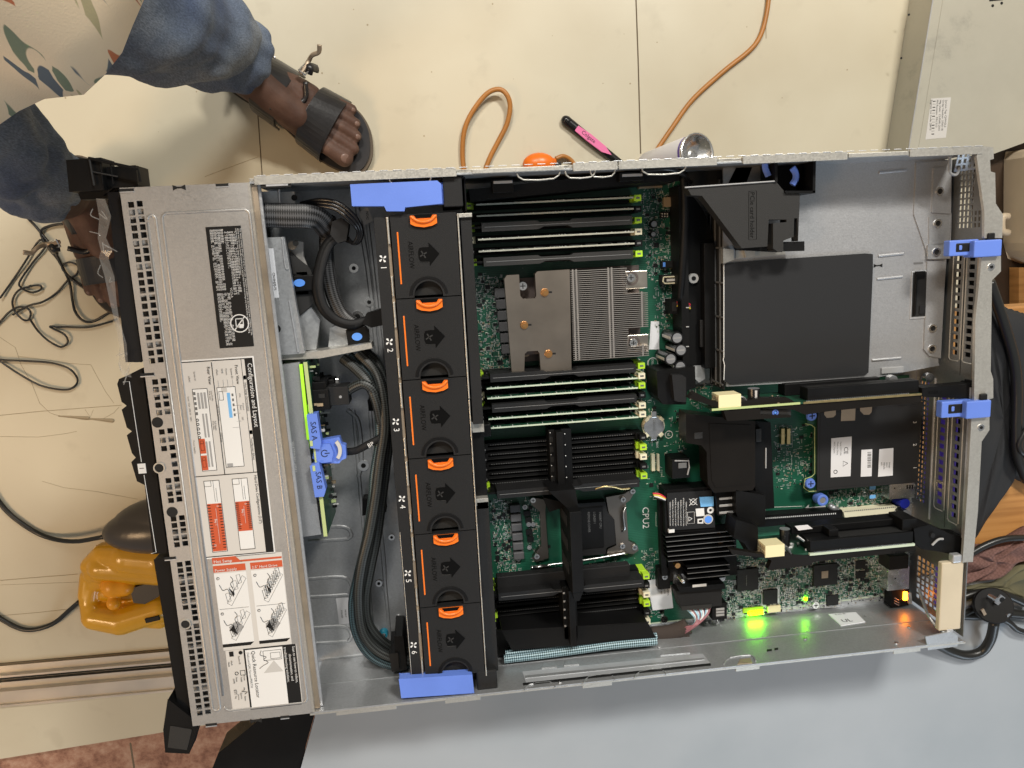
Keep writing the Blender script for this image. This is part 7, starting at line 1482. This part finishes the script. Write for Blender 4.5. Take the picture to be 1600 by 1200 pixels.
for (ff, big) in feet:
    k = ff[3] / 255.0
    for i, (l1, a1, r1) in enumerate(((25.3, .93, 7.5), (7.6, .948, 4.6), (-9.7, .922, 4.4), (-24.3, .877, 4.2), (-37.3, .812, 4.0))):
        m = MB(); p = fp(ff, a1, l1 * big * k, SOLE + (22 if i == 0 else 15)); d = ff[1]; ang = math.atan2(d.y, d.x)
        M = Matrix.Rotation(ang, 3, 'Z') @ Matrix.Rotation(.55, 3, 'Y'); mm = MB(); mm.sphere((0, 0, 0), 1, 'nail', 14, 8, (r1 * .95, r1 * .8, 1.6)); mm.v = [tuple(Vector(p) + M @ Vector(q)) for q in mm.v]; mm.build('toenail', pe, smooth=True)
    # sandal
    out = [(-.02, -24), (.0, -30), (.12, -34), (.35, -33), (.55, -37), (.72, -43), (.84, -42), (.95, -30), (1.03, -8), (1.06, 10), (1.05, 28), (.98, 40), (.86, 46), (.70, 45), (.5, 36), (.35, 31), (.15, 33), (.0, 28), (-.05, 10), (-.05, -10)]
    dense = curve_pts([(a, l, 0) for a, l in out] + [(out[0][0], out[0][1], 0)], 4)
    poly = [fp(ff, p.x, p.y * big * k, 0)[:2] for p in dense[:-1]]
    ti = MB(); ti.prism(poly, FZ + .3, FZ + 12, 'sandal_sole'); pc_ = np.mean(np.array(poly), 0)
    sd = ti.build('sandal', pe, bev=1.5)
    ti = MB(); ti.prism([(pc_[0] + (x - pc_[0]) * .965, pc_[1] + (y - pc_[1]) * .965) for x, y in poly], FZ + 12, FZ + 15.5, 'insole'); ti.build('insole', sd, bev=1.2)
    def strap(a0, a1, hw0, hw1, h0, h1, name='strap', th=3.0):
        m = MB(); nseg = 22; vs = []
        for i in range(nseg + 1):
            tt2 = math.pi * i / nseg; cs, sn = math.cos(tt2), math.sin(tt2)
            for (aa, hw, hh) in ((a0, hw0, h0), (a1, hw1, h1)):
                for e_ in (0, th):
                    l = cs * (hw + e_); z = 6 + (hh + e_ - 6) * (abs(sn) ** .62)
                    sk = 4 if big == -1 else 4
                    vs.append(fp(ff, aa + .012 * cs, (l + sk * sn * 1.2) * big * k, z))
        fs = []
        for i in range(nseg):
            o_ = i * 4; p_ = o_ + 4
            fs += [(o_ + 1, o_ + 3, p_ + 3, p_ + 1), (o_, p_, p_ + 2, o_ + 2), (o_, o_ + 1, p_ + 1, p_), (o_ + 2, p_ + 2, p_ + 3, o_ + 3)]
        m.add(vs, fs, 'sandal_leather'); return m.build(name, sd, smooth=False, bev=.4)
    strap(.60, .775, 41, 45, 62, 49); strap(.29, .45, 37, 39, 88, 72)
    m = MB(); m.tube([fp(ff, .05, 34 * big, 40), fp(ff, -.03, 0, 62), fp(ff, .05, -34 * big, 40)], 6, 'sandal_leather', 8, flat=.4); m.build('heel_strap', sd, smooth=True)
    m = MB()
    p0 = Vector(fp(ff, .50, -34 * big, 62)); p1 = Vector(fp(ff, .52, -44 * big, 52)); m.tube([tuple(p0), tuple(Vector(fp(ff, .50, -40 * big, 66))), tuple(p1)], 3.2, 'sandal_leather', 8, flat=1.8)
    m.tube([fp(ff, .475, -28 * big, 72), fp(ff, .47, -44 * big, 64), fp(ff, .48, -51 * big, 72), fp(ff, .51, -57 * big, 78), fp(ff, .50, -63 * big, 84)], 1.1, 'tan_edge', 6, flat=2.6); m.build('buckle_strap', sd, smooth=True)
    m = MB(); m.tube([fp(ff, .46, -30 * big, 74), fp(ff, .50, -30 * big, 70), fp(ff, .50, -42 * big, 60), fp(ff, .46, -42 * big, 63), fp(ff, .46, -30 * big, 74)], 1.4, 'silver', 6, smooth=False); m.sphere(fp(ff, .32, -26 * big, 86), 2, 'silver', 10, 6); m.build('buckle', sd)
    m = MB(); m.tube([fp(ff, .42, 20 * big, 74), fp(ff, .50, 10 * big, 68), fp(ff, .56, -8 * big, 62), fp(ff, .52, -24 * big, 68)], 1.6, 'sandal_leather', 6, flat=2); m.build('thin_strap', sd, smooth=True)
from mathutils import noise as mnoise
# jeans: loose tubes over the legs with creases
jm = MB(); rj = random.Random(4)
def leg_tube(chain, seed):
    an, kn, hp = chain; rj2 = random.Random(seed)
    p0 = an + Vector((0, 0, 18)); path = [p0, p0.lerp(kn, .25), p0.lerp(kn, .55), kn.lerp(p0, .12), kn + Vector((0, 0, 40)), kn.lerp(hp, .5), hp]
    rad = [44, 57, 71, 79, 84, 96, 112] if seed < 2 else [42, 50, 62, 70, 76, 92, 112]
    pts = curve_pts([tuple(p) for p in path], 8); n = len(pts); seg = 56; vs = []
    for i, p in enumerate(pts):
        f = i / (n - 1) * (len(rad) - 1); j = min(int(f), len(rad) - 2); r_ = rad[j] + (rad[j + 1] - rad[j]) * (f - j)
        for k in range(seg):
            a_ = 2 * math.pi * k / seg
            w_ = 4.2 * math.sin(i * .75 + 2.1 * math.sin(a_ + seed) + seed) + 2.4 * math.sin(i * 1.7 + 3 * a_) * (1 if i < 20 else .4) + 2.5 * math.sin(2 * a_ + i * .2)
            q3 = Vector((math.cos(a_) * 2.2, math.sin(a_) * 2.2, i * .16 + seed * 7)); w_ += 9 * (abs(mnoise.noise(q3 + Vector((0, 0, .6 * math.sin(a_ * 1.0 + seed))))) - .25) + 3 * mnoise.noise(q3 * 3)
            vs.append((p.x + (r_ + w_) * math.cos(a_), p.y + (r_ + w_) * math.sin(a_), p.z + 2 * math.sin(3 * a_)))
    for i in range(4):      # the turned-in hem
        pass
    fs = [(i * seg + k, i * seg + (k + 1) % seg, (i + 1) * seg + (k + 1) % seg, (i + 1) * seg + k) for i in range(n - 1) for k in range(seg)]
    jm.add(vs, fs, 'denim')
leg_tube(k1, 1.0); leg_tube(k2, 3.3)
jm.sphere((pel.x, pel.y, pel.z - 10), 1, 'denim', 28, 14, (165, 165, 120))
jm.build('jeans', pe, smooth=True, sub=1, solid=2)
# shirt hanging over the waist
sm2 = MB(); segs = 96; vs = []
front = [(-60, 330), (0, 191), (18, 182), (44, 165), (60, 156), (84, 154), (110, 155), (130, 150), (160, 122), (186, 96), (200, 62), (212, 30), (226, 0), (240, -50)]
zb = 255
def hem(i):
    th = 2 * math.pi * i / segs; 
    return th
fm = [Vector(P(a_, b2, zb)) for a_, b2 in front]
ctr = Vector((-120, 590, zb))
angs = [(math.atan2((p - ctr).dot(lat), (p - ctr).dot(fwd)), (p - ctr).length) for p in fm]; angs.sort()
def rad_at(th):
    th = (th + math.pi) % (2 * math.pi) - math.pi
    if th <= angs[0][0] or th >= angs[-1][0]:
        return 1 / math.sqrt((math.cos(th) / 175) ** 2 + (math.sin(th) / 215) ** 2)
    for (a0, r0), (a1, r1) in zip(angs[:-1], angs[1:]):
        if a0 <= th <= a1: return r0 + (r1 - r0) * (th - a0) / max(1e-6, a1 - a0)
RN = 26
for j in range(RN):
    t = j / (RN - 1); z = zb + (900 - zb) * t; cc = ctr.lerp(Vector((-225, 655, 900)), min(1, t * 1.2)); cc.z = z
    for i in range(segs):
        th = 2 * math.pi * i / segs; r0 = rad_at(th); r1 = 1 / math.sqrt((math.cos(th) / 140) ** 2 + (math.sin(th) / 200) ** 2)
        if t > .85: r1 *= 1 - (t - .85) * 3.6
        f = min(1, t * 1.5); r_ = r0 * (1 - f) + r1 * f + 5 * math.sin(7 * th + t * 5) * (1 - t) * (t > 0) - 10 * min(1, t * 6)
        p = cc + fwd * (r_ * math.cos(th)) + lat * (r_ * math.sin(th)); vs.append((p.x, p.y, z))
fs = [(j * segs + i, j * segs + (i + 1) % segs, (j + 1) * segs + (i + 1) % segs, (j + 1) * segs + i) for j in range(RN - 1) for i in range(segs)]
sm2.add(vs, fs, 'print_cloth')
for sgn in (-1, 1):
    sh_ = chest + lat * sgn * 150 + Vector((0, 0, 80)); el = sh_ + Vector((-50, 20, -220)); sm2.capsule(sh_, el, 72, 62, 'print_cloth', 24)
sm2.build('shirt', pe, smooth=True, solid=1.5)
hm = MB(); hm.sphere((-228, 660, 1110), 1, 'dark', 20, 12, (98, 96, 112)); hm.build('hair', pe, smooth=True)

for o in D.objects:
    if '_o' in o: del o['_o']
